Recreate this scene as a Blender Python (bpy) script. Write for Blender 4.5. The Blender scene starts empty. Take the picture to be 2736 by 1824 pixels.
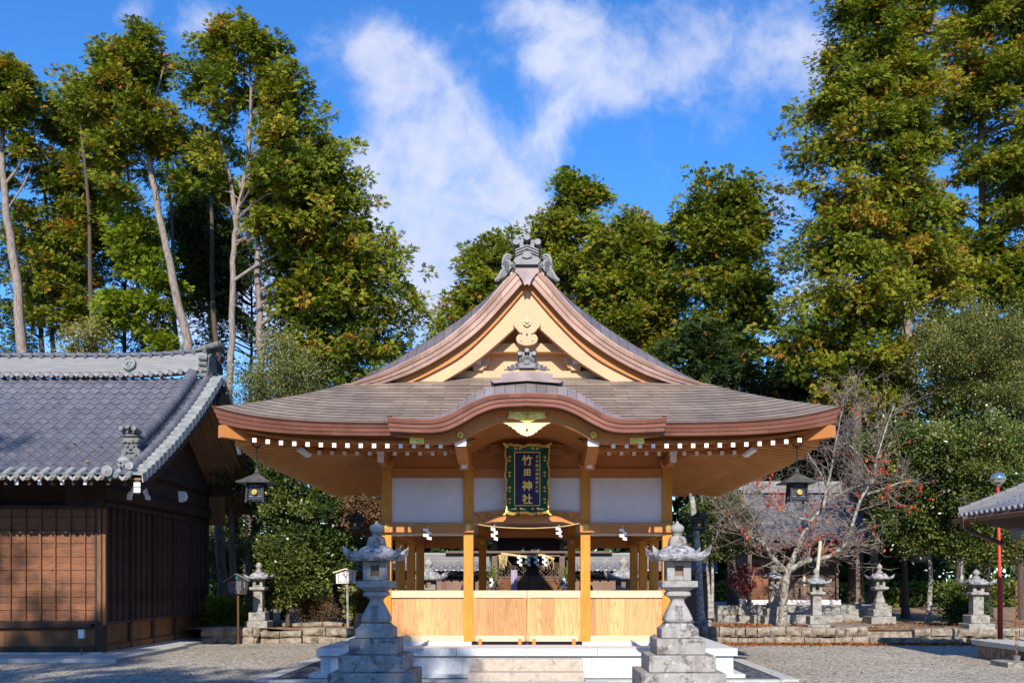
import bpy, math, random
import numpy as np
from mathutils import Vector, Matrix
from math import pi, sin, cos, radians, sqrt
SC = bpy.context.scene
COL = SC.collection
random.seed(7)
RNG = np.random.default_rng(11)
# ---------------------------------------------------------------- camera, sky, sun, exposure
F_PX, CX, HV, EYE = 2550.0, 1408.0, 1550.0, 1.65          # photo pixels (2736 wide): focal length, axis, horizon; eye height in m
cam = bpy.data.cameras.new("camera"); camo = bpy.data.objects.new("camera", cam); COL.objects.link(camo)
camo.location = (0, 0, EYE); camo.rotation_euler = (pi/2, 0, 0)
cam.sensor_width = 36; cam.lens = F_PX/2736*36
cam.shift_x = -(CX-1368)/2736; cam.shift_y = (HV-912)/2736
cam.clip_end = 2000; SC.camera = camo
SUN_EL, SUN_AZ = 31.6, -1.2                                    # sun behind the camera, azimuth off the view axis
sl = bpy.data.lights.new("sun", 'SUN'); sl.energy = 4.2; sl.angle = radians(0.53); sl.color = (1, .93, .82)
so = bpy.data.objects.new("sun", sl); COL.objects.link(so)
so.rotation_euler = (radians(90-SUN_EL), 0, radians(SUN_AZ)); so.location = (0, -30, 40)
W = bpy.data.worlds.new("World"); SC.world = W; W.use_nodes = True
SC.view_settings.view_transform = 'Standard'; SC.view_settings.look = 'None'
SC.view_settings.exposure = 0.62; SC.view_settings.gamma = 1.0
SC.cycles.max_bounces = 8; SC.cycles.diffuse_bounces = 4; SC.cycles.glossy_bounces = 3; SC.cycles.transmission_bounces = 6
SC.cycles.transparent_max_bounces = 8; SC.cycles.caustics_reflective = False; SC.cycles.caustics_refractive = False
SC.cycles.use_denoising = True
try: SC.cycles.denoiser = 'OPENIMAGEDENOISE'
except Exception: pass

class NT:
    """small node-tree writer"""
    def __init__(s, tree): s.t = tree; s.n = tree.nodes; s.l = tree.links
    def node(s, typ, **kw):
        n = s.n.new(typ)
        for k, v in kw.items():
            if k.startswith('i_'):
                key = k[2:]; key = int(key) if key.isdigit() else key.replace('_', ' ')
                s.put(n.inputs[key], v)
            else: setattr(n, k, v)
        return n
    def put(s, sock, v):
        if hasattr(v, 'is_output'): s.l.new(v, sock)
        elif hasattr(v, 'outputs'): s.l.new(v.outputs[0], sock)
        else: sock.default_value = v
    def math(s, op, a, b=None, clamp=False):
        n = s.n.new('ShaderNodeMath'); n.operation = op; n.use_clamp = clamp
        s.put(n.inputs[0], a)
        if b is not None: s.put(n.inputs[1], b)
        return n.outputs[0]
    def ramp(s, fac, stops, interp='LINEAR'):
        n = s.n.new('ShaderNodeValToRGB'); cr = n.color_ramp; cr.interpolation = interp
        while len(cr.elements) < len(stops): cr.elements.new(.5)
        for e, (p, c) in zip(cr.elements, stops):
            e.position = p; e.color = (c[0], c[1], c[2], 1) if hasattr(c, '__len__') else (c, c, c, 1)
        s.put(n.inputs[0], fac); return n.outputs[0]
    def mix(s, fac, a, b, mode='MIX'):
        n = s.n.new('ShaderNodeMix'); n.data_type = 'RGBA'; n.blend_type = mode
        s.put(n.inputs[0], fac)
        for i, v in ((6, a), (7, b)):
            if isinstance(v, tuple) and len(v) == 3: v = (*v, 1)
            s.put(n.inputs[i], v)
        return n.outputs[2]
    def noise(s, vec, scale, detail=4, rough=.55, dist=0):
        n = s.n.new('ShaderNodeTexNoise'); s.put(n.inputs['Vector'], vec)
        n.inputs['Scale'].default_value = scale; n.inputs['Detail'].default_value = detail
        n.inputs['Roughness'].default_value = rough; n.inputs['Distortion'].default_value = dist
        return n
    def mapping(s, vec, scale=(1, 1, 1), loc=(0, 0, 0), rot=(0, 0, 0)):
        n = s.n.new('ShaderNodeMapping'); s.put(n.inputs[0], vec)
        n.inputs['Scale'].default_value = scale; n.inputs['Location'].default_value = loc; n.inputs['Rotation'].default_value = rot
        return n.outputs[0]
    def vmath(s, op, a, b=None):
        n = s.n.new('ShaderNodeVectorMath'); n.operation = op
        s.put(n.inputs[0], a)
        if b is not None: s.put(n.inputs[1], b)
        return n

def make_sky():
    t = NT(W.node_tree); t.n.clear()
    sky = t.node('ShaderNodeTexSky'); sky.sky_type = 'NISHITA'; sky.sun_disc = False
    sky.sun_elevation = radians(SUN_EL); sky.sun_rotation = pi + radians(SUN_AZ)
    sky.altitude = 200; sky.air_density = 1.0; sky.dust_density = .25; sky.ozone_density = 3.2
    hs = t.node('ShaderNodeHueSaturation'); hs.inputs['Saturation'].default_value = 1.22; hs.inputs['Value'].default_value = .97
    t.l.new(sky.outputs[0], hs.inputs['Color'])
    hs2 = t.mix(1, hs.outputs[0], (.66, .90, 1.14), 'MULTIPLY')
    # clouds: soft masses laid on the dome by direction, broken up by noise
    tc = t.node('ShaderNodeTexCoord'); sep = t.node('ShaderNodeSeparateXYZ'); t.l.new(tc.outputs['Generated'], sep.inputs[0])
    yy = t.math('MAXIMUM', sep.outputs[1], .05)
    a = t.math('DIVIDE', sep.outputs[0], yy); b = t.math('DIVIDE', sep.outputs[2], yy)
    cmb = t.node('ShaderNodeCombineXYZ'); t.l.new(a, cmb.inputs[0]); t.l.new(b, cmb.inputs[1])
    wn = t.noise(cmb.outputs[0], 7, 3); wv = t.vmath('MULTIPLY_ADD', t.vmath('SUBTRACT', wn.outputs[1], (.5, .5, .5)), (.05, .05, 0))
    t.l.new(cmb.outputs[0], wv.inputs[2])
    P = wv.outputs[0]
    blobs = [(1010,110,75,65,1.0), (1080,180,110,90,1.15), (1130,290,135,110,1.15), (1190,400,150,105,1.15), (1170,500,190,110,1.2), (1120,600,190,95,1.1), (1250,600,170,100,1.0), (1100,700,340,160,1.4), (1020,600,190,130,1.2), (1080,480,110,80,.7), (1300,700,160,110,.9),
             (1470,50,130,80,.9), (1560,150,120,90,.85), (1640,240,100,85,.72), (1350,60,60,60,.5), (1450,190,55,40,.6), (1470,340,60,85,.62), (1560,300,80,60,.45), (1950,70,240,110,.68), (1980,200,220,120,.60), (2130,130,120,110,.4), (1760,250,90,70,.35),
             (540,60,80,65,.95), (350,25,60,60,.75), (2480,60,60,110,.7), (1900,480,90,60,.30), (2100,520,80,80,.55), (2300,760,420,130,.8), (500,860,520,150,.8)]
    tot = None
    for u, v, ru, rv, k in blobs:
        d = t.vmath('SUBTRACT', P, ((u-CX)/F_PX, (HV-v)/F_PX, 0)).outputs[0]
        d = t.vmath('MULTIPLY', d, (F_PX/ru, F_PX/rv, 0)).outputs[0]
        ln = t.vmath('LENGTH', d).outputs['Value']
        e = t.math('EXPONENT', t.math('MULTIPLY', t.math('MULTIPLY', ln, ln), -.8))
        e = t.math('MULTIPLY', e, k)
        tot = e if tot is None else t.math('ADD', tot, e)
    tot = t.math('MINIMUM', tot, 1.15)
    st = t.mapping(P, scale=(1, .8, 1), rot=(0, 0, .5))
    n1 = t.noise(st, 11, 10, .63, .3)
    dens = t.math('ADD', tot, t.math('MULTIPLY', t.math('SUBTRACT', n1.outputs[0], .5), 2.1))
    n3 = t.noise(P, 34, 6, .6, .4); dens = t.math('ADD', dens, t.math('MULTIPLY', t.math('SUBTRACT', n3.outputs[0], .5), .75))
    mr = t.node('ShaderNodeMapRange'); mr.interpolation_type = 'SMOOTHSTEP'
    t.l.new(dens, mr.inputs[0]); mr.inputs[1].default_value = .20; mr.inputs[2].default_value = 1.45
    mask = t.math('MULTIPLY', mr.outputs[0], .93)
    front = t.math('GREATER_THAN', sep.outputs[1], .05); mask = t.math('MULTIPLY', mask, front)
    n2 = t.noise(P, 3.2, 4)
    cc = t.ramp(n2.outputs[0], [(.3, (2.9, 3.2, 4.35)), (.7, (4.0, 4.25, 5.1))])
    out = t.mix(mask, hs2, cc)
    bg = t.node('ShaderNodeBackground'); t.l.new(out, bg.inputs[0]); bg.inputs[1].default_value = .14
    wo = t.node('ShaderNodeOutputWorld'); t.l.new(bg.outputs[0], wo.inputs[0])
make_sky()

# ---------------------------------------------------------------- helpers: points, meshes, tags, materials
def pt(u, v, Y): return Vector(((u-CX)/F_PX*Y, Y, EYE+(HV-v)/F_PX*Y))
ROOT = {}
def tag(o, label=None, cat=None, group=None, kind=None):
    for k, v in (('label', label), ('category', cat), ('group', group), ('kind', kind)):
        if v: o[k] = v
    return o
FIT = [None]                                         # where set: maps drawn coordinates to the place they stand
def thing(name, label, cat, loc=(0, 0, 0), group=None):
    if FIT[0]: loc = FIT[0](loc)
    o = bpy.data.objects.new(name, None); COL.objects.link(o); o.location = loc; o.empty_display_size = .2
    ROOT[o.name] = Vector(loc)
    return tag(o, label, cat, group)
def kids(o): return [c for c in bpy.data.objects if c.parent == o]
def copy_tree(o, parent=None):
    c = o.copy(); COL.objects.link(c); c.parent = parent
    for ch in kids(o): copy_tree(ch, c)
    return c
def catmull(pts, n=8):
    P = [np.array(p, float) for p in pts]; P = [2*P[0]-P[1]] + P + [2*P[-1]-P[-2]]; out = []
    for i in range(1, len(P)-2):
        for k in range(n):
            t = k/n; a, b, c, d = P[i-1:i+3]
            out.append(.5*((2*b)+(c-a)*t+(2*a-5*b+4*c-d)*t*t+(3*b-a-3*c+d)*t**3))
    out.append(P[-2]); return out
class Curve1:
    """smooth z(x) through points, even in x"""
    def __init__(s, pts):
        c = np.array(catmull(pts, 10)); s.x = c[:, 0]; s.z = c[:, 1]
    def __call__(s, x): return float(np.interp(abs(x), s.x, s.z))
class MB:
    def __init__(s): s.v = []; s.f = []; s.uv = {}
    def add(s, vs, fs, uvs=None):
        o = len(s.v); s.v.extend(tuple(map(float, p)) for p in vs)
        for i, f in enumerate(fs):
            if uvs is not None: s.uv[len(s.f)] = uvs[i]
            s.f.append(tuple(o+k for k in f))
        return s
    def box(s, x0, x1, y0, y1, z0, z1):
        return s.add([(x0,y0,z0),(x1,y0,z0),(x1,y1,z0),(x0,y1,z0),(x0,y0,z1),(x1,y0,z1),(x1,y1,z1),(x0,y1,z1)],
                     [(0,3,2,1),(4,5,6,7),(0,1,5,4),(1,2,6,5),(2,3,7,6),(3,0,4,7)])
    def beam(s, p, q, w, h, up=(0, 0, 1)):
        p, q, up = Vector(p), Vector(q), Vector(up); d = (q-p).normalized(); r = d.cross(up)
        if r.length < 1e-6: r = d.cross(Vector((0, 1, 0)))
        r.normalize(); u = r.cross(d).normalized(); vs = []
        for c in (p, q):
            for a, b in ((-1,-1),(1,-1),(1,1),(-1,1)): vs.append(c+r*(a*w/2)+u*(b*h/2))
        return s.add(vs, [(0,1,2,3),(7,6,5,4),(0,4,5,1),(1,5,6,2),(2,6,7,3),(3,7,4,0)])
    def loft(s, secs, cap=True, closed=True):
        n = len(secs[0]); vs = [p for sec in secs for p in sec]; fs = []
        for i in range(len(secs)-1):
            for k in range(n if closed else n-1):
                a, b = i*n+k, i*n+(k+1) % n; fs.append((a, b, b+n, a+n))
        if cap: fs.append(tuple(range(n))[::-1]); fs.append(tuple((len(secs)-1)*n+k for k in range(n)))
        return s.add(vs, fs)
    def tube(s, path, radii, n=8, cap=True):
        P = [Vector(p) for p in path]; R = radii if hasattr(radii, '__len__') else [radii]*len(P); secs = []; ref = None
        for i, p in enumerate(P):
            d = (P[min(i+1, len(P)-1)]-P[max(i-1, 0)])
            if d.length < 1e-9: d = Vector((0, 0, 1))
            d.normalize()
            if ref is None: ref = Vector((0, 1, 0)) if abs(d.y) < .9 else Vector((1, 0, 0))
            a = (ref-d*ref.dot(d)); a = a.normalized() if a.length > 1e-6 else d.orthogonal().normalized(); ref = a; b = d.cross(a)
            secs.append([p+(a*cos(2*pi*k/n)+b*sin(2*pi*k/n))*R[i] for k in range(n)])
        return s.loft(secs, cap)
    def lathe(s, prof, c=(0, 0, 0), n=20, sq=0, rot=0):
        """prof [(r,z)]; sq>0 gives a rounded square section (superellipse)"""
        secs = []
        for r, z in prof:
            sec = []
            for k in range(n):
                a = 2*pi*k/n+rot; x, y = cos(a), sin(a)
                if sq: m = (abs(x)**sq+abs(y)**sq)**(-1/sq); x, y = x*m, y*m
                sec.append((c[0]+r*x, c[1]+r*y, c[2]+z))
            secs.append(sec)
        return s.loft(secs)
    def sqloft(s, prof, c=(0, 0, 0)):
        """square sections with crisp corners: prof [(half width, z)]"""
        return s.loft([[(c[0]-h, c[1]-h, c[2]+z), (c[0]+h, c[1]-h, c[2]+z), (c[0]+h, c[1]+h, c[2]+z), (c[0]-h, c[1]+h, c[2]+z)] for h, z in prof])
    def prism(s, poly, y0, y1):
        """polygon in x,z pushed from y0 to y1"""
        n = len(poly); vs = [(x, y0, z) for x, z in poly]+[(x, y1, z) for x, z in poly]
        return s.add(vs, [tuple(range(n)), tuple(range(2*n-1, n-1, -1))]+[(k, n+k, n+(k+1) % n, (k+1) % n) for k in range(n)])
    def prismx(s, poly, x0, x1):
        """polygon in y,z pushed along x"""
        n = len(poly); vs = [(x0, y, z) for y, z in poly]+[(x1, y, z) for y, z in poly]
        return s.add(vs, [tuple(range(n)), tuple(range(2*n-1, n-1, -1))]+[(k, n+k, n+(k+1) % n, (k+1) % n) for k in range(n)])
    def grid(s, U, V, fn, uvfn=None, flip=False):
        vs = [fn(u, v) for v in V for u in U]; n = len(U); fs, uvs = [], []
        for j in range(len(V)-1):
            for i in range(n-1):
                a = j*n+i; f = (a, a+1, a+1+n, a+n); fs.append(f[::-1] if flip else f)
                if uvfn:
                    q = [uvfn(U[i], V[j], i, j), uvfn(U[i+1], V[j], i+1, j), uvfn(U[i+1], V[j+1], i+1, j+1), uvfn(U[i], V[j+1], i, j+1)]
                    uvs.append(q[::-1] if flip else q)
        return s.add(vs, fs, uvs if uvfn else None)
    def disc(s, c, r, y0, y1, n=16):
        return s.prism([(c[0]+r*cos(2*pi*k/n), c[1]+r*sin(2*pi*k/n)) for k in range(n)], y0, y1)
    def build(s, name, mat, parent=None, smooth=None, bevel=0, fix=True):
        me = bpy.data.meshes.new(name); base = Vector((0, 0, 0)); p = parent
        while p is not None: base = base+p.location; p = p.parent
        if FIT[0]: s.v = [FIT[0](q) for q in s.v]
        me.from_pydata([(x-base.x, y-base.y, z-base.z) for x, y, z in s.v], [], s.f)
        if s.uv:
            uvl = me.uv_layers.new(name="UVMap")
            for fi, q in s.uv.items():
                ls = me.polygons[fi].loop_start
                for k, w in enumerate(q): uvl.data[ls+k].uv = w
        if fix:
            import bmesh
            bm = bmesh.new(); bm.from_mesh(me); bmesh.ops.recalc_face_normals(bm, faces=bm.faces); bm.to_mesh(me); bm.free()
        me.update()
        if smooth is not None:
            me.shade_smooth(); me.set_sharp_from_angle(angle=radians(smooth))
        me.materials.append(mat)
        o = bpy.data.objects.new(name, me); COL.objects.link(o)
        if parent is not None: o.parent = parent
        if bevel:
            m = o.modifiers.new("bevel", 'BEVEL'); m.width = bevel; m.segments = 2; m.limit_method = 'ANGLE'; m.angle_limit = radians(35)
        return o

def bsdf(name):
    m = bpy.data.materials.new(name); m.use_nodes = True; t = NT(m.node_tree)
    b = t.n['Principled BSDF']; tc = t.node('ShaderNodeTexCoord')
    return m, t, b, tc.outputs['Object'], tc
def bump(t, b, h, strength, dist=.02):
    n = t.node('ShaderNodeBump'); n.inputs['Strength'].default_value = strength; n.inputs['Distance'].default_value = dist
    t.put(n.inputs['Height'], h); t.l.new(n.outputs[0], b.inputs['Normal']); return n
def noise_mat(name, cols, scale=6, stretch=(1, 1, 1), detail=5, rough=.7, bmp=0, bscale=None, spec=.3, metal=0, fine=0, blot=None, pos=(.3, .7)):
    """two or three colours blended by noise, optional fine speckle and blots (their own colour)"""
    m, t, b, co, tc = bsdf(name); v = t.mapping(co, stretch)
    n = t.noise(v, scale, detail); k = len(cols)
    c = t.ramp(n.outputs[0], [(pos[0]+(pos[1]-pos[0])*i/(k-1), cols[i]) for i in range(k)])
    if fine:
        f = t.noise(co, 90, 2); c = t.mix(1, c, t.ramp(f.outputs[0], [(.3, 1-fine), (.7, 1+fine)]), 'MULTIPLY')
    if blot:
        col, bs, lo, hi = blot; f = t.noise(co, bs, 6, .65); c = t.mix(t.ramp(f.outputs[0], [(lo, 0.), (hi, 1.)]), c, col)
    t.put(b.inputs['Base Color'], c); b.inputs['Roughness'].default_value = rough; b.inputs['Metallic'].default_value = metal
    b.inputs['Specular IOR Level'].default_value = spec
    if bmp: bump(t, b, t.noise(v, bscale or scale*3, 6, .6).outputs[0], bmp)
    return m
def wood_mat(name, c1, c2, axis='z', plank=0., pax=0, rough=.55, grain=.35, vary=.12, weather=None, spec=.3):
    """timber: growth-ring contours drawn out along an axis, each plank with its own shift"""
    m, t, b, co, tc = bsdf(name)
    sep = t.node('ShaderNodeSeparateXYZ'); t.l.new(co, sep.inputs[0])
    off = None
    if plank:
        q = t.math('FLOOR', t.math('DIVIDE', sep.outputs[pax], plank))
        wn = t.node('ShaderNodeTexWhiteNoise', noise_dimensions='1D'); t.l.new(q, wn.inputs['W']); off = wn
    st = {'x': (.35, 5, 5), 'y': (5, .35, 5), 'z': (5, 5, .35)}[axis]
    v = t.mapping(co, st)
    if off: v = t.vmath('ADD', v, t.vmath('MULTIPLY', off.outputs[1], (37, 31, 29))).outputs[0]
    n = t.noise(v, 1.1, 2, .45)
    rings = t.math('SINE', t.math('MULTIPLY', n.outputs[0], 95)); rings = t.math('MULTIPLY_ADD', rings, .5); t.put(rings.node.inputs[2], .5)
    fine = t.noise(t.mapping(v, (8, 8, 8) if 0 else (6, 6, 6)), 3, 3)
    f = t.math('MULTIPLY', t.math('POWER', rings, 2.2), grain); f = t.math('ADD', f, t.math('MULTIPLY', t.math('SUBTRACT', fine.outputs[0], .5), .55))
    f = t.math('ADD', f, .18, clamp=True)
    c = t.mix(f, (*c1, 1), (*c2, 1))
    if off: c = t.mix(1, c, t.ramp(off.outputs[0], [(0, 1-vary), (1, 1+vary*.6)]), 'MULTIPLY')
    else:
        big = t.noise(co, 1.3, 2); c = t.mix(1, c, t.ramp(big.outputs[0], [(.3, 1-vary), (.7, 1+vary*.6)]), 'MULTIPLY')
    if weather:
        col, sc, lo, hi = weather; w = t.noise(co, sc, 6, .65); c = t.mix(t.ramp(w.outputs[0], [(lo, 0.), (hi, 1.)]), c, col)
    t.put(b.inputs['Base Color'], c); b.inputs['Roughness'].default_value = rough; b.inputs['Specular IOR Level'].default_value = spec
    bump(t, b, f, .15, .004)
    return m
def plain(name, c, rough=.6, metal=0, spec=.4, vary=.08):
    return noise_mat(name, [tuple(x*(1-vary) for x in c), tuple(min(1, x*(1+vary)) for x in c)], 9, rough=rough, metal=metal, spec=spec)

M = {}
M['board'] = wood_mat('hinoki boards', (.70, .385, .17), (.54, .25, .085), 'z', .245, 0, vary=.32, grain=.75)
M['rail'] = wood_mat('pale hinoki rail', (.74, .56, .36), (.66, .44, .24), 'x', vary=.06)
M['post'] = wood_mat('hinoki post', (.66, .285, .035), (.50, .175, .015), 'z', vary=.12, grain=.5)
M['beam'] = wood_mat('hinoki beam', (.54, .215, .060), (.44, .155, .036), 'x', vary=.1, grain=.3)
M['beamy'] = wood_mat('hinoki rafter', (.54, .21, .056), (.42, .15, .034), 'y', vary=.1, grain=.3)
M['pale'] = wood_mat('pale gable timber', (.62, .395, .225), (.55, .32, .16), 'x', vary=.07, grain=.25)
M['white'] = plain('white paint', (.86, .86, .85), .6, vary=.02)
M['plaster'] = noise_mat('white plaster', [(.74, .665, .645), (.80, .73, .71)], 1.2, rough=.9, bmp=.08, bscale=40, blot=((.68, .60, .57), 2.5, .5, .8))
M['dkwood'] = wood_mat('old dark timber', (.062, .034, .024), (.034, .018, .013), 'z', vary=.2, grain=.5, rough=.7)
M['dkwoodx'] = wood_mat('old dark timber lying', (.060, .033, .023), (.032, .018, .013), 'x', vary=.2, grain=.5, rough=.7)
M['dkboard'] = wood_mat('old brown boards', (.25, .10, .045), (.12, .05, .025), 'x', .287, 2, vary=.28, grain=.55, rough=.65, weather=((.06, .032, .024), 2.2, .5, .75))
M['dksides'] = wood_mat('shaded old boards', (.085, .045, .034), (.05, .027, .021), 'y', .287, 2, vary=.25, grain=.5, rough=.75)  # darker twin of the brown boards; the gable side's shade is in the colour
M['dkbase'] = wood_mat('brown base boards', (.21, .095, .038), (.12, .05, .02), 'z', .25, 0, vary=.25, grain=.5, rough=.7, weather=((.06, .03, .02), 1.6, .52, .8))
M['granite'] = noise_mat('new pale granite', [(.50, .51, .52), (.60, .61, .62)], 30, detail=3, rough=.75, fine=.16, bmp=.05)
M['step'] = noise_mat('pinkish step granite', [(.40, .33, .26), (.54, .46, .38)], 14, detail=6, rough=.85, fine=.2, bmp=.25, blot=((.22, .19, .16), 9, .56, .74))
def old_stone(name, c1, c2, dark, pale, k=1.0):
    m, t, b, co, tc = bsdf(name)
    c = t.ramp(t.noise(co, 4, 7, .6).outputs[0], [(.3, c1), (.7, c2)])
    c = t.mix(1, c, t.ramp(t.noise(co, 120, 2).outputs[0], [(.3, .84), (.7, 1.14)]), 'MULTIPLY')
    c = t.mix(t.ramp(t.noise(co, 5.5, 8, .68, .3).outputs[0], [(.50, 0.), (.60, .85*k)]), c, dark)
    c = t.mix(t.ramp(t.noise(t.mapping(co, (1, 1, 1), (7, 3, 1)), 8, 7, .7, .4).outputs[0], [(.57, 0.), (.64, .8*k)]), c, pale)
    c = t.mix(t.ramp(t.noise(t.mapping(co, (9, 9, .8), (2, 5, 1)), 1.2, 5, .6).outputs[0], [(.5, 0.), (.75, .5*k)]), c, dark)
    t.put(b.inputs['Base Color'], c); b.inputs['Roughness'].default_value = .92; b.inputs['Specular IOR Level'].default_value = .2
    bump(t, b, t.noise(co, 26, 7, .65).outputs[0], .35); return m
M['stone'] = old_stone('weathered lantern stone', (.26, .24, .22), (.40, .375, .35), (.10, .085, .075), (.50, .475, .45))
M['stone2'] = old_stone('smoother lantern stone', (.27, .26, .25), (.37, .355, .335), (.15, .14, .13), (.45, .435, .415), .55)
M['lichen'] = noise_mat('lichen roof stone', [(.10, .10, .11), (.36, .35, .36)], 11, detail=7, rough=.95, bmp=.3, blot=((.55, .53, .52), 14, .55, .65), pos=(.38, .62))
M['oldstone'] = noise_mat('old small lantern stone', [(.20, .19, .17), (.40, .38, .34)], 7, detail=7, rough=.95, bmp=.3, blot=((.075, .08, .06), 6, .52, .7))
M['wallstone'] = noise_mat('rough wall stone', [(.19, .15, .11), (.36, .305, .24)], 7, detail=8, rough=.95, bmp=.7, bscale=12, blot=((.085, .075, .05), 5, .50, .72), pos=(.35, .65))
M['soffit'] = wood_mat('soffit planks', (.30, .175, .10), (.20, .11, .06), 'x', vary=.2, rough=.8)
M['underboard'] = wood_mat('eave boards', (.34, .12, .032), (.27, .09, .022), 'x', vary=.1)  # darker than the rafters: shade between them is put into the wood colour
M['rafter'] = wood_mat('hinoki side rafters', (.70, .32, .095), (.58, .25, .07), 'x', vary=.1)  # lightened; light bounced onto the undersides is in the colour
M['mauve'] = noise_mat('mauve copper', [(.15, .115, .115), (.20, .155, .155), (.25, .20, .20)], 3, rough=.5, metal=.35)
M['oni'] = noise_mat('grey ridge tile', [(.125, .125, .133), (.20, .20, .212)], 12, rough=.5, spec=.4)
M['brass'] = noise_mat('gilt brass', [(.62, .38, .07), (.90, .62, .17)], 20, rough=.36, metal=.75)
M['gold'] = noise_mat('gold leaf', [(.80, .52, .10), (.98, .70, .20)], 25, rough=.38, metal=.6)
M['blackiron'] = noise_mat('black iron', [(.012, .012, .013), (.03, .03, .032)], 10, rough=.5)
M['paper'] = plain('white paper', (.85, .85, .86), .8, vary=.03)
M['straw'] = noise_mat('rice straw', [(.45, .32, .13), (.70, .54, .28)], 40, rough=.9)
# ================================================================ copper materials (UV: u metres along, v = course number)
def copper_mat(name, cols, width, mortar, seam, rough, metal, spec=.4, blot=None, row=.117):
    width /= row
    m, t, b, co, tc = bsdf(name)
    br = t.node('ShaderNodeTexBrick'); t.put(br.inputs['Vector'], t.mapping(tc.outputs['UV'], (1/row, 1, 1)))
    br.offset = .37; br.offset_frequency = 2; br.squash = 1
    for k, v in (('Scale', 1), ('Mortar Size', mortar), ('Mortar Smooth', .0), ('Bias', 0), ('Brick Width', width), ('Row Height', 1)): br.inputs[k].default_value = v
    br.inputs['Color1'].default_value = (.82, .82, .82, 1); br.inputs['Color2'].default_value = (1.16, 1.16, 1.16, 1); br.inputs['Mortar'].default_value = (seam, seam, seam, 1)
    n = t.noise(co, 2.3, 6, .6); c = t.ramp(n.outputs[0], [(.3, cols[0]), (.5, cols[1]), (.72, cols[2])])
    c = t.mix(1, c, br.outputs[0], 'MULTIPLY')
    if blot: f = t.noise(co, 7, 5, .7); c = t.mix(t.ramp(f.outputs[0], [(.68, 0.), (.74, .5)]), c, blot)
    t.put(b.inputs['Base Color'], c); b.inputs['Metallic'].default_value = metal; b.inputs['Specular IOR Level'].default_value = spec
    t.put(b.inputs['Roughness'], t.ramp(t.noise(co, 5, 4).outputs[0], [(.3, rough-.08), (.7, rough+.1)]))
    return m
M['shingle'] = copper_mat('oxidised copper shingle', [(.20, .155, .122), (.26, .20, .155), (.31, .245, .19)], .62, .055, .30, .5, .12, blot=(.30, .25, .22), row=.117)  # dark seam tone also paints the shadow line under each course
M['roll'] = copper_mat('rolled copper verge', [(.20, .165, .16), (.25, .205, .20), (.30, .25, .24)], 3, .03, .3, .42, .35, row=.19)
M['kroll'] = copper_mat('rolled copper of the wavy gable', [(.25, .20, .19), (.32, .26, .25), (.40, .33, .32)], 3, .03, .35, .40, .35, row=.19)
M['copper'] = copper_mat('copper eave band', [(.19, .072, .048), (.23, .09, .06), (.26, .115, .085)], .75, .04, .5, .42, .35, row=.06)
M['vcopper'] = copper_mat('copper verge band', [(.27, .16, .125), (.33, .20, .155), (.40, .255, .21)], .40, .03, .5, .42, .35, row=.09)

# ================================================================ the worship hall
HALL = thing('worship_hall', 'new timber shrine hall with curved gabled copper roof on a granite platform', 'shrine hall', (0, 17, 0))
EH, EY0, EY1 = 4.84, 14.65, 24.6                     # roof: half width at the eaves, front and rear eave
YC, HL = (EY0+EY1)/2, (EY1-EY0)/2
def lift(a, k=.26): return k*abs(a)**6
def ring(d, n=40):
    """points round the eaves, d metres in from the edge: (x, y, a, running metres)"""
    out = []; A = [math.copysign(abs(q)**.8, q) for q in np.linspace(-1, 1, n+1)]
    for side in range(4):
        for a in A[:-1]:
            if side == 0: x, y = a*(EH-d), EY0+d
            elif side == 1: x, y = EH-d, YC+a*(HL-d)
            elif side == 2: x, y = -a*(EH-d), EY1-d
            else: x, y = -(EH-d), YC-a*(HL-d)
            out.append((x, y, a, (a*(EH-d) if side % 2 == 0 else a*(HL-d))))
    return out
def hslope(d): return 4.05+.50*d+.037*d*d
CUT = 1.90                                           # the wavy gable interrupts the front eave here
lip_t = Curve1([(0, 7.10), (.12, 7.06), (.41, 6.73), (.815, 6.26), (1.36, 5.79), (1.90, 5.47), (2.45, 5.21), (2.99, 5.02), (3.24, 4.955)])
lip_b = Curve1([(0, 6.82), (.12, 6.70), (.27, 6.53), (.815, 5.95), (1.36, 5.54), (1.90, 5.24), (2.31, 5.08), (2.64, 4.985), (3.24, 4.90)])
G = Curve1([(0, 7.34), (.2, 7.16), (.45, 6.88), (.83, 6.52), (1.40, 6.11), (1.95, 5.76), (2.5, 5.42), (2.9, 5.19), (3.24, 4.97)])
K_t = Curve1([(0, 4.48), (.46, 4.455), (.70, 4.395), (.94, 4.285), (1.18, 4.153), (1.35, 4.10), (1.52, 4.082), (1.8, 4.085), (2.12, 4.112)])
K_b = Curve1([(0, 4.305), (.46, 4.275), (.75, 4.176), (.99, 4.044), (1.23, 3.935), (1.4, 3.902), (1.54, 3.895), (1.8, 3.90), (2.12, 3.915)])
K_s = Curve1([(0, 4.74), (.5, 4.68), (.70, 4.61), (.94, 4.48), (1.18, 4.31), (1.42, 4.19), (1.66, 4.15), (2.12, 4.118)])
mb = MB(); secs = []; crs = []                        # lower roof: stepped shingle courses
NC = 15; D1 = 1.75
for k in range(NC):
    d0, d1 = D1*k/NC, D1*(k+1)/NC
    for d, up, vv in ((d0-(.012 if k else 0), .011, k), (d1, 0, k+.97)):
        f = max(0, 1-d/1.7)**1.3
        secs.append([(x, y, hslope(d)+up+lift(a)*f, s) for x, y, a, s in ring(d)]); crs.append(vv)
n = len(secs[0]); vs = [(p[0], p[1], p[2]) for s in secs for p in s]; fs = []; uvs = []
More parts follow.
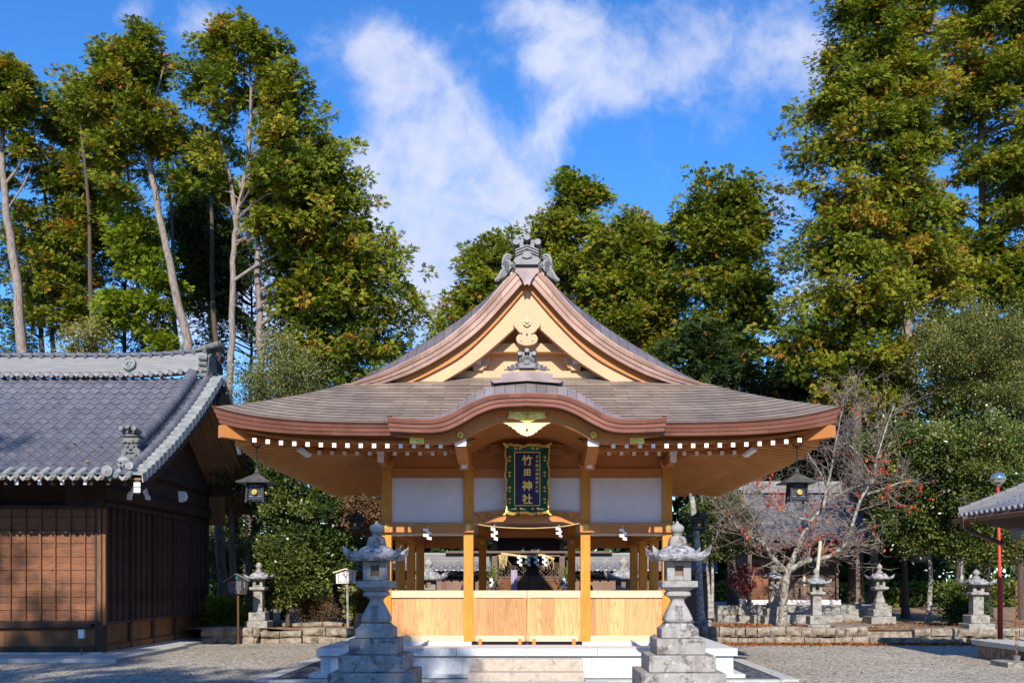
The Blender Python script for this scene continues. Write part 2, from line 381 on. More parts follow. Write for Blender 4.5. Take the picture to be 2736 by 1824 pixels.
for j in range(len(secs)-1):
    for i in range(n):
        i2 = (i+1) % n
        if i < 40 and max(secs[j+1][i][2], secs[j+1][i2][2]) < K_s(max(abs(secs[j][i][0]), abs(secs[j][i2][0])))-.01 and max(abs(secs[j][i][0]), abs(secs[j][i2][0])) < 1.95: continue
        fs.append((j*n+i, j*n+i2, (j+1)*n+i2, (j+1)*n+i))
        ds = abs(secs[j][i2][3]-secs[j][i][3]); s0 = secs[j][i][3]
        if ds > 2.0 or (i2 % 40 == 0): s1 = s0+.05
        else: s1 = secs[j][i2][3]
        uvs.append([(s0+20, crs[j]+.02), (s1+20, crs[j]+.02), (s1+20, min(crs[j+1], crs[j]+1)-.0), (s0+20, min(crs[j+1], crs[j]+1)-.0)])
mb.add(vs, fs, uvs)
# front hip carries on behind the gable boards up to the gable wall
def hx(y): return hslope(1.70)+(y-EY0-1.70)*.45
def xlim(y):
    z = hx(y)+.12; q = np.linspace(0, 3.2, 200); ok = [v for v in q if G(v) > z]; return (max(ok) if ok else .1)
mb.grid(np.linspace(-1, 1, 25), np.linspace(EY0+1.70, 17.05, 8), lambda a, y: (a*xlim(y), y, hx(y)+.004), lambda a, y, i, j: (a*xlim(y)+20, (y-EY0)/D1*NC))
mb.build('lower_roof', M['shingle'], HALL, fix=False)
def edge_band(mbx, prof, vfn):
    """sweep prof [(d, z drop 0..1, v)] round the eaves"""
    R = [[(x, y, 4.055+lift(a)-(.17+.07*abs(a)**5)*dz, s, v) for x, y, a, s in ring(d)] for d, dz, v in prof]; n = len(R[0])
    vs = [p[:3] for r in R for p in r]; fs = []; uvs = []
    for j in range(len(R)-1):
        for i in range(n):
            i2 = (i+1) % n
            if i < 40 and max(abs(R[j][i][0]), abs(R[j][i2][0])) < CUT: continue
            fs.append((j*n+i, (j+1)*n+i, (j+1)*n+i2, j*n+i2)); s0 = R[j][i][3]+20; s1 = R[j][i2][3]+20
            if (i2 % 40) == 0: s1 = s0+.05
            uvs.append([(s0, R[j][i][4]), (s0, R[j+1][i][4]), (s1, R[j+1][i][4]), (s1, R[j][i][4])])
    mbx.add(vs, fs, uvs)
mb = MB(); edge_band(mb, [(-.006, -.10, 2.99), (.0, .02, 2.96), (.018, .05, 2.94), (.035, .36, 2.04), (.047, .37, 1.96), (.062, .68, 1.04), (.074, .69, .96), (.09, 1.0, .05), (.30, 1.0, .02)], None)
mb.build('eave_band', M['copper'], HALL, fix=False)
# upper gabled roof
YG, YR = 16.3, 22.95
xs = [3.24*(i/44) for i in range(45)]
ys = [YG, YG+.06, YG+.14, YG+.25, YG+.4, YG+.6]+list(np.linspace(YG+1.2, YR-.6, 6))+[YR-.4, YR-.25, YR-.06, YR]
def groof(sg):
    def fn(x, y):
        e = min(1, min(y-YG, YR-y)/.6); e = sin(e*pi/2)
        return (sg*x, y, lip_t(x)+(G(x)-lip_t(x))*e)
    return fn
arc = [0]
for i in range(1, 45): arc.append(arc[-1]+math.hypot(xs[i]-xs[i-1], G(xs[i])-G(xs[i-1])))
for sg in (-1, 1):
    mb = MB(); mb.grid(xs, ys, groof(sg), lambda x, y, i, j: (y, arc[i]/.19)); mb.build('upper_roof', M['roll'], HALL, smooth=50, fix=False)
# verge: three copper bands, then the parting board in shade behind
def verge(y0, sgn):
    """y0 front plane, sgn +1 runs inward to +y"""
    for sg in (-1, 1):
        mb = MB(); X = [max(.0, 3.24*(i/40)) for i in range(41)]; prof = [(0., -.04), (0., .02), (.012, .34), (.03, .355), (.036, .67), (.054, .685), (.06, 1.0), (.30, 1.0)]
        V = list(range(len(prof))); a = [0]
        for i in range(1, 41): a.append(a[-1]+math.hypot(X[i]-X[i-1], lip_t(X[i])-lip_t(X[i-1])))
        vv = [2.98, 2.95, 2.05, 1.95, 1.05, .95, .05, .02]
        mb.grid(list(range(41)), V, lambda i, k: (sg*X[i], y0+sgn*prof[k][0], lip_t(X[i])+(lip_b(X[i])-lip_t(X[i]))*prof[k][1]), lambda i, k, ii, jj: (a[i]+5, vv[k]))
        mb.build('verge_band', M['vcopper'], HALL, fix=False)
verge(YG, 1); verge(YR, -1)
mb = MB(); mb.prism([(-.135, 7.075), (.135, 7.075), (.235, 6.93), (.15, 6.87), (.07, 6.76), (.045, 6.68), (0, 6.71), (-.045, 6.68), (-.07, 6.76), (-.15, 6.87), (-.235, 6.93)], YG-.012, YG+.02)
mb.build('apex_plate', M['mauve'], HALL)
hu = Curve1([(0, 6.76), (.54, 6.14), (1.09, 5.62), (1.63, 5.30), (2.17, 5.06), (2.6, 4.97), (3.1, 4.93)])
hl = Curve1([(0, 6.20), (.27, 5.955), (.815, 5.49), (1.36, 5.14), (1.66, 4.99), (2.0, 4.86), (2.4, 4.8)])
def board_between(up, lo, x0, x1, n, y0, y1, name, mat):
    for sg in (-1, 1):
        X = np.linspace(x0, x1, n); MB().loft([[(sg*x, y0, up(x)), (sg*x, y1, up(x)), (sg*x, y1, lo(x)), (sg*x, y0, lo(x))] for x in X]).build(name, mat, HALL)
for ya, yb, yc, yd in ((16.56, 16.64, 16.535, 16.562),):
    board_between(lambda x: hu(x)-.035, hl, 0, 2.38, 30, ya, yb, 'bargeboard', M['pale'])
    board_between(lambda x: hl(x)+(hu(x)-hl(x))*.22, lambda x: hl(x)+.012, 0, 2.2, 30, yc, yd, 'bargeboard_moulding', M['pale'])
    board_between(lambda x: lip_b(x)+.10, lambda x: hu(x)-.05, 0, 2.75, 30, 16.50, 16.60, 'parting_board', M['beam'])
# gable wall, beams, brackets
X = np.linspace(-2.75, 2.75, 41); MB().prism([(-2.75, 4.9), (2.75, 4.9)]+[(x, G(x)-.16) for x in X[::-1]], 17.000, 17.080).build('gable_wall', M['pale'], HALL)
X = np.linspace(-3.0, 3.0, 61)
MB().loft([[(x, y, G(x)-.09+(-.10 if y < 16.7 else 0)), (x, y, G(x)-.15+(-.10 if y < 16.7 else 0))] for x in X for y in ()] or [[(x, 16.60, G(x)-.22), (x, 17.020, G(x)-.12), (x, 17.020, G(x)-.17), (x, 16.60, G(x)-.27)] for x in X]).build('gable_soffit', M['beam'], HALL)
kb = Curve1([(0, 5.670), (.5, 5.670), (.75, 5.650), (.82, 5.596), (.95, 5.596), (1.5, 5.596)])
board_between(lambda x: 5.827-.02*x, kb, 0, 1.45, 30, 16.800, 17.000, 'gable_tie_beam', M['pale'])
MB().box(-1.9, 1.9, 16.820, 17.000, 5.212, 5.340).build('gable_base_beam', M['pale'], HALL)
for sg in (-1, 1):
    MB().box(sg*.855-.075, sg*.855+.075, 16.760, 17.000, 5.429, 5.635).build('gable_strut', M['pale'], HALL, bevel=.005)
    MB().box(sg*.855-.05, sg*.855+.05, 16.745, 16.760, 5.443, 5.635).build('strut_end', M['white'], HALL)
    MB().loft([[(sg*.855-.115, 16.750, 5.438), (sg*.855+.115, 16.750, 5.438), (sg*.855+.115, 17.000, 5.438), (sg*.855-.115, 17.000, 5.438)], [(sg*.855-.075, 16.750, 5.340), (sg*.855+.075, 16.750, 5.340), (sg*.855+.075, 17.000, 5.340), (sg*.855-.075, 17.000, 5.340)]]).build('bearing_block', M['pale'], HALL)
    c = [(.94, 5.340), (.94, 5.596), (.66, 5.596), (.655, 5.537), (.675, 5.488), (.70, 5.458), (.715, 5.409), (.76, 5.370), (.80, 5.345)]
    MB().prism([(sg*x, z) for x, z in c], 16.790, 16.860).build('carved_bracket', M['pale'], HALL)
    MB().tube([(sg*(1.24+.07*math.cos(t)*(1-t/9)), 16.790, 5.734+.055*math.sin(t)*(1-t/9)) for t in np.linspace(0, 6.2, 18)], .008, 5).build('carved_scroll', M['beam'], HALL)
# pendant below the apex
pp = [(0, 6.32), (.238, 6.062), (.205, 6.00), (.172, 5.975), (.165, 5.95), (.150, 5.945), (.140, 5.925), (.120, 5.915), (.095, 5.905), (.075, 5.895), (.075, 5.882), (.088, 5.878), (.10, 5.889), (.125, 5.890), (.155, 5.875), (.178, 5.845), (.188, 5.81), (.178, 5.77), (.160, 5.745), (.145, 5.728), (.125, 5.722), (.10, 5.708), (.075, 5.705), (.05, 5.695), (.025, 5.697), (0, 5.69)]
pend = MB().prism(pp+[(-x, z) for x, z in pp[-2:0:-1]], 16.43, 16.53).build('gable_pendant', M['pale'], HALL, bevel=.006)
mb = MB(); [mb.disc((dx, z), r, 16.426, 16.432, 10) for dx, z, r in ((0, 5.895, .012), (0, 5.872, .017), (.097, 5.768, .012), (-.097, 5.768, .012))]; mb.build('pierced_hole', M['dkwood'], pend)
mb = MB()
for k in range(6):
    a = k*pi/3+pi/6; mb.prism([(.022*cos(a)+p*cos(a)-q*sin(a), 6.085+.022*sin(a)+p*sin(a)+q*cos(a)) for p, q in ((0, -.022), (.03, -.034), (.052, -.016), (.045, 0), (.052, .016), (.03, .034), (0, .022))], 16.39, 16.44)
mb.lathe([(.036, 0), (.036, .03), (.02, .05), (0.004, .055)], (0, 0, 0), 14)
for i in range(len(mb.v)-14*4, len(mb.v)): x, y, z = mb.v[i]; mb.v[i] = (x, 16.41-z, 6.085+y)
mb.build('flower_boss', M['rail'], pend, smooth=40)
# ridge + ridge-end ornaments
mb = MB(); mb.box(-.16, .16, 16.5, 22.7, 7.1, 7.42); mb.box(-.2, .2, 16.5, 22.7, 7.42, 7.47)
mb.build('main_ridge', M['oni'], HALL)
def ornament(name, y, zc, s, fin, wide=False):
    """ridge-end tile: gabled body with three round log ends, cloud fins; s = scale"""
    def Z(v): return zc-.000734*v*s
    def X(u): return .000734*u*s
    mb = MB(); b = [(0, 560), (265, 668), (262, 705), (246, 722), (258, 790), (312, 870), (292, 918), (262, 925), (262, 960), (0, 960)]
    mb.prism([(X(u), Z(v)) for u, v in b]+[(-X(u), Z(v)) for u, v in b[-1:0:-1]], y, y+.22*s)
    for (o, th, yy) in ((0, 36, -.045), (62, 24, -.03), (-50, 30, -.06)):
        q = [(0, 575+o), (272, 688+o), (272, 688+o+th), (0, 575+o+th)]
        for sg in (-1, 1): mb.prism([(sg*X(u), Z(v)) for u, v in q], y+yy*s, y)
    q = [(0, 640), (70, 690), (118, 750), (110, 800), (0, 830)]; mb.prism([(X(u), Z(v)) for u, v in q]+[(-X(u), Z(v)) for u, v in q[-2:0:-1]], y-.03*s, y)
    root = mb.build(name, M['oni'], HALL)
    for u, v in ((0, 322), (-248, 432), (248, 432)):
        m2 = MB(); m2.tube([(X(u)*.994, y-.10*s, Z(v)-.036*s), (X(u), y+.34*s, Z(v+190))], .056*s, 18); m2.build('log_end_tile', M['oni'], root, smooth=40)
    m2 = MB(); q = [(90, 560), (90, 430), (120, 420), (165, 425), (165, 590)]
    for sg in (-1, 1): m2.prism([(sg*X(u), Z(v)) for u, v in q], y-.06*s, y+.2*s)
    m2.build('log_saddle', M['oni'], root)
    for sg in (-1, 1):
        m2 = MB(); m2.prism([(sg*X(u), Z(v)) for u, v in fin[0]], y+.01, y+.09*s)
        for cu, cv, r in fin[1]:
            m2.tube([(sg*(X(cu)+.000734*s*r*(1-t/12)*cos(t)), y-.002-.01*s*(t/12), Z(cv)+.000734*s*r*(1-t/12)*sin(t)) for t in np.linspace(0, 11, 26)], [.000734*s*r*.22]*25+[.000734*s*r*.3], 6)
        for path in fin[2]: m2.tube([(sg*X(u), y, Z(v)) for u, v in catmull(path, 4)], .011*s, 5)
        m2.build('cloud_fin', M['oni'], root, smooth=50)
    return root
f1 = [(300, 930), (345, 905), (385, 885), (380, 830), (350, 800), (352, 760), (400, 712), (470, 700), (540, 738), (575, 820), (580, 900), (592, 985), (565, 1050), (612, 1085), (668, 1200), (715, 1262), (755, 1292), (740, 1342), (680, 1345), (590, 1290), (480, 1200), (380, 1060)]
ornament('ridge_end_ornament', 16.22, 7.7226, 1.0, (f1, [(480, 960, 80), (320, 995, 58), (450, 1090, 60)], [[(360, 790), (420, 745), (490, 770), (530, 850), (540, 920)], [(375, 830), (430, 800), (480, 840), (490, 900)], [(540, 1090), (600, 1200), (660, 1290), (720, 1320)], [(500, 1120), (560, 1220), (640, 1300)]]))
# ---- karahafu: undulating gable over the front steps
YK = 14.42
xs2 = np.linspace(-2.12, 2.12, 73)
arc2 = [0]
for i in range(1, 73): arc2.append(arc2[-1]+math.hypot(xs2[i]-xs2[i-1], K_s(xs2[i])-K_s(xs2[i-1])))
ysk = [YK, YK+.04, YK+.10, YK+.18, YK+.28, YK+.40, 15.2, 15.6, 16.0, 16.3]
def kroof(x, y):
    e = sin(min(1, (y-YK)/.40)*pi/2); z = K_t(x)+(K_s(x)-K_t(x))*e+max(0, y-YK-.4)*.02
    return (x, y, z)
mb = MB(); mb.grid(xs2, ysk, kroof, lambda x, y, i, j: (y*.5, arc2[i]/.16)); mb.build('wavy_gable_roof', M['kroll'], HALL, smooth=50, fix=False)
mb = MB(); prof = [(0., -.05), (0., .03), (.012, .34), (.03, .355), (.036, .67), (.054, .685), (.06, 1.0), (.32, 1.0)]; vv = [2.98, 2.95, 2.05, 1.95, 1.05, .95, .05, .02]
def kl(i, k):
    x = xs2[i]; a = abs(x)/2.12; w = x*(1-.018*prof[k][1]); return (w, YK+prof[k][0], K_t(x)+(K_b(x)-K_t(x))*prof[k][1])
mb.grid(list(range(73)), list(range(8)), kl, lambda i, k, ii, jj: (arc2[i]+3, vv[k]))
for sg in (-1, 1):                                    # end returns of the wavy eave
    i = 0 if sg < 0 else 72; a = [kl(i, k) for k in range(7)]; b = [(p[0], p[1]+.55, p[2]+.12) for p in a]; mb.loft([a, b], cap=False, closed=False)
mb.build('wavy_eave_band', M['copper'], HALL, fix=False)
YB = 14.80; KF = YB/14.60                          # the timber stands back under the copper lip
def KP(pts): return [(x*KF, EYE+(z-EYE)*KF) for x, z in pts]
KB = Curve1(KP([(0, 4.075), (.30, 4.07), (.47, 4.05), (.60, 4.00), (.80, 3.91), (.95, 3.82), (1.10, 3.765), (1.25, 3.745), (1.5, 3.742), (1.78, 3.745)]))
board_between(lambda x: K_b(x)+.02, KB, 0, 1.78, 40, YB, YB+.08, 'wavy_bargeboard', M['beam'])
board_between(lambda x: K_b(x)+.02, lambda x: K_b(x)-.035, 0, 2.05, 40, YB-.05, YB, 'wavy_bargeboard_moulding', M['beam'])
for y in np.arange(15.0, 16.75, .16):                # curved ribs under the arch
    MB().loft([[(x, y-.04, KB(x)+.10), (x, y+.04, KB(x)+.10), (x, y+.04, KB(x)+.015), (x, y-.04, KB(x)+.015)] for x in np.linspace(-1.02, 1.02, 31)]).build('arch_rib', M['beam'], HALL)
MB().loft([[(x, YB+.06, KB(x)+.14), (x, 17.0, KB(x)+.14), (x, 17.0, KB(x)+.10), (x, YB+.06, KB(x)+.10)] for x in np.linspace(-1.9, 1.9, 51)]).build('arch_soffit', M['beam'], HALL)
# carved pendant and gilt fittings of the wavy gable
q = KP([(.37, 4.055), (.345, 4.045), (.33, 4.03), (.30, 4.028), (.285, 4.005), (.26, 4.0), (.235, 3.985), (.22, 3.96), (.19, 3.95), (.165, 3.93), (.15, 3.905), (.115, 3.895), (.10, 3.872), (.075, 3.868), (.05, 3.855), (.02, 3.852), (0, 3.842)])
kp = MB().prism(q+[(-x, z) for x, z in q[-2::-1]], YB-0.055, YB-0.010).build('arch_pendant', M['rail'], HALL, bevel=.004)
mb = MB(); mb.disc((0, 3.987), .011, YB-0.059, YB-0.052, 8); mb.disc((0, 3.967), .016, YB-0.059, YB-0.052, 8); mb.build('pierced_hole', M['dkwood'], kp)
mb = MB()
for sg in (-1, 1):
    for cx, cz, r in ((.15, 4.015, .03), (.085, 3.987, .027), (.06, 3.937, .02), (.09, 4.042, .025)):
        mb.tube([(sg*cx+r*cos(t)*(1-t/8), YB-0.057, cz+r*sin(t)*(1-t/8)) for t in np.linspace(0, 5, 10)], .006, 5)
mb.build('carved_scroll', M['white'], kp)
mb = MB(); w = KP([(.32, 4.255), (.27, 4.20), (.30, 4.125), (.15, 4.105), (0, 4.05)]); mb.prism(w+[(-x, z) for x, z in w[-2::-1]], YB-0.025, YB-0.000)
fp = mb.build('gilt_centre_plate', M['brass'], HALL)
def swirl(mb, cx, cz, r, y, n=3):
    mb.tube([(cx+r*cos(t), y, cz+r*sin(t)) for t in np.linspace(0, 2*pi, 17)], r*.16, 6)
    for k in range(n):
        a0 = 2*pi*k/n; mb.tube([(cx+r*.78*(1-t)*cos(a0+2.6*t)+0, y-.004, cz+r*.78*(1-t)*sin(a0+2.6*t)) for t in np.linspace(.05, .8, 8)], [r*(.12+.22*t) for t in np.linspace(0, 1, 8)], 6)
def medallion(x, z, r, y, name='gilt_medallion', parent=None):
    mb = MB(); mb.disc((x, z), r, y, y+.03, 18); swirl(mb, x, z, r*.92, y); return mb.build(name, M['brass'], parent or HALL, smooth=50)
medallion(0, 4.21, .055, YB-0.040, 'swirl_boss', fp)
mb = MB()
for sg in (-1, 1):
    for cx, cz, r in ((.11, 4.235, .035), (.17, 4.19, .034), (.23, 4.24, .036), (.10, 4.17, .025), (.26, 4.18, .02)):
        mb.tube([(sg*(cx+r*cos(t)*(1-t/8)), YB-0.028, cz+r*sin(t)*(1-t/8)) for t in np.linspace(0, 6, 12)], .008, 5)
    mb.tube([(sg*x, YB-0.028, z) for x, z in KP([(.31, 4.25), (.265, 4.20), (.295, 4.13), (.15, 4.11), (0, 4.055)])], .007, 5)
mb.build('gilt_scroll', M['brass'], fp)
for sg in (-1, 1):
    medallion(sg*1.03, 3.90, .052, YB-0.035)
    p = MB().box(sg*1.705-.11, sg*1.705+.11, YB-0.020, YB-0.000, 3.77, 3.92).build('gilt_square_plate', M['brass'], HALL)
    mb = MB()
    for cx, cz, r, s2 in ((-.05, .03, .03, 1), (.045, .02, .035, -1), (0, -.035, .03, 1), (.06, -.04, .022, 1), (-.065, -.035, .022, -1)):
        mb.tube([(sg*1.705+cx+r*cos(t)*(1-t/8)*s2, YB-0.023, 3.845+cz+r*sin(t)*(1-t/8)) for t in np.linspace(0, 6, 12)], .008, 5)
    mb.build('gilt_scroll', M['brass'], p)
# copper box ridge + small ornament on the wavy gable
mb = MB(); mb.loft([[(x, y, 4.72+.05*cos(x*3)), (x, y, (4.86-.03*x*x*4) if abs(x) < .45 else 4.8)] for x in np.linspace(-.40, .40, 9) for y in (14.66,)], cap=False, closed=False)
MB().prism([(-.40, 4.815), (-.24, 4.85), (0, 4.86), (.24, 4.85), (.40, 4.815), (.385, 4.70), (0, 4.74), (-.385, 4.70)], 14.66, 16.6).build('box_ridge', M['mauve'], HALL)
MB().prism([(-.56, 4.70), (-.3, 4.735), (0, 4.75), (.3, 4.735), (.56, 4.70), (.5, 4.665), (0, 4.70), (-.5, 4.665)], 14.58, 16.5).build('box_ridge_foot', M['mauve'], HALL)
f2 = [(275, 960), (270, 830), (300, 790), (370, 770), (420, 800), (445, 850), (500, 830), (560, 850), (590, 900), (640, 890), (690, 920), (720, 975), (790, 990), (815, 1010), (770, 1030), (700, 1020), (640, 1045), (500, 1040), (400, 1010), (300, 990)]
ornament('ridge_end_ornament', 14.70, 5.345, .60, (f2, [(340, 840, 62), (500, 905, 55), (650, 945, 42), (350, 955, 45), (560, 985, 35)], [[(420, 990), (480, 960), (560, 1000), (640, 1010)]]))

# ---- structure below the roof
PX = (-2.49, -1.037, 1.037, 2.49); PYS = (17.0, 18.75, 20.5, 22.25); PW = .086
for j, y in enumerate(PYS):
    for x in PX:
        if j in (0, 3) or abs(x) > 2:
            MB().box(x-PW, x+PW, y-PW, y+PW, .505 if j else .57, 3.64).build('post', M['post'], HALL, bevel=.006)
for y in (17.0, 22.25):
    for x in PX:
        MB().loft([[(x+a*w, y+b*w, z) for a, b in ((-1, -1), (1, -1), (1, 1), (-1, 1))] for w, z in ((.09, 3.641), (.12, 3.67), (.135, 3.70), (.135, 3.79))]).build('bearing_block', M['beam'], HALL)
        xs_ = [(-.46, 3.85), (-.44, 3.825), (-.36, 3.795), (-.2, 3.765), (.2, 3.765), (.36, 3.795), (.44, 3.825), (.46, 3.85)]
        if abs(x) > 2: xs_ = [(-.40, 3.85), (-.38, 3.825), (-.3, 3.795), (-.2, 3.765), (.2, 3.765), (.3, 3.795), (.38, 3.825), (.40, 3.85)]
        MB().prism([(x+a, b+.02) for a, b in xs_], y-.07, y+.07).build('boat_bracket', M['beam'], HALL)
    MB().box(-3.4, 3.4, y-.075, y+.075, 3.87, 4.06).build('eave_purlin', M['beam'], HALL)
    for i in range(3):
        MB().box(PX[i]+PW, PX[i+1]-PW, y-.06, y+.06, 3.47, 3.64).build('head_beam', M['beam'], HALL)
        MB().box(PX[i]+.05, PX[i+1]-.05, y-.02, y+.02, 3.642, 3.88).build('frieze_board', M['beam'], HALL)
for sg in (-1, 1):
    x = sg*2.49
    MB().box(x-.075, x+.075, 16.0, 23.2, 3.868, 4.058).build('eave_purlin', M['beamy'], HALL)
    for i in range(3):
        MB().box(x-.06, x+.06, PYS[i]+PW, PYS[i+1]-PW, 3.47, 3.64).build('head_beam', M['beamy'], HALL)
        MB().box(x-.03, x+.03, PYS[i]+PW, PYS[i+1]-PW, 2.66, 3.47).build('wall_panel', M['plaster'], HALL)
        MB().box(x-.02, x+.02, PYS[i], PYS[i+1], 3.642, 3.88).build('frieze_board', M['beamy'], HALL)
        MB().box(x-.03, x+.03, PYS[i]+PW, PYS[i+1]-PW, .57, 1.34).build('side_screen', M['board'], HALL)
        MB().box(x-.04, x+.04, PYS[i]+PW, PYS[i+1]-PW, 1.34, 1.44).build('side_rail', M['rail'], HALL)
    for dx in (-.11, .11): MB().box(x+dx-.03, x+dx+.03, 17.15, 22.1, 2.45, 2.66).build('side_tie_beam', M['beamy'], HALL)
for i in (0, 2):
    MB().box(PX[i]+PW, PX[i+1]-PW, 16.98, 17.02, 2.66, 3.47).build('wall_panel', M['plaster'], HALL)
    MB().box(PX[i]+PW, PX[i+1]-PW, 22.23, 22.27, 2.6, 3.47).build('wall_panel', M['plaster'], HALL)
    a, b = (PX[i]-.10, PX[i+1]+.10)
    MB().box(a, b, 16.84, 16.914, 2.50, 2.672).build('tie_beam', M['beam'], HALL, bevel=.004)
    MB().box(a, b, 22.336, 22.41, 2.41, 2.63).build('tie_beam', M['beam'], HALL); MB().box(a, b, 22.09, 22.164, 2.41, 2.63).build('tie_beam', M['beam'], HALL)
    MB().box(PX[i]+PW, PX[i+1]-PW, 16.93, 17.05, 2.445, 2.495).build('lintel', M['rail'], HALL)
MB().box(PX[1]+PW, PX[2]-PW, 16.98, 17.02, 2.80, 3.47).build('wall_panel', M['plaster'], HALL)
MB().box(PX[1]+PW, PX[2]-PW, 22.23, 22.27, 2.78, 3.47).build('wall_panel', M['plaster'], HALL)
def rainbow(y0, y1, zt, zb, name, zup=.06, arch=.06):
    up = lambda x: zt+zup*(1-(x/.96)**2) if abs(x) < .7 else zt+zup*(1-(x/.96)**2)
    lo = lambda x: zb+(0 if abs(x) < .62 else -.045*min(1, (abs(x)-.62)/.18))+.02
    MB().loft([[(x, y0, up(x)), (x, y1, up(x)), (x, y1, lo(x)), (x, y0, lo(x))] for x in np.linspace(-.952, .952, 41)]).build(name, M['beam'], HALL)
    mb = MB()
    for sg in (-1, 1):
        mb.tube([(sg*(.70+.075*(1-t/11)*cos(t+1.2)), y0-.002, zt-.07+.06*(1-t/11)*sin(t+1.2)) for t in np.linspace(0, 7.2, 24)], .006, 5)
        mb.tube([(sg*x, y0-.002, zt+z) for x, z in catmull([(.60, -.06), (.50, -.03), (.42, -.06), (.34, -.03), (.24, -.02)], 5)], .006, 5)
        mb.tube([(sg*x, y0-.002, zt+z) for x, z in catmull([(.93, -.02), (.86, -.06), (.82, -.12), (.72, -.15)], 5)], .006, 5)
    mb.build('carved_scroll', M['dkbase'], HALL)
rainbow(16.90, 17.06, 2.85, 2.67, 'rainbow_beam'); rainbow(22.15, 22.33, 2.84, 2.63, 'rainbow_beam')
rainbow(16.86, 17.0, 4.03, 3.85, 'porch_rainbow_beam', .03)
MB().box(-.95, .95, 16.93, 16.97, 3.9, 4.35).build('porch_panel', M['beam'], HALL)
MB().box(-.10, .10, 16.88, 16.929, 4.05, 4.35).build('porch_strut', M['beam'], HALL)
# gilt flower studs on the tie beams
for i in (0, 2):
    for x in (PX[i], PX[i+1]):
        for y, z, sc in ((16.838, 2.59, 1), (22.088, 2.53, .9)):
            mb = MB()
            for k in range(6):
                a = k*pi/3+pi/6; mb.prism([(x+(p*cos(a)-q*sin(a))*sc, z+(p*sin(a)+q*cos(a))*sc) for p, q in ((.012, -.013), (.035, -.026), (.056, -.012), (.05, 0), (.056, .012), (.035, .026), (.012, .013))], y-.012, y)
            mb.disc((x, z), .02*sc, y-.03, y, 12); mb.build('gilt_flower_stud', M['brass'], HALL)
# porch beams with white noses over the inner posts, white-ended arms
for x in (PX[1], PX[2]):
    pr = [(14.88, 3.74), (14.88, 3.86), (15.6, 3.92), (16.9, 4.0), (16.9, 3.66), (16.3, 3.62), (16.0, 3.50), (15.82, 3.50), (15.80, 3.56), (15.5, 3.59), (15.2, 3.655)]
    nb = MB().prismx([(y, z) for y, z in pr], x-.09, x+.09).build('porch_beam', M['beamy'], HALL)
    MB().prism([(x-.09, 3.755), (x-.075, 3.74), (x+.075, 3.74), (x+.09, 3.755), (x+.09, 3.90), (x-.09, 3.90)], 14.868, 14.88).build('white_nose', M['white'], nb)
    MB().box(x-.05, x+.05, 15.786, 15.80, 3.565-.06, 3.565).build('white_nose', M['white'], nb)
for x in (PX[0], PX[3]):                              # corner arms with painted ends
    ar = MB().box(x-.055, x+.055, 16.25, 17.4, 3.66, 3.84).build('corner_arm', M['beamy'], HALL)
    MB().prism([(x-.055, 3.67), (x-.045, 3.66), (x+.045, 3.66), (x+.055, 3.67), (x+.055, 3.80), (x+.095, 3.845), (x+.055, 3.88), (x-.055, 3.88), (x-.095, 3.845), (x-.055, 3.80)], 16.235, 16.249).build('painted_end', M['white'], ar)
    MB().box(x-(.42 if x > 0 else .3), x+(.3 if x > 0 else .42), 16.98, 17.0, 3.868, 3.87).build('arm_shelf', M['beam'], HALL)
# ---- eaves: two tiers of rafters all round
SP = .207
def zc_(x): return lift(min(1, abs(x)/EH), .20)
NR = 0
def rafter_front(x, lower, yb=None, sgn=1):
    """sgn=+1 front eave, -1 rear eave (mirrored about YC)"""
    l = zc_(x); h = .033
    if lower: y0, z0, y1, z1 = 15.70, 3.735+l*.7, 17.3, 4.135+l*.4
    else: y0, z0, y1, z1 = 14.86, 3.742+l, 16.35, 3.985+l*.75
    ymax = 17.0-(abs(x)-2.49)-.05
    if ymax < y1: t = max(.08, (ymax-y0)/(y1-y0)); y1, z1 = y0+(y1-y0)*t, z0+(z1-z0)*t
    mb = MB(); vs = []
    for y, z in ((y0, z0), (y1, z1)):
        for a, b in ((-1, -1), (1, -1), (1, 1), (-1, 1)): vs.append((x+a*h, y, z+b*h*1.1))
    mb.add(vs, [(0,1,2,3),(7,6,5,4),(0,4,5,1),(1,5,6,2),(2,6,7,3),(3,7,4,0)])
    return mb, (x, y0, z0, h)
xsu = [.207*k+.1035 for k in range(6, 21)]            # clear of the porch
def add_rafter(mb, cap):
    global NR
    r = mb.build('rafter', M['beamy'], HALL); x, y0, z0, h = cap
    MB().box(x-h*.92, x+h*.92, y0-.006, y0-.0005, z0-h, z0+h).build('painted_end', M['white'], r); NR += 1
for sg in (-1, 1):
    for x in xsu:
        add_rafter(*rafter_front(sg*x, False))
        if x < 3.62: add_rafter(*rafter_front(sg*x, True))
rest = MB()
def side_rafter(sg, y, lower):
    a = (y-YC)/HL; l = lift(min(1, abs(a)), .20); h = .033
    if lower: x0, z0, x1, z1 = 3.79, 3.735+l*.7, 2.2, 4.135+l*.4
    else: x0, z0, x1, z1 = 4.63, 3.742+l, 3.14, 3.985+l*.75
    edge = min(y-17.0, 22.25-y)                        # hip limit
    xmin = 2.49-edge+.05
    if xmin > x1: t = max(.08, (x0-xmin)/(x0-x1)); x1, z1 = x0+(x1-x0)*t, z0+(z1-z0)*t
    vs = []
    for x, z in ((x0, z0), (x1, z1)):
        for p, q in ((-1, -2.2), (1, -2.2), (1, 1.1), (-1, 1.1)): vs.append((sg*x, y+p*h, z+q*h))
    return vs, [(0,1,2,3),(7,6,5,4),(0,4,5,1),(1,5,6,2),(2,6,7,3),(3,7,4,0)]
M['beamx'] = M['beam']
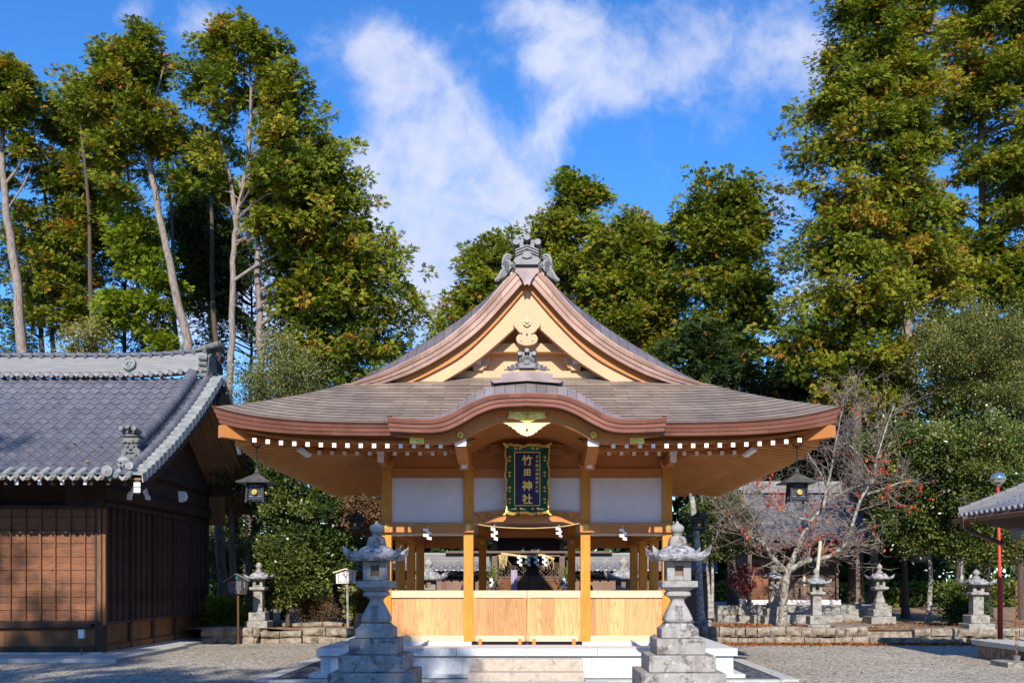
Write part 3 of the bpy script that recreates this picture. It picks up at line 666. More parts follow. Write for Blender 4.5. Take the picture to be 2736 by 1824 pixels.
for sg in (-1, 1):
    for k in range(48):
        y = 15.16+SP*.95*k
        if y > 24.1: break
        for lower in (0, 1):
            if lower and (y < 15.8 or y > 23.4): continue
            v, f = side_rafter(sg, y, lower)
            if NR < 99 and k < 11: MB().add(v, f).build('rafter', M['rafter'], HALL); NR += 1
            else: rest.add(v, f)
for sg in (-1, 1):
    for x in xsu:
        for lo in (False, True):
            if lo and x > 3.62: continue
            m_, c_ = rafter_front(sg*x, lo); rest.add([(a, 2*YC-b, c) for a, b, c in m_.v], m_.f)
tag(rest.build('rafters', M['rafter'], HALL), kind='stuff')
# soffit boards over the rafters, eave boards, kioi beams
def ring_sheet(prof, name, mat, thick=.02, cut=1.12):
    mb = MB(); R = []
    for d, z, k in prof: R.append([(x, y, z+lift(a, k)) for x, y, a, s in ring(d, 30)])
    n = len(R[0])
    for dz in ((0, thick) if thick else (0,)):
        vs = [(x, y, z+dz) for r in R for x, y, z in r]; fs = [(j*n+i, j*n+(i+1) % n, (j+1)*n+(i+1) % n, (j+1)*n+i) for j in range(len(R)-1) for i in range(n) if not (i < 30 and max(abs(R[j][i][0]), abs(R[j][(i+1) % n][0])) < cut)]
        mb.add(vs, fs)
    return mb.build(name, mat, HALL, fix=False)
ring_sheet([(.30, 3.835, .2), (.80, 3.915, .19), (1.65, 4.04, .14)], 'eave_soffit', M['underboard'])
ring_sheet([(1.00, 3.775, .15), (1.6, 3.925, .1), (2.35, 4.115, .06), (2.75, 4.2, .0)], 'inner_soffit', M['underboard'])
ring_sheet([(.34, 3.788, .2), (.34, 3.93, .2), (.46, 3.93, .2), (.46, 3.788, .2), (.34, 3.788, .2)], 'eave_board', M['beam'], 0)
ring_sheet([(1.0, 3.772, .14), (1.0, 3.845, .14), (1.1, 3.845, .14), (1.1, 3.772, .14), (1.0, 3.772, .14)], 'flying_rafter_beam', M['beam'], 0)
# hip rafters with bare noses and a painted curl
for sx in (-1, 1):
    for yy, sy in ((17.0, -1), (22.25, 1)):
        mb = MB(); mb.beam((sx*2.3, yy-sy*.19, 4.16), (sx*4.35, yy+sy*1.86, 3.89), .12, .16); mb.beam((sx*4.1, yy+sy*1.61, 3.93), (sx*4.74, yy+sy*2.25, 3.955), .13, .19)
        hb = mb.build('hip_rafter', M['beam'], HALL)
        p = Vector((sx*3.62, yy+sy*1.13, 3.72)); MB().beam(p, p+Vector((sx*.14, sy*.14, .10)), .135, .05).build('painted_curl', M['white'], hb)
        mb = MB(); mb.beam((sx*2.4, yy-sy*.09, 4.0), (sx*3.66, yy+sy*1.17, 3.80), .12, .15); mb.build('lower_hip_rafter', M['beam'], HALL)
# ---- walls below: boarded panels, folding doors, sill, floor, ceiling
for i in (0, 2):
    a, b = PX[i]+PW, PX[i+1]-PW
    sp = MB().box(a, b, 16.965, 17.01, .66, 1.345).build('front_screen', M['board'], HALL)
    MB().box(a, b, 16.925, 17.03, 1.345, 1.473).build('top_rail', M['rail'], sp, bevel=.004); MB().box(a, b, 16.925, 17.03, .57, .672).build('bottom_rail', M['rail'], sp, bevel=.004)
for a, b in ((-.951, -.004), (.004, .951)):
    d = MB().box(a, b, 16.965, 17.0, .672, 1.347).build('folding_door', M['board'], HALL)
    MB().box(a, b, 16.94, 17.02, 1.345, 1.473).build('top_rail', M['rail'], d, bevel=.004)
    sgn = 1 if a > 0 else -1; lo, hi = (a+.045, b-.045) if sgn < 0 else (a+.045, b-.045)
    MB().box(lo, hi, 16.94, 17.02, .57, .672).build('bottom_rail', M['rail'], d, bevel=.004)
    for x0, x1 in ((a, lo), (hi, b)): MB().box(x0, x1, 16.95, 17.015, .575, 1.345).build('stile', M['board'], d)
    for x in (lo+.075, hi-.075): MB().box(x-.032, x+.032, 16.90, 16.94, .505, .615).build('door_stop', M['beamy'], d)
MB().box(-2.7, -.98, 16.88, 17.12, .504, .57).build('sill_stone', M['granite'], HALL, bevel=.005); MB().box(.98, 2.7, 16.88, 17.12, .504, .57).build('sill_stone', M['granite'], HALL, bevel=.005)
mb = MB(); mb.box(-2.4, 2.4, 17.1, 22.2, 3.40, 3.44)
for x in np.arange(-2.3, 2.4, .42): mb.box(x-.02, x+.02, 17.1, 22.2, 3.36, 3.40)
mb.build('ceiling', M['beamy'], HALL)
# ---- granite platform: cap, body, plinth, steps
PLX, PY0, PY1 = 3.56, 16.12, 23.3
mb = MB(); j = [-3.56, -2.37, -1.19, 0, 1.19, 2.37, 3.56]
for a, b in zip(j[:-1], j[1:]): mb.box(a+.0015, b-.0015, PY0, PY0+.62, .375, .504)
mb.box(-3.56, 3.56, PY0+.623, PY1, .375, .503)
MB().box(-2.7, 2.7, 16.88, 22.5, .503, .505).build('hall_floor', M['granite'], HALL)
mb.build('platform_cap', M['granite'], HALL, bevel=.006)
mb = MB()
for a, b in ((-3.50, -3.36), (-3.357, -2.3), (-2.297, -1.1), (-1.097, 1.097), (1.10, 2.297), (2.3, 3.357), (3.36, 3.50)): mb.box(a, b, PY0+.06, PY0+.3, .06, .375)
mb.box(-3.50, 3.50, PY0+.3, PY1-.06, .06, .375); mb.build('platform_body', M['granite'], HALL, bevel=.004)
MB().box(-3.68, 3.68, PY0-.05, PY1+.06, -.06, .075).build('platform_plinth', M['granite'], HALL, bevel=.006)
# ================================================================ ground
def gravel_mat(name, cols, s1=19, dark=.34, bmp=.9):
    m, t, b, co, tc = bsdf(name)
    v1 = t.node('ShaderNodeTexVoronoi'); v1.inputs['Scale'].default_value = s1; t.l.new(co, v1.inputs['Vector'])
    v2 = t.node('ShaderNodeTexVoronoi'); v2.inputs['Scale'].default_value = s1*2.1; t.l.new(co, v2.inputs['Vector'])
    hue = t.node('ShaderNodeSeparateColor'); t.l.new(v1.outputs['Color'], hue.inputs[0])
    c = t.ramp(hue.outputs[0], [(0, cols[0]), (.45, cols[1]), (.8, cols[2]), (1, cols[3])])
    big = t.noise(co, .35, 5, .6); c = t.mix(1, c, t.ramp(big.outputs[0], [(.3, .80), (.7, 1.12)]), 'MULTIPLY')
    e = t.ramp(v1.outputs['Distance'], [(.0, 1.), (.55, .95), (.9, dark)]); c = t.mix(1, c, e, 'MULTIPLY')
    t.put(b.inputs['Base Color'], c); b.inputs['Roughness'].default_value = .9; b.inputs['Specular IOR Level'].default_value = .2
    h = t.math('ADD', t.math('MULTIPLY', v1.outputs['Distance'], -1), t.math('MULTIPLY', v2.outputs['Distance'], -.4)); bump(t, b, h, bmp, .03)
    return m
M['gravel'] = gravel_mat('court gravel', [(.29, .245, .195), (.48, .42, .335), (.56, .495, .40), (.68, .63, .56)])
M['darkgravel'] = gravel_mat('dark crushed stone', [(.07, .075, .085), (.12, .125, .14), (.16, .165, .18), (.24, .25, .27)], 14)
M['soil'] = noise_mat('trodden soil', [(.15, .085, .045), (.27, .17, .10), (.36, .25, .16)], 2.5, detail=8, rough=.95, bmp=.4, bscale=18, blot=((.10, .09, .03), 1.4, .6, .75))
M['grass'] = noise_mat('rough grass', [(.05, .075, .018), (.13, .15, .035), (.22, .20, .06)], .7, detail=8, rough=.95)
M['concrete'] = noise_mat('pale concrete', [(.40, .39, .37), (.50, .49, .47)], 3, detail=6, rough=.9, fine=.08, bmp=.08, blot=((.25, .24, .22), 4, .6, .75))
M['paving'] = noise_mat('grey paving granite', [(.40, .40, .40), (.50, .50, .50)], 8, detail=6, rough=.85, fine=.12, bmp=.1)
def struct(name, mb, mat): return tag(mb.build(name, mat), kind='structure')
struct('gravel_court', MB().add([(-300, -60, 0), (300, -60, 0), (300, 500, 0), (-300, 500, 0)], [(0, 1, 2, 3)]), M['gravel'])
# raised woodland floor behind the court (its own low retaining walls are built further on)
def hump(x, y): return .36+.03*sin(x*1.3+y*.7)+.02*sin(x*3.1-y*2.3)
struct('woodland_ground', MB().grid(np.linspace(-60, -3.75, 90), np.concatenate([np.linspace(25.2, 45, 50), [60, 100, 400]]), lambda x, y: (x, y, hump(x, y)))
       .grid(np.linspace(3.75, 60, 90), np.concatenate([np.linspace(25.35, 45, 50), [60, 100, 400]]), lambda x, y: (x, y, hump(x, y) if y > 25.5 else .33)), M['soil'])
struct('far_field', MB().add([(-60, 47, .42), (60, 47, .42), (120, 400, .6), (-120, 400, .6)], [(0, 1, 2, 3)]), M['grass'])
# dark crushed-stone strip round the platform with its stone kerb, paved approach
struct('crushed_stone_strip', MB().box(-4.2, 4.2, 15.72, 23.9, -.03, .012), M['darkgravel'])
mb = MB()
for sg in (-1, 1):
    y = 15.60
    while y < 23.6: mb.box(sg*4.32-.13, sg*4.32+.13, y+.004, y+1.15, -.05, .035); y += 1.16
    x = .95
    while x < 4.15: mb.box(min(sg*x, sg*min(x+1.05, 4.19)), max(sg*x, sg*min(x+1.05, 4.19)), 15.5, 15.72, -.05, .033); x += 1.06
struct('stone_kerb', mb, M['concrete'])
mb = MB(); y = 15.46
for r in range(4):
    for a, b in ((-1.3, -.42), (-.415, .46), (.465, 1.3)): mb.box(a, b, y-1.2, y-.005, -.05, .022)
    y -= 1.2
struct('stone_path', mb, M['paving'])
def tread(y0, y1, z, w0, w1, lab):
    o = MB().box(w0, w1, y0, y1, 0, z).build('stone_step', M['step'], bevel=.012)
    return tag(o, lab, 'step', 'stone steps before the hall')
tread(15.84, 16.07, .345, -.945, .925, 'upper pinkish granite step against the hall platform')
tread(15.50, 15.835, .155, -.965, .935, 'lower pinkish granite step before the hall platform')
# ================================================================ old timber hall with tiled roof (left)
M['tile'] = noise_mat('smoked grey roof tile', [(.105, .105, .128), (.145, .145, .172), (.19, .188, .21)], 3.2, detail=6, rough=.33, spec=.6, fine=.08, blot=((.10, .095, .10), 6, .6, .8))
M['vtile'] = noise_mat('lichened verge tile', [(.17, .175, .17), (.26, .27, .26), (.34, .35, .33)], 7, detail=6, rough=.75, spec=.3)
M['noshi'] = noise_mat('pale ridge tile', [(.20, .195, .20), (.28, .27, .275)], 5, stretch=(.5, 1, 3), detail=6, rough=.55, spec=.45)
M['darkoni'] = noise_mat('mossy ogre tile', [(.07, .075, .07), (.14, .145, .135), (.22, .22, .21)], 9, detail=6, rough=.7)
TH = thing('timber_hall', 'old dark brown timber hall with grey pantile roof and lattice walls', 'shrine hall', (-13, 20.5, 0))
XW, YF, YB2 = -9.09, 20.5, 27.3
RP = Curve1([(18.85, 3.70), (19.6, 4.06), (20.4, 4.48), (21.3, 5.0), (22.5, 5.76), (23.9, 6.76)])
def rz(y): return RP(y if y < 23.9 else 47.8-y)
XV, XL = -7.86, -16.9
def slope_tiles(front=True):
    mb = MB(); cw = .245; ncol = int((XV-XL)/cw); ns = 20
    Yt = [18.85+(23.75-18.85)*k/ns for k in range(ns+1)]
    us = []
    for c in range(ncol):
        for q in (0, .1, .2, .32, .45, .6, .75, .88): us.append((XV-(c+q)*cw, q))
    us.append((XV-ncol*cw, 0))
    def prof(q): return .062*(.5+.5*cos(2*pi*q))**1.7
    secs = []
    for k in range(ns):
        for y, up in ((Yt[k]-.025, .042), (Yt[k+1], .0)):
            dy = .04*(1 if up else 1)
            secs.append([(x, (y+.012*sin(2*pi*q)) if front else 47.8-(y+.012*sin(2*pi*q)), rz(y)+prof(q)+up) for x, q in us])
        secs[-1] = secs[-1]
    n = len(us); vs = [p for s in secs for p in s]
    fs = [((j*n+i, j*n+i+1, (j+1)*n+i+1, (j+1)*n+i) if not front else (j*n+i, (j+1)*n+i, (j+1)*n+i+1, j*n+i+1)) for j in range(len(secs)-1) for i in range(n-1)]
    mb.add(vs, fs); return mb
if 1:
    slope_tiles(True).build('tiled_roof', M['tile'], TH, smooth=42, fix=False)
    mb = MB(); mb.grid([XL, XV+.1], [23.7, 24.5, 25.5, 26.5, 27.5, 28.95], lambda x, y: (x, y, rz(y))); mb.build('rear_roof', M['tile'], TH, fix=False)
# eave row of round end tiles and pendants
mb = MB(); k = 0
while XV-k*.245 > XL:
    x = XV-k*.245
    mb.tube([(x, 18.79, 3.715), (x, 19.1, 3.87)], .062, 12)
    mb.tube([(x+.04*cos(t), 18.787, 3.715+.04*sin(t)) for t in np.linspace(0, 2*pi, 11)], .008, 4)
    q = [(x-.06, 3.73), (x-.1225, 3.685), (x-.185, 3.73), (x-.185, 3.67), (x-.1225, 3.615), (x-.06, 3.67)]; mb.prism(q, 18.82, 18.85); k += 1
mb.build('eave_tile_row', M['vtile'], TH, smooth=45)
# main ridge: courses of flat tiles, round tiles above and below, crest, rising end
def rise(x): return .16*max(0, (x+10.2)/2.4)**2
XR = -7.95
mb = MB(); xx = [XL]+list(np.linspace(-10.6, XR, 14))
def ridge_layer(z0, z1, hw):
    mb.loft([[(x, 23.9-hw, z0+rise(x)), (x, 23.9+hw, z0+rise(x)), (x, 23.9+hw, z1+rise(x)), (x, 23.9-hw, z1+rise(x))] for x in xx])
for i in range(9): ridge_layer(6.80+i*.043, 6.80+i*.043+.036, .30-.012*i)
ridge_layer(6.75, 7.19, .18)
rg = mb.build('main_ridge', M['noshi'], TH)
mb = MB(); k = 0
while XR-.12-k*.245 > XL:
    x = XR-.1-k*.245
    mb.tube([(x, 23.50, 6.70+rise(x)), (x, 23.75, 6.80+rise(x))], .058, 12); swp = [(x-.05, 6.72), (x-.12, 6.665), (x-.195, 6.72), (x-.195, 6.77), (x-.05, 6.77)]
    mb.prism([(a, b+rise(x)) for a, b in swp], 23.52, 23.6)
    k += 1
mb.build('ridge_foot_tiles', M['noshi'], rg, smooth=45)
mb = MB(); mb.loft([[(x, 23.9+.15*cos(t), 7.26+rise(x)+.075*sin(t)) for t in np.linspace(0, 2*pi, 13)[:-1]] for x in xx])
k = 0
while XR-k*.27 > XL:
    x = XR-.05-k*.27; mb.tube([(x, 23.66, 7.21+rise(x)), (x, 23.78, 7.25+rise(x))], .05, 10)
    mb.tube([(x-.0, 23.9, 7.27+rise(x)), (x+.07, 23.9, 7.28+rise(x))], .09, 12); k += 1
mb.build('ridge_cap_tiles', M['tile'], rg, smooth=45)
c = pt(343, 970, 23.55); mb = MB(); mb.disc((c.x, c.z), .165, 23.54, 23.62, 22); mb.build('crest_tile', M['vtile'], rg)
mb = MB(); swirl(mb, c.x, c.z, .135, 23.54); mb.build('crest_swirl', M['vtile'], rg, smooth=50)
# ridge end ornament facing +x
mb = MB(); mb.prismx([(23.55, 6.62), (23.57, 6.95), (23.66, 7.2), (23.9, 7.34), (24.14, 7.2), (24.23, 6.95), (24.25, 6.62)], XR-.02, XR+.08)
for z in (6.72, 6.86, 7.0, 7.14): mb.tube([(XR-.14, 23.57, z), (XR+.06, 23.57, z-.02)], .065, 10)
for y in (23.72, 24.08, 23.9): mb.tube([(XR-.35, y, 7.36+.05*(y == 23.9)), (XR+.30, y, 7.52+.05*(y == 23.9))], [.055, .085], 12)
mb.build('ridge_end_ornament', M['darkoni'], TH, smooth=45)
# descending ridge with ogre tile at its foot
XD = -8.22
yy = np.linspace(19.95, 23.45, 22)
mb = MB()
for i in range(5): mb.loft([[(XD-.15+.012*i, y, rz(y)+.06+i*.04), (XD+.15-.012*i, y, rz(y)+.06+i*.04), (XD+.15-.012*i, y, rz(y)+.09+i*.04), (XD-.15+.012*i, y, rz(y)+.09+i*.04)] for y in yy])
mb.loft([[(XD-.09, y, rz(y)), (XD+.09, y, rz(y)), (XD+.09, y, rz(y)+.26), (XD-.09, y, rz(y)+.26)] for y in yy])
dr = mb.build('descending_ridge', M['tile'], TH)
mb = MB()
for i in range(len(yy)-1):
    a, b = yy[i], yy[i+1]; mb.tube([(XD, a-.01, rz(a)+.285), (XD, b, rz(b)+.27)], [.135, .125], 14)
mb.tube([(XD, 23.4, rz(23.4)+.29), (XD, 23.52, rz(23.5)+.29)], [.14, .10], 14)
mb.build('round_cap_tiles', M['tile'], dr, smooth=45)
mb = MB(); b = [(0, 4.78), (.13, 4.76), (.12, 4.66), (.16, 4.60), (.17, 4.50), (.12, 4.42), (.19, 4.33), (.20, 4.22), (.12, 4.12), (.13, 4.04), (0, 4.02)]
mb.prism([(XD+x, z) for x, z in b]+[(XD-x, z) for x, z in b[-2:0:-1]], 19.80, 19.95)
for sx in (-1, 0, 1): mb.tube([(XD+sx*.13, 19.62, 4.80+(.02 if sx == 0 else -.02)), (XD+sx*.13, 19.95, 4.74)], .05, 10)
for z, w in ((4.70, .17), (4.64, .15)): mb.box(XD-w, XD+w, 19.75, 19.9, z, z+.035)
for sx in (-1, 1):
    mb.tube([(XD+sx*x, 19.77, z) for x, z in catmull([(.02, 4.50), (.07, 4.54), (.13, 4.52), (.19, 4.58)], 4)], .026, 6)
    mb.tube([(XD+sx*.065+.02*cos(t), 19.775, 4.44+.02*sin(t)) for t in np.linspace(0, 6.3, 9)], .013, 5)
    mb.tube([(XD+sx*x, 19.77, z) for x, z in catmull([(0, 4.30), (.07, 4.32), (.11, 4.26), (.06, 4.20), (0, 4.19)], 4)], .018, 6)
    mb.tube([(XD+sx*(.15+.05*cos(t)*(1-t/9)), 19.77, 4.14+.05*sin(t)*(1-t/9)) for t in np.linspace(0, 7, 14)], .018, 5)
mb.lathe([(.0, -.03), (.035, -.02), (.04, .0), (.02, .03), (0, .035)], (XD, 19.76, 4.38), 8)
mb.build('ogre_tile', M['darkoni'], dr, smooth=45)
mb = MB(); mb.disc((XD-.02, 3.80), .105, 18.72, 18.8, 18); swirl(mb, XD-.02, 3.80, .075, 18.72, 5)
for sx in (-1, 1): mb.tube([(XD+.18+.06*cos(t)*(1-t/9)*sx, 18.9, 3.93+.06*sin(t)*(1-t/9)) for t in np.linspace(0, 7, 14)], .02, 5)
mb.lathe([(0, -.1), (.12, -.06), (.15, 0), (.08, .08), (0, .1)], (XD+.12, 19.2, 4.05), 12); mb.disc((XD+.36, 3.92), .085, 18.85, 18.93, 16)
mb.build('corner_tile', M['vtile'], TH, smooth=45)
# round row and verge tiles along the gable edge
yv = np.linspace(18.9, 23.85, 24)
mb = MB()
for a, b in zip(yv[:-1], yv[1:]): mb.tube([(-7.93, a-.01, rz(a)+.085), (-7.93, b, rz(b)+.075)], [.085, .078], 12)
mb.build('verge_round_tiles', M['tile'], TH, smooth=45)
mb = MB()
for a, b in zip(yv[:-1], yv[1:]):
    mb.loft([[(-7.86, a-.03, rz(a)+.06), (-7.60, a-.03, rz(a)+.045), (-7.585, a-.03, rz(a)-.13), (-7.61, a-.03, rz(a)-.13), (-7.62, a-.03, rz(a)+.01), (-7.86, a-.03, rz(a)+.02)],
             [(-7.86, b, rz(b)+.03), (-7.60, b, rz(b)+.015), (-7.585, b, rz(b)-.16), (-7.61, b, rz(b)-.16), (-7.62, b, rz(b)-.02), (-7.86, b, rz(b)-.01)]])
for a, b in zip(yv[:-1], yv[1:]):                     # far slope
    a2, b2 = 47.8-a, 47.8-b
    mb.loft([[(-7.86, y, rz(y)+.06+d), (-7.60, y, rz(y)+.045+d), (-7.585, y, rz(y)-.13+d), (-7.61, y, rz(y)-.13+d), (-7.62, y, rz(y)+.01+d), (-7.86, y, rz(y)+.02+d)] for y, d in ((a2, .02), (b2, -.01))])
mb.build('verge_tiles', M['vtile'], TH, fix=True)
# soffits, rafters, bargeboards
for sl_, (ya, yb) in (('front', (18.95, 23.9)), ('rear', (23.9, 28.85))):
    Y = np.linspace(ya, yb, 12)
    mb = MB()
    for a in np.linspace(ya, yb, 26)[:-1]:
        b = a+(yb-ya)/25; mb.loft([[(XL, y, rz(y)-.10+d), (-7.66, y, rz(y)-.10+d), (-7.66, y, rz(y)-.07+d), (XL, y, rz(y)-.07+d)] for y, d in ((a, .012 if sl_ == 'rear' else 0), (b, 0 if sl_ == 'rear' else .012))])
    mb.build('soffit_boards', M['soffit'], TH)
    mb = MB()
    for x in [-7.98, -8.32, -8.66, -9.0]+([-9.44-.455*k for k in range(16)] if sl_ == 'front' else []):
        mb.loft([[(x-.035, y, rz(y)-.20), (x+.035, y, rz(y)-.20), (x+.035, y, rz(y)-.10), (x-.035, y, rz(y)-.10)] for y in (Y if x > -9.1 else Y[:5])])
    tag(mb.build('eave_rafters', M['soffit'] if sl_ == 'rear' else M['dkwood'], TH), kind='stuff')
    MB().loft([[(-7.78, y, rz(y)-.44+.06*abs(y-23.9)/5), (-7.69, y, rz(y)-.44+.06*abs(y-23.9)/5), (-7.69, y, rz(y)-.10), (-7.78, y, rz(y)-.10)] for y in Y]).build('bargeboard', M['dkwood'], TH)
mb = MB()
for k in range(17):
    x = -8.32-.455*k; mb.box(x-.036, x+.036, 18.955, 18.97, rz(18.96)-.20, rz(18.96)-.11)
tag(mb.build('white_rafter_ends', M['white'], TH), kind='stuff')
for z in (3.44, 3.55): MB().box(-7.80, -7.67, 18.93, 18.945, z-.045, z+.045).build('white_bargeboard_end', M['white'], TH)
MB().box(XL, -7.8, 18.98, 19.06, rz(19.0)-.10, rz(19.0)-.0).build('eave_fascia', M['dkwoodx'], TH)
# gable pendant edged white, seen side on
mb = MB(); q = [(23.55, 6.05), (23.75, 6.3), (23.9, 6.35), (24.05, 6.3), (24.25, 6.05), (24.1, 5.75), (24.0, 5.5), (23.9, 5.42), (23.8, 5.5), (23.7, 5.75)]; mb.prismx(q, -7.68, -7.60); gp = mb.build('gable_pendant', M['dkwood'], TH)
for (y, z) in ((24.7, 5.60), (25.3, 5.30)):
    MB().loft([[(-7.70, y+dy-.03, z+dz), (-7.61, y+dy-.03, z+dz), (-7.61, y+dy+.03, z+dz), (-7.70, y+dy+.03, z+dz)] for dy, dz in ((0, .25), (.05, .05), (-.02, -.12), (.10, -.3))]).build('white_fin', M['white'], TH)
# walls
def board(name, x0, x1, y0, y1, z0, z1, m='dkwood', bev=0): return MB().box(x0, x1, y0, y1, z0, z1).build(name, M[m], TH, bevel=bev)
mb = MB()
for k in range(9): mb.box(XL, -9.2, YF+.012*(k % 2 == 9), YF+.04, .72+.287*k+.005, min(3.24, .72+.287*(k+1)-.004))
mb.build('front_wall', M['dkboard'], TH, bevel=.004)
board('front_wall_backing', XL, -9.2, YF+.041, YF+.06, .72, 3.24, 'dkwoodx')
board('front_base_boards', XL, -9.28, YF+.02, YF+.06, .2, .64, 'dkbase')
board('front_sill', XL, -9.28, YF-.05, YF+.1, .115, .235, 'dkwoodx'); board('front_mid_beam', XL, -9.33, YF-.10, YF+.1, .635, .72, 'dkwoodx', .004)
board('front_frame', XL, -9.12, YF-.045, YF, .722, .79, 'dkwoodx'); board('front_frame', XL, -9.12, YF-.045, YF, 3.19, 3.26, 'dkwoodx')
x = -9.155; i = 0
while x > XL:
    w = .045 if i % 4 == 0 else .021
    MB().box(x-w/2-(.0 if i else .03), x+w/2, YF-.05, YF, .79, 3.19).build('wall_batten', M['dkbase'] if i % 4 == 0 else M['dkboard'], TH); x -= .32; i += 1
board('upper_recess_wall', XL, -9.3, YF+.35, YF+.4, 3.2, 4.2, 'dkwoodx')
board('corner_post', -9.28, -9.092, YF-.02, YF+.17, .115, 4.3); board('corner_upper_panel', -9.95, -9.28, YF+.05, YF+.1, 3.26, 4.2)
for xx_ in (-11.75, -14.3): board('front_post', xx_-.09, xx_+.09, YF+.1, YF+.28, 3.2, 4.2)
# gable side
GY1 = YB2
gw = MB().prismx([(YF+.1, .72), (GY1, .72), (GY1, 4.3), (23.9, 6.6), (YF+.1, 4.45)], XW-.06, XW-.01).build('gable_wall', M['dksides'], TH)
for k in range(22):
    y = 20.83+k*.3265; wide = k % 4 == 3
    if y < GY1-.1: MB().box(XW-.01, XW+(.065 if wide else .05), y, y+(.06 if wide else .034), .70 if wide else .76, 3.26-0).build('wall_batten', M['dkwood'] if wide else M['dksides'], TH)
MB().box(XW-.01, XW+.05, YF-.03, YF+.05, .70, 3.2).build('wall_batten', M['dkbase'], TH)
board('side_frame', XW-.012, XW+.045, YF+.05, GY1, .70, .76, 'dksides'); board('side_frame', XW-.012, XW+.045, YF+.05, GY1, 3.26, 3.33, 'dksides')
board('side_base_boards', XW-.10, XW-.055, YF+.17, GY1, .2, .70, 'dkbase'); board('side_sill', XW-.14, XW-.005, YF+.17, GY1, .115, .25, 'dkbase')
for y in (21.86, 23.2, 24.6, 26.0, 27.2): board('side_post', XW-.12, XW-.004, y, y+.15, .115, .70)
board('side_beam', XW-.03, XW+.10, YF-.1, GY1+.1, 3.42, 3.66, 'dkwood'); board('side_upper_beam', XW-.03, XW+.12, YF-.3, GY1+.2, 4.12, 4.34, 'dkwood')
pu = MB().box(XW-.1, -8.14, GY1-.1, GY1+.1, 4.08, 4.34).build('purlin', M['dkwoodx'], TH); MB().box(-8.14, -8.125, GY1-.1, GY1+.1, 4.09, 4.33).build('white_end', M['white'], pu)
pu = MB().box(XW-.1, -8.3, YF-.1, YF+.1, 3.86, 4.08).build('purlin', M['dkwoodx'], TH); MB().box(-8.3, -8.285, YF-.1, YF+.1, 3.87, 4.07).build('white_end', M['white'], pu)
board('end_post', XW-.18, XW-.002, GY1-.18, GY1, .115, 4.1); board('rear_wall', XL, XW-.18, GY1-.06, GY1, .115, 4.2)
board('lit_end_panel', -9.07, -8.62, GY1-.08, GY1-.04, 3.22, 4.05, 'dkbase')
# white-edged carved noses under the purlin ends
mb = MB()
for path in ([(-8.30, 3.80), (-8.32, 3.70), (-8.40, 3.64), (-8.44, 3.56), (-8.50, 3.50), (-8.52, 3.38)], [(-8.30, 3.80), (-8.27, 3.70), (-8.20, 3.62), (-8.17, 3.52), (-8.13, 3.46), (-8.12, 3.38)]):
    mb.loft([[(x-.03, 20.38, z), (x+.03, 20.38, z), (x+.03, 20.52, z), (x-.03, 20.52, z)] for x, z in catmull(path, 3)])
mb.build('white_frog_leg_bracket', M['white'], TH)
MB().prism([(-8.72, 3.62), (-8.60, 3.66), (-8.56, 3.76), (-8.60, 3.88), (-8.74, 3.88)], 23.9, 24.1).build('white_beam_nose', M['white'], TH)
board('foundation', XL, XW-.0, YF-.04, GY1+.05, .0, .114, 'concrete')
# apron, meter post, pipe
struct('concrete_apron', MB().box(XL, -8.27, 19.2, 23.3, -.05, .075).box(XL, -8.45, 23.3, 27.6, -.05, .072), M['concrete'])
mp = thing('meter_post', 'small grey electric box on a thin pipe before the timber hall', 'utility box', (-9.43, 20.2, .075))
MB().tube([(-9.43, 20.2, .07), (-9.42, 20.2, .45)], .016, 8).build('pipe', M['dkbase'], mp)
MB().box(-9.48, -9.37, 20.15, 20.24, .43, .60).box(-9.485, -9.365, 20.14, 20.25, .60, .615).build('box', M['plaster'], mp, bevel=.006)
bx = thing('ground_box', 'small dark grey box with a pale conduit on the ground by the timber hall', 'utility box', (-7.6, 25.2, 0))
MB().box(-7.72, -7.5, 25.1, 25.25, 0, .28).build('box', M['oni'], bx, bevel=.01)
MB().tube([(-8.5, 25.6, .34), (-8.38, 25.5, .12), (-8.3, 25.45, .08), (-7.7, 25.05, .06)], .018, 6).build('conduit', M['plaster'], bx)
# ================================================================ lettering
def text_mesh(body, size, extrude=.004, bevel=0, fat=0):
    cu = bpy.data.curves.new("t", 'FONT'); cu.body = body; cu.size = size; cu.extrude = extrude; cu.align_x = 'CENTER'; cu.align_y = 'CENTER'; cu.bevel_depth = bevel; cu.offset = fat; cu.resolution_u = 3
    o = bpy.data.objects.new("t", cu); COL.objects.link(o); bpy.context.view_layer.update()
    me = bpy.data.meshes.new_from_object(o.evaluated_get(bpy.context.evaluated_depsgraph_get())); bpy.data.objects.remove(o); bpy.data.curves.remove(cu); return me
def lettering(items, mat, parent, tilt=0, extrude=.004, name='lettering', bold=0):
    """items (text, x, y, z, size), facing -y, laid into one mesh"""
    mb = MB()
    for body, x, y, z, size in items:
        me = text_mesh(body, size, extrude, bold); R = Matrix.Translation((x, y, z)) @ Matrix.Rotation(pi/2-tilt, 4, 'X')
        mb.add([R @ v.co for v in me.vertices], [tuple(p.vertices) for p in me.polygons]); bpy.data.meshes.remove(me)
    return mb.build(name, mat, parent, fix=False)
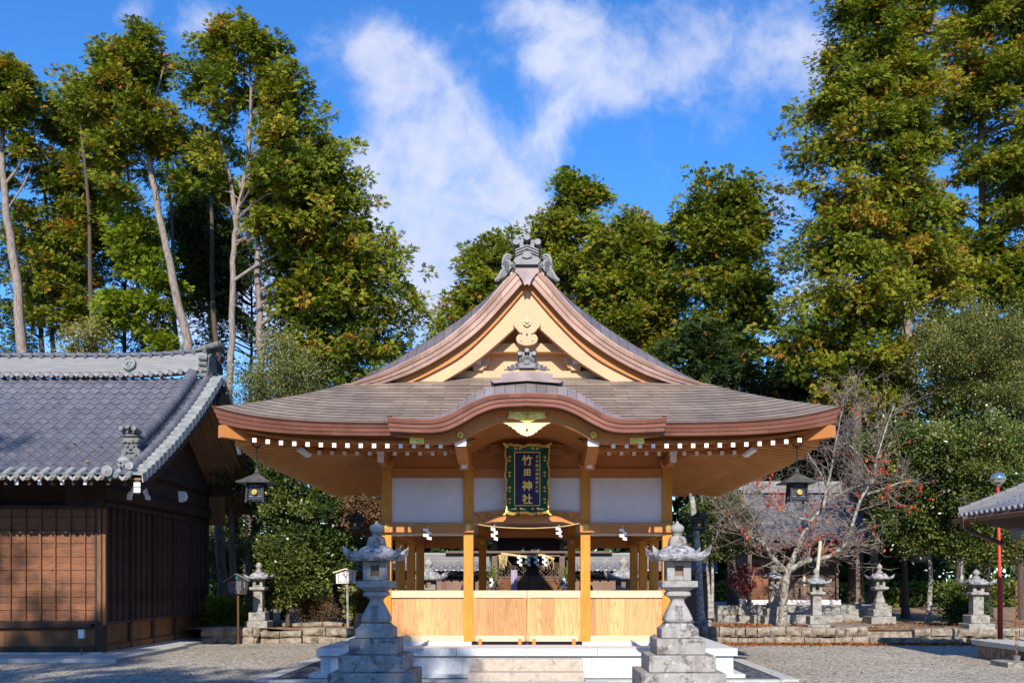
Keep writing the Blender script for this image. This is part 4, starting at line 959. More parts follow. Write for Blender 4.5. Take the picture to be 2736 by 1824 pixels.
# ================================================================ name plaque over the entrance (leans forward)
PQ = thing('name_plaque', 'dark blue shrine name plaque with gold characters in a green and gold frame', 'plaque', (0, 16.62, 3.36))
M['blue'] = noise_mat('deep blue lacquer', [(.008, .010, .075), (.012, .016, .10)], 3, rough=.4)
M['green'] = noise_mat('green lacquer', [(.004, .06, .032), (.006, .085, .045)], 3, rough=.45)
pb = MB(); pb.box(-.30, .30, -.02, .02, -.565, .565); 
mbf = MB()
for (a0, a1, c0, c1) in ((-.43, -.255, -.69, .69), (.255, .43, -.69, .69)):
    s_ = 1 if a0 > 0 else -1; ox, ix = (a1, a0) if s_ > 0 else (a0, a1)
    mbf.loft([[(ix, -.02, -.545), (ox, -.10, -.69), (ox, -.04, -.69), (ix, .02, -.545)], [(ix, -.02, .545), (ox, -.10, .69), (ox, -.04, .69), (ix, .02, .545)]])
for s_ in (-1, 1): mbf.loft([[(-.255, -.021, s_*.545), (-.43, -.101, s_*.69), (-.43, -.04, s_*.69), (-.255, .02, s_*.545)], [(.255, -.021, s_*.545), (.43, -.101, s_*.69), (.43, -.04, s_*.69), (.255, .02, s_*.545)]])
mbg = MB(); rr = random.Random(3)
def edge_pieces(horizontal, s_):
    L = .69 if not horizontal else .43; n = 30 if not horizontal else 17
    for k in range(n):
        t0, t1 = -L+2*L*k/n, -L+2*L*(k+1)/n; tm = (t0+t1)/2; w = .018*sin(tm*14)+.012*sin(tm*31+s_)
        for ax in (0,):
            if horizontal: mbg.beam((tm-.02, -.075, s_*(.695+w*.7)), (tm+.02, -.13, s_*(.70+w*.7)), .05, .052)
            else: mbg.beam((s_*(.44+w*.7), -.075, tm-.012), (s_*(.445+w*.7), -.13, tm+.018), .032, .06)
for s_ in (-1, 1): edge_pieces(False, s_); edge_pieces(True, s_)
for sx in (-1, 1):
    for sz in (-1, 1): mbg.beam((sx*.40, -.10, sz*.655), (sx*.50, -.135, sz*.745), .07, .035)
mbl = MB()
for s_ in (-1, 1):
    mbl.box(s_*.262-.006, s_*.262+.006, -.03, -.018, -.55, .55); mbl.box(-.262, .262, -.03, -.018, s_*.55-.006, s_*.55+.006)
def curl(mb, x, z, r, sx, y=-.07):
    mb.tube([(x+sx*r*(1-t/8)*cos(t), y, z+r*(1-t/8)*sin(t)) for t in np.linspace(0, 6, 11)], .008, 5)
mbs = MB()
for x in (-.19, .16):
    for s_ in (-1, 1):
        for sg in (-1, 1): curl(mbs, x+sg*.045, s_*.625, .033, sg, -.075)
for z in (-.42, -.18, .13, .45):
    for s_ in (-1, 1): curl(mbs, s_*.365, z, .03, -s_, -.085); curl(mbs, s_*.365, z-.07, .022, -s_, -.085)
TILT = .16
def placed(mb, rootloc):
    R = Matrix.Translation(rootloc) @ Matrix.Rotation(TILT, 4, 'X') @ Matrix.Scale(SQ, 4); mb.v = [tuple(R @ Vector(v)) for v in mb.v]; return mb
RL = Vector((0.005, 16.70, 3.425))
PQ.location = RL; SQ = .84
placed(pb, RL).build('panel', M['blue'], PQ); placed(mbf, RL).build('frame', M['green'], PQ)
placed(mbg, RL).build('gilt_edge', M['gold'], PQ, bevel=.006); placed(mbl, RL).build('gilt_line', M['gold'], PQ); placed(mbs, RL).build('gilt_scroll', M['gold'], PQ)
mb = MB()
cells = [(c, 0, z, .155 if c == '田' else .22) for c, z in zip("竹田神社", (.373, .132, -.155, -.43))]+[(c, .203, .455-.0885*k, .062) for k, c in enumerate("日本鍛冶鋳物師大祖")]
for ch, x, z, size in cells:
    me = text_mesh(ch, size, .010, .003 if size > .1 else .0012, .0018 if size > .1 else .0); R = Matrix.Translation((x, -.028, z)) @ Matrix.Rotation(pi/2, 4, 'X') @ Matrix.Shear('XY', 4, (.0, .0)) 
    mb.add([R @ v.co for v in me.vertices], [tuple(p.vertices) for p in me.polygons])
placed(mb, RL).build('lettering', M['gold'], PQ, fix=False)
mb = MB()
for x in (-.19, .17): mb.box(x-.035, x+.035, -.13, .02, -.75, -.60)
placed(mb, RL).build('bracket', M['blackiron'], PQ)

# ================================================================ hanging lanterns under the eave corners
M['lampmetal'] = noise_mat('dull lamp metal', [(.05, .048, .046), (.10, .095, .09)], 8, rough=.6)
M['lampglass'] = plain('lantern paper', (.55, .60, .72), .6)
def make_lantern():
    L = thing('hanging_lantern', 'x', 'lantern')
    mb = MB(); mb.sqloft([(.262, -.02), (.265, -.004), (.17, .045), (.11, .085), (.05, .125), (.035, .14)])
    mb.lathe([(.03, .135), (.045, .16), (.03, .19), (.018, .215), (.0, .23)], (0, 0, 0), 10); mb.build('roof', M['lampmetal'], L)
    mb = MB(); hw, zt, zb = .118, -.02, -.28
    for a in (-1, 1):
        for b in (-1, 1): mb.loft([[(a*(hw+.02)+i*.014, b*(hw+.02)+j*.014, zb-.05) for i, j in ((-1, -1), (1, -1), (1, 1), (-1, 1))], [(a*hw+i*.014, b*hw+j*.014, zt) for i, j in ((-1, -1), (1, -1), (1, 1), (-1, 1))]])
    for s in (-1, 1):
        for z0, z1 in ((-.02, -.035), (-.085, -.10), (-.285, -.30)):
            mb.box(-hw, hw, s*hw-.01, s*hw+.01, z1, z0); mb.box(s*hw-.01, s*hw+.01, -hw, hw, z1, z0)
        for k in range(9):
            t = -hw+.03+k*(2*hw-.06)/8
            mb.box(t-.005, t+.005, s*hw-.006, s*hw+.006, zb+.06, zt); mb.box(s*hw-.006, s*hw+.006, t-.005, t+.005, zb+.06, zt)
        for z in (-.13, -.165, -.20, -.235, -.262): mb.box(-hw, hw, s*hw-.005, s*hw+.005, z-.005, z+.005); mb.box(s*hw-.005, s*hw+.005, -hw, hw, z-.005, z+.005)
        mb.box(-hw-.03, hw+.03, s*(hw+.015)-.008, s*(hw+.015)+.008, zb-.012, zb+.008); mb.box(s*(hw+.015)-.008, s*(hw+.015)+.008, -hw-.03, hw+.03, zb-.012, zb+.008)
    mb.build('frame', M['blackiron'], L)
    MB().box(-.10, .10, -.10, .10, -.29, -.02).build('paper_box', M['lampglass'], L)
    for s in (0, 1):
        mb = MB()
        if s == 0: mb.disc((0, -.165), .042, -.152, -.14, 14); swirl(mb, 0, -.165, .036, -.154)
        else:
            mb.disc((0, -.165), .042, -.152, -.14, 14); swirl(mb, 0, -.165, .036, -.154); mb.v = [(-y, x, z) for x, y, z in mb.v]
        mb.build('gilt_crest', M['gold'], L, smooth=50)
    mb = MB(); mb.tube([(0, 0, .22), (0, 0, .30)], .008, 6)
    for k in range(5): z = .30+k*.055; mb.tube([(.012*cos(t)*(k % 2 == 0), .012*cos(t)*(k % 2), z+.03+.034*sin(t)) for t in np.linspace(0, 2*pi, 9)], .0045, 4)
    mb.tube([(.06*cos(t), 0, .60+.04*sin(t)) for t in np.linspace(-2.8, -.2, 9)], .010, 6); mb.tube([(-.06, 0, .58), (-.06, 0, .68)], .014, 6); mb.tube([(.06, 0, .59), (.06, 0, .68)], .010, 6)
    mb.build('chain', M['blackiron'], L); return L
proto = make_lantern()
for i, (x, y, lab) in enumerate(((-4.30, 15.2, 'black hanging lantern under the front eave corner beside the tiled timber hall'), (4.30, 15.2, 'black hanging lantern under the front eave corner before the bare cherry tree'),
                                 (-4.30, 24.0, 'small black hanging lantern under the rear eave, behind the no smoking sign'), (4.30, 24.0, 'small black hanging lantern under the rear eave, right of the hall'))):
    o = proto if i == 0 else copy_tree(proto); o.location = (x, y, 3.21); tag(o, lab, 'lantern', 'hanging lanterns at the eave corners')

# ================================================================ ropes with paper streamers
def streamer(mb, x, y, z, h, w, twist=0):
    """zigzag paper strip hanging from (x,y,z)"""
    n = 4; hh = h/n; px = x
    R = Matrix.Rotation(twist, 3, 'Z'); q = []
    for k in range(n):
        x0 = ((k % 2)-.5)*w*.5-w*.4; z1 = z-hh*k; s = 1 if k % 2 else -1
        q.append([(x0, 0, z1), (x0+w*.72, .02*s, z1-hh*.3), (x0+w*.72, .02*s, z1-hh*1.35), (x0, 0, z1-hh*1.07)])
    for i, f in enumerate(q):
        vs = []
        for dy in (-.0015, .0015): vs += [Vector((x, y, 0))+R @ Vector((a, b+dy-.004*i, 0))+Vector((0, 0, c)) for a, b, c in f]
        mb.add(vs, [(0, 1, 2, 3), (7, 6, 5, 4), (0, 4, 5, 1), (1, 5, 6, 2), (2, 6, 7, 3), (3, 7, 4, 0)])
    mb.tube([(x-.01, y, z), (x, y, z+.05)], .004, 4)
def rope(name, lab, pts, y, st, grp, r=.009):
    R = thing(name, lab, 'rope', (pts[len(pts)//2][0], y, pts[len(pts)//2][1]), grp)
    P = catmull([(a, b) for a, b in pts], 6); MB().tube([(a, y, b) for a, b in P], r, 6).build('straw_rope', M['straw'], R)
    for x, z, h, w, tw in st: mb = MB(); streamer(mb, x, y-.012, z, h, w, tw); mb.build('paper_streamer', M['paper'], R)
g_ = 'straw ropes with paper streamers on the hall front'
rope('sacred_rope', 'thin straw rope with two white paper streamers sagging across the middle bay', [(-.94, 2.655), (-.6, 2.60), (0, 2.57), (.6, 2.60), (.94, 2.66)], 16.83, [(-.57, 2.59, .22, .10, .2), (.57, 2.585, .16, .13, .7)], g_)
rope('sacred_rope', 'thin straw rope with one paper streamer on the bay behind the dark lantern', [(-2.42, 2.66), (-1.75, 2.63), (-1.1, 2.66)], 16.825, [(-1.75, 2.57, .19, .13, .4)], g_, .004)
rope('sacred_rope', 'thin straw rope with one paper streamer on the bay beside the bright lantern', [(1.1, 2.66), (1.7, 2.63), (2.42, 2.66)], 16.825, [(1.70, 2.57, .20, .11, .1)], g_, .004)

# ================================================================ large stone lanterns
def kasa(mb, c, hw, zb, zt, top, k=16, tipup=.13, thick=.09):
    """lantern roof: square brim with swept-up corners, domed top"""
    secs = []; n = k*4
    def sq(h, fz, lift_=0, pull=0):
        out = []
        for i in range(n):
            t = i/k; s = int(t); u = (t-s)*2-1; x, y = [(u, -1), (1, u), (-u, 1), (-1, -u)][s]
            a = abs(u)**5; out.append((c[0]+x*h*(1+pull*a), c[1]+y*h*(1+pull*a), c[2]+fz+lift_*a))
        return out
    def rnd(r, z, p=3.2):
        out = []
        for i in range(n):
            t = i/k; s = int(t); u = (t-s)*2-1; x, y = [(u, -1), (1, u), (-u, 1), (-1, -u)][s]; m = (abs(x)**p+abs(y)**p)**(-1/p); out.append((c[0]+x*m*r, c[1]+y*m*r, c[2]+z))
        return out
    secs = [sq(hw*.5, zb), sq(hw*.93, zb, tipup*.15, .02), sq(hw, zb+thick*.35, tipup*.5, .10), sq(hw*.99, zb+thick, tipup, .15), rnd(hw*.86, zb+thick*.95), rnd(hw*.72, zb+(zt-zb)*.62), rnd(hw*.58, zb+(zt-zb)*.86), rnd(hw*.42, zt), rnd(top, zt+.005)]
    return mb.loft(secs)
M['paper_lit'] = plain('brown window paper', (.22, .145, .105), .9)
def big_lantern(x, y, lab, mats, text):
    L = thing('stone_lantern', lab, 'stone lantern', (x, y, 0), 'pair of large stone lanterns before the hall')
    c = (x, y, 0)
    for hw, z0, z1 in ((.60, -.03, .345), (.475, .347, .585), (.35, .587, .815)):
        MB().box(x-hw, x+hw, y-hw, y+hw, z0, z1).build('base_step', M['stone'], L, bevel=.018)
    MB().sqloft([(.262, .817), (.268, .83), (.268, .955), (.255, .965), (.225, .985), (.20, 1.015), (.185, 1.033)], c).build('pedestal', mats, L, bevel=.01)
    sh = [(.165, 1.035), (.19, 1.045), (.208, 1.075), (.205, 1.105), (.155, 1.22), (.098, 1.33), (.092, 1.355), (.10, 1.38), (.14, 1.415), (.178, 1.43), (.183, 1.455), (.165, 1.487), (.155, 1.494)]
    shf = MB().lathe(sh, c, 32, sq=7, rot=pi/32).build('shaft', M['stone2'], L, smooth=50)
    mb = MB()
    for ch, zz, sz in zip(text, (1.235, 1.125), (.125, .13)):
        me = text_mesh(ch, sz, .003); R = Matrix.Translation((x, y-(.155 if zz > 1.2 else .199)-.003, zz)) @ Matrix.Rotation(pi/2-.42, 4, 'X')
        mb.add([R @ v.co for v in me.vertices], [tuple(p.vertices) for p in me.polygons])
    mb.build('carved_lettering', M['dkstone'], shf, fix=False)
    MB().sqloft([(.155, 1.496), (.165, 1.51), (.225, 1.545), (.257, 1.556), (.258, 1.637), (.25, 1.645)], c).build('platform', M['stone2'], L, bevel=.008)
    mb = MB(); hw = .175; w = .062                        # fire box: four walls with an arched opening through
    for rx in (0,):
        for sx in (-1, 1):
            for sy in (-1, 1): mb.loft([[(x+sx*(.118+a*.057), y+sy*(.118+b*.057), z) for a, b in ((-1, -1), (1, -1), (1, 1), (-1, 1))] for z in (1.647, 1.935)])
        for s in (-1, 1):
            for z0, z1 in ((1.647, 1.715), (1.865, 1.935)):
                mb.box(x-.061, x+.061, y+s*.125-.046, y+s*.125+.046, z0, z1); mb.box(x+s*.125-.046, x+s*.125+.046, y-.061, y+.061, z0, z1)
    fb = mb.build('fire_box', M['stone2'], L, bevel=.012)
    MB().box(x-.10, x+.10, y-.10, y+.10, 1.66, 1.92).build('window', M['paper_lit'], fb, bevel=.02)
    mb = MB(); kasa(mb, c, .37, 1.937, 2.155, .13); mb.build('roof', M['lichen'], L, smooth=38)
    MB().lathe([(.13, 2.155), (.135, 2.17), (.12, 2.25), (.105, 2.29), (.06, 2.30), (.055, 2.31), (.068, 2.325), (.07, 2.335), (.05, 2.34)], c, 24, sq=5).build('roof_neck', M['stone'], L, smooth=40)
    MB().lathe([(.05, 2.34), (.085, 2.36), (.10, 2.40), (.095, 2.44), (.06, 2.47), (.03, 2.485), (.012, 2.52), (.0, 2.525)], c, 24).build('jewel_finial', M['stone2'], L, smooth=50)
    return L
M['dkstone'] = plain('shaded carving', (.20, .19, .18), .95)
big_lantern(-2.205, 14.0, 'large stone lantern left of the steps, in dappled tree shade', M['stone2'], "常夜")
big_lantern(2.205, 14.0, 'large stone lantern right of the steps, in full sun', M['stone'], "献燈")

# ================================================================ small stone lanterns round the court
def small_lantern(x, y, z, h, lab, kind=0, s=1.0, grp='small stone lanterns round the court'):
    L = thing('small_stone_lantern', lab, 'stone lantern', (x, y, z), grp); c = (x, y, z); m = M['oldstone']
    def Z(t): return t*h
    if kind == 0:                                          # flared shaft on stepped blocks
        for hw, z0, z1 in ((.36, 0, .13), (.27, .13, .25), (.18, .25, .34)): MB().box(x-hw*s, x+hw*s, y-hw*s, y+hw*s, z+Z(z0)+(.001 if z0 else -.1), z+Z(z1)).build('base_step', m, L, bevel=.015)
        MB().lathe([(.13*s, Z(.34)), (.15*s, Z(.36)), (.145*s, Z(.38)), (.07*s, Z(.50)), (.085*s, Z(.53)), (.12*s, Z(.55))], c, 24, sq=5).build('shaft', m, L, smooth=45)
    else:                                                  # plain square pillar
        for hw, z0, z1 in ((.30, 0, .10), (.22, .10, .24)): MB().box(x-hw*s, x+hw*s, y-hw*s, y+hw*s, z+Z(z0)+(.001 if z0 else -.1), z+Z(z1)).build('base_step', m, L, bevel=.02)
        MB().sqloft([(.125*s, Z(.24)), (.12*s, Z(.55))], c).build('shaft', m, L, bevel=.012)
    MB().sqloft([(.12*s, Z(.551)), (.20*s, Z(.575)), (.21*s, Z(.60)), (.20*s, Z(.615))], c).build('platform', m, L, bevel=.01)
    mb = MB(); a, b = .13*s, .05*s
    for sx in (-1, 1):
        for sy in (-1, 1): mb.box(x+sx*.09*s-.04*s, x+sx*.09*s+.04*s, y+sy*.09*s-.04*s, y+sy*.09*s+.04*s, z+Z(.616), z+Z(.735))
    for z0, z1 in ((.616, .645), (.71, .736)): mb.box(x-a*.95, x+a*.95, y-a*.95, y+a*.95, z+Z(z0), z+Z(z1))
    mb.build('fire_box', m, L, bevel=.006)
    mb = MB(); kasa(mb, c, .29*s, Z(.737), Z(.84), .08*s, 12, .10*s, .06*s); mb.build('roof', M['lichen'], L, smooth=38)
    MB().lathe([(.09*s, Z(.842)), (.085*s, Z(.875)), (.05*s, Z(.88)), (.045*s, Z(.895)), (.08*s, Z(.92)), (.082*s, Z(.945)), (.045*s, Z(.975)), (0, Z(1.0))], c, 18).build('jewel_finial', m, L, smooth=50)
    return L
small_lantern(-7.19, 25.6, .40, 1.75, 'grey pillar stone lantern in shade beside the dark notice board', 1)
small_lantern(7.45, 28.8, .36, 1.82, 'stone lantern partly hidden by the cherry tree trunk', 0)
small_lantern(7.80, 25.75, .30, 1.70, 'pillar stone lantern right behind the leaning bamboo prop', 1)
small_lantern(10.45, 28.3, .36, 1.80, 'stone lantern on stepped blocks right of the small tiled shrine', 0)
small_lantern(12.05, 25.6, .34, 1.62, 'pillar stone lantern beside the red lamp pole', 1, 1.15)

# ================================================================ notice boards
M['sign_dark'] = plain('dark sign paint', (.022, .012, .014), .5); M['signwhite'] = noise_mat('pale sign board', [(.60, .56, .56), (.70, .66, .65)], 5)
NB = thing('notice_board', 'dark brown notice board on a post with a green emblem and small white writing', 'sign', (-7.75, 24.6, 0))
P0 = pt(632, 1560, 24.6); cx, cz = P0.x, P0.z
MB().tube([(cx+.02, 24.66, 0), (cx+.02, 24.66, cz-.1)], .03, 8).build('post', M['dkbase'], NB)
k_ = 24.6/2550
nbp = MB().prism([(cx+a*k_/13.07, cz-(b-550)*k_/13.07) for a, b in ((-395, 460), (-300, 905), (345, 905), (440, 440), (15, 205))], 24.58, 24.62).build('panel', M['sign_dark'] if 'sign_dark' in M else plain('dark sign paint', (.022, .012, .014), .5), NB)
mb = MB()
for sg, e in ((-1, (-470, 490)), (1, (470, 440))): mb.beam((cx+15*k_/13.07, 24.58, cz+365*k_/13.07), (cx+e[0]*k_/13.07, 24.58, cz-(e[1]-550)*k_/13.07), .02, .16, (0, 1, 0))
mb.build('roof_strip', M['oni'], NB)
M['emblem'] = plain('green emblem', (.0, .22, .14), .5)
mb = MB()
for dz in (0, .037, .074): mb.prism([(cx-.05, cz+.255-dz), (cx-.025, cz+.24-dz), (cx+.025, cz+.24-dz), (cx+.05, cz+.255-dz), (cx+.05, cz+.232-dz), (cx+.0, cz+.212-dz), (cx-.05, cz+.232-dz)], 24.572, 24.58)
mb.build('green_emblem', M['emblem'], NB)
jp = "竹田神社由緒御祭神天津彦根命当社鍛冶鋳物祖神蒲生野古社勅願所神事祭礼奉納境内氏子崇敬信仰"
items = [("".join(jp[(c*7+r*5) % len(jp)] for _ in (0,)), cx+(150-c*36)*k_/13.07, 24.577, cz+(90-r*36)*k_/13.07, .024) for c in range(13) for r in range(12 if c % 4 else 9)]
items += [(ch, cx+285*k_/13.07, 24.577, cz+(75-r*30)*k_/13.07, .036) for r, ch in enumerate("竹田神社由緒書")]
lettering(items, plain('grey lettering', (.34, .33, .37), .7), NB, extrude=.001)
NS = thing('no_smoking_sign', 'white wooden no smoking sign with a small roof on a pole', 'sign', (-4.6, 25.6, .36))
P0 = pt(924, 1541, 25.5); cx, cz = P0.x, P0.z; k_ = 25.5/2550/19.6
sp = MB().prism([(cx+a*k_, cz-(b-800)*k_) for a, b in ((-515, 590), (-500, 1135), (515, 1100), (500, 520), (-15, 400))], 25.49, 25.53).build('panel', M['signwhite'] if 'signwhite' in M else noise_mat('pale sign board', [(.60, .56, .56), (.70, .66, .65)], 5), NS)
mb = MB()
for e in ((-640, 565), (600, 500)): mb.beam((cx-10*k_, 25.5, cz+(800-365)*k_), (cx+e[0]*k_, 25.5, cz-(e[1]-800)*k_), .03, .16, (0, 1, 0))
mb.build('roof_strip', M['rail'], NS)
MB().tube([(cx+.05, 25.54, .3), (cx+.03, 25.54, cz-.2)], .032, 8).build('post', M['oldstone'], NS)
ink = M['blackiron']; rows = [("喫", -105, 505, 150), ("煙", -105, 670, 150), ("た", 60, 495, 140), ("き", 70, 585, 110), ("火", 75, 680, 150), ("禁", 0, 800, 160), ("止", 5, 935, 160)]
rows += [(c, 350, 590+r*110, 95) for r, c in enumerate("本殿周囲")]+[(c, -390, 610+r*58, 58) for r, c in enumerate("蒲生東近江消防本部")]
lettering([(c, cx+a*k_, 25.486, cz-(b-800)*k_, s*k_*1.0) for c, a, b, s in rows]+[("NO SMOKING", cx+0*k_, 25.486, cz-(1050-800)*k_, 105*k_)], ink, NS, extrude=.001)
# ================================================================ foliage
def leaf_mat(name, stops, rough=.6, trans=.3, spec=.12):
    m, t, b, co, tc = bsdf(name)
    at = t.node('ShaderNodeAttribute'); at.attribute_name = 'tint'
    c = t.ramp(at.outputs['Fac'], stops)
    t.put(b.inputs['Base Color'], c); b.inputs['Roughness'].default_value = rough; b.inputs['Specular IOR Level'].default_value = spec
    tr = t.node('ShaderNodeBsdfTranslucent'); t.put(tr.inputs['Color'], t.mix(1, c, (1.1, 1.15, .5), 'MULTIPLY'))
    mx = t.node('ShaderNodeMixShader'); mx.inputs[0].default_value = trans; t.l.new(b.outputs[0], mx.inputs[1]); t.l.new(tr.outputs[0], mx.inputs[2])
    t.l.new(mx.outputs[0], t.n['Material Output'].inputs['Surface']); return m
CY = [(0, (.038, .066, .012)), (.35, (.115, .16, .016)), (.62, (.22, .245, .021)), (.86, (.32, .29, .028)), (.93, (.31, .22, .03)), (.95, (.42, .165, .030)), (1, (.48, .18, .035))]
M['cypress'] = leaf_mat('cypress sprays', CY)
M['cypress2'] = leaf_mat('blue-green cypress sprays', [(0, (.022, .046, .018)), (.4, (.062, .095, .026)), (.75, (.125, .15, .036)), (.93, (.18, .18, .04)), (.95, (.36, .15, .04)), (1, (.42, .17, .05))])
M['fresh'] = leaf_mat('bright low cypress sprays', [(0, (.08, .125, .010)), (.5, (.19, .25, .016)), (1, (.29, .31, .02))])
M['broad'] = leaf_mat('glossy evergreen leaves', [(0, (.022, .046, .012)), (.4, (.060, .095, .018)), (.75, (.125, .155, .028)), (.93, (.21, .22, .045)), (1, (.30, .24, .06))], .34, .22, .5)
M['olive'] = leaf_mat('small olive leaves', [(0, (.055, .07, .018)), (.5, (.14, .155, .036)), (.9, (.23, .225, .05)), (1, (.34, .23, .06))], .4, .25, .45)
M['redleaf'] = leaf_mat('autumn leaves', [(0, (.35, .03, .015)), (.5, (.60, .07, .02)), (.8, (.70, .16, .02)), (1, (.75, .36, .03))], .5, .35)
M['maple'] = leaf_mat('maple leaves', [(0, (.22, .045, .045)), (.6, (.36, .10, .09)), (1, (.42, .16, .12))])
M['dead'] = leaf_mat('withered brown leaves', [(0, (.13, .085, .05)), (.6, (.23, .15, .09)), (1, (.33, .17, .06))], .7, .3)
M['bark'] = noise_mat('cypress bark', [(.10, .072, .058), (.245, .195, .165), (.38, .33, .295)], 6, stretch=(7, 7, .6), detail=7, rough=.95, bmp=.6, bscale=10)
M['darkbark'] = noise_mat('dark bark', [(.06, .042, .032), (.12, .09, .07)], 5, stretch=(6, 6, .5), detail=6, rough=.95, bmp=.5)
M['twig'] = noise_mat('grey twigs', [(.20, .16, .13), (.36, .32, .28)], 8, rough=.95)
M['lichenbark'] = noise_mat('lichened grey bark', [(.20, .18, .15), (.44, .42, .37)], 9, detail=7, rough=.95, bmp=.4, blot=((.10, .08, .06), 8, .55, .65), pos=(.38, .6))

def leaves_obj(name, mat, parent, C, D, N, L, Wd, tint):
    """rhombic leaves: centre C, direction D, plane normal N, length L, width Wd"""
    if FIT[0]: C = np.array([FIT[0](q) for q in C])
    n = len(C); S = np.cross(D, N); S /= (np.linalg.norm(S, axis=1, keepdims=True)+1e-9)
    L = L[:, None]; Wd = Wd[:, None]; bend = np.cross(S, D)*L*.12
    v = np.empty((n, 4, 3)); v[:, 0] = C-D*L*.5; v[:, 1] = C+S*Wd*.5+bend; v[:, 2] = C+D*L*.5; v[:, 3] = C-S*Wd*.5+bend
    base = np.zeros(3); p = parent
    while p is not None: base += np.array(p.location); p = p.parent
    v -= base
    me = bpy.data.meshes.new(name); me.vertices.add(n*4); me.vertices.foreach_set('co', v.astype(np.float32).ravel())
    me.loops.add(n*4); me.loops.foreach_set('vertex_index', np.arange(n*4, dtype=np.int32))
    me.polygons.add(n); me.polygons.foreach_set('loop_start', np.arange(0, n*4, 4, dtype=np.int32))
    try: me.polygons.foreach_set('loop_total', np.full(n, 4, dtype=np.int32))
    except Exception: pass
    a = me.attributes.new('tint', 'FLOAT', 'FACE'); a.data.foreach_set('value', np.clip(tint, 0, 1).astype(np.float32))
    me.update(calc_edges=True); me.materials.append(mat)
    o = bpy.data.objects.new(name, me); COL.objects.link(o)
    if parent is not None: o.parent = parent
    return o
def unit(a): return a/(np.linalg.norm(a, axis=-1, keepdims=True)+1e-9)
def sprays(tc, td, ts, rng, nspray, nleaf, ll, lw, flat, droop, tint_t, orange):
    """tufts -> sprays -> leaves. tc centres, td outward directions, ts radii"""
    nt = len(tc); T = np.repeat(np.arange(nt), nspray); n = len(T)
    off = rng.normal(0, 1, (n, 3)); off = unit(off)*rng.random((n, 1))**.45*ts[T][:, None]; off[:, 2] *= flat
    d = unit(td[T]*.45+unit(off)*1.0+np.array([0, 0, .25])+rng.normal(0, .3, (n, 3))); d[:, 2] -= droop*rng.random(n); d = unit(d)
    nn = rng.normal(0, .45, (n, 3)); nn[:, 2] += 1; nn[:, 1] -= .75; nn -= d*np.sum(nn*d, 1, keepdims=True); nn = unit(nn)
    c = tc[T]+off; tt = tint_t[T]+rng.normal(0, .09, n)
    org = rng.random(n) < orange[T]; tt = np.where(org, rng.uniform(.955, 1, n), np.minimum(tt, .93))
    S = np.repeat(np.arange(n), nleaf); k = np.tile(np.arange(nleaf), n); side = np.cross(d, nn)[S]
    if nleaf > 1:                                          # leaflets left and right of a drooping axis, one at its tip
        t = (k+.6)/nleaf; sg = np.where(k % 2 == 0, 1., -1.); sg[k == nleaf-1] = 0
        ang = sg*.85+rng.normal(0, .12, len(S)); base = c[S]+d[S]*(ll*1.35*t)[:, None]; base[:, 2] -= ll*.3*t*t
        L = ll*(1.15-.5*t)*rng.uniform(.75, 1.2, len(S))
    else: ang = rng.normal(0, .12, len(S)); base = c[S]; L = ll*rng.uniform(.65, 1.25, len(S))
    dd = unit(d[S]*np.cos(ang)[:, None]+side*np.sin(ang)[:, None])
    return base+dd*L[:, None]*.5, dd, unit(nn[S]+rng.normal(0, .25, (len(S), 3))), L, lw*rng.uniform(.7, 1.3, len(S)), tt[S]+rng.normal(0, .03, len(S))
def px_path(path, Y, dy=0):
    return [pt(u, v, Y+(dy if len(p_) < 3 else p_[2])) for p_ in path for u, v in (p_[:2],)]
TREE_N = [0]
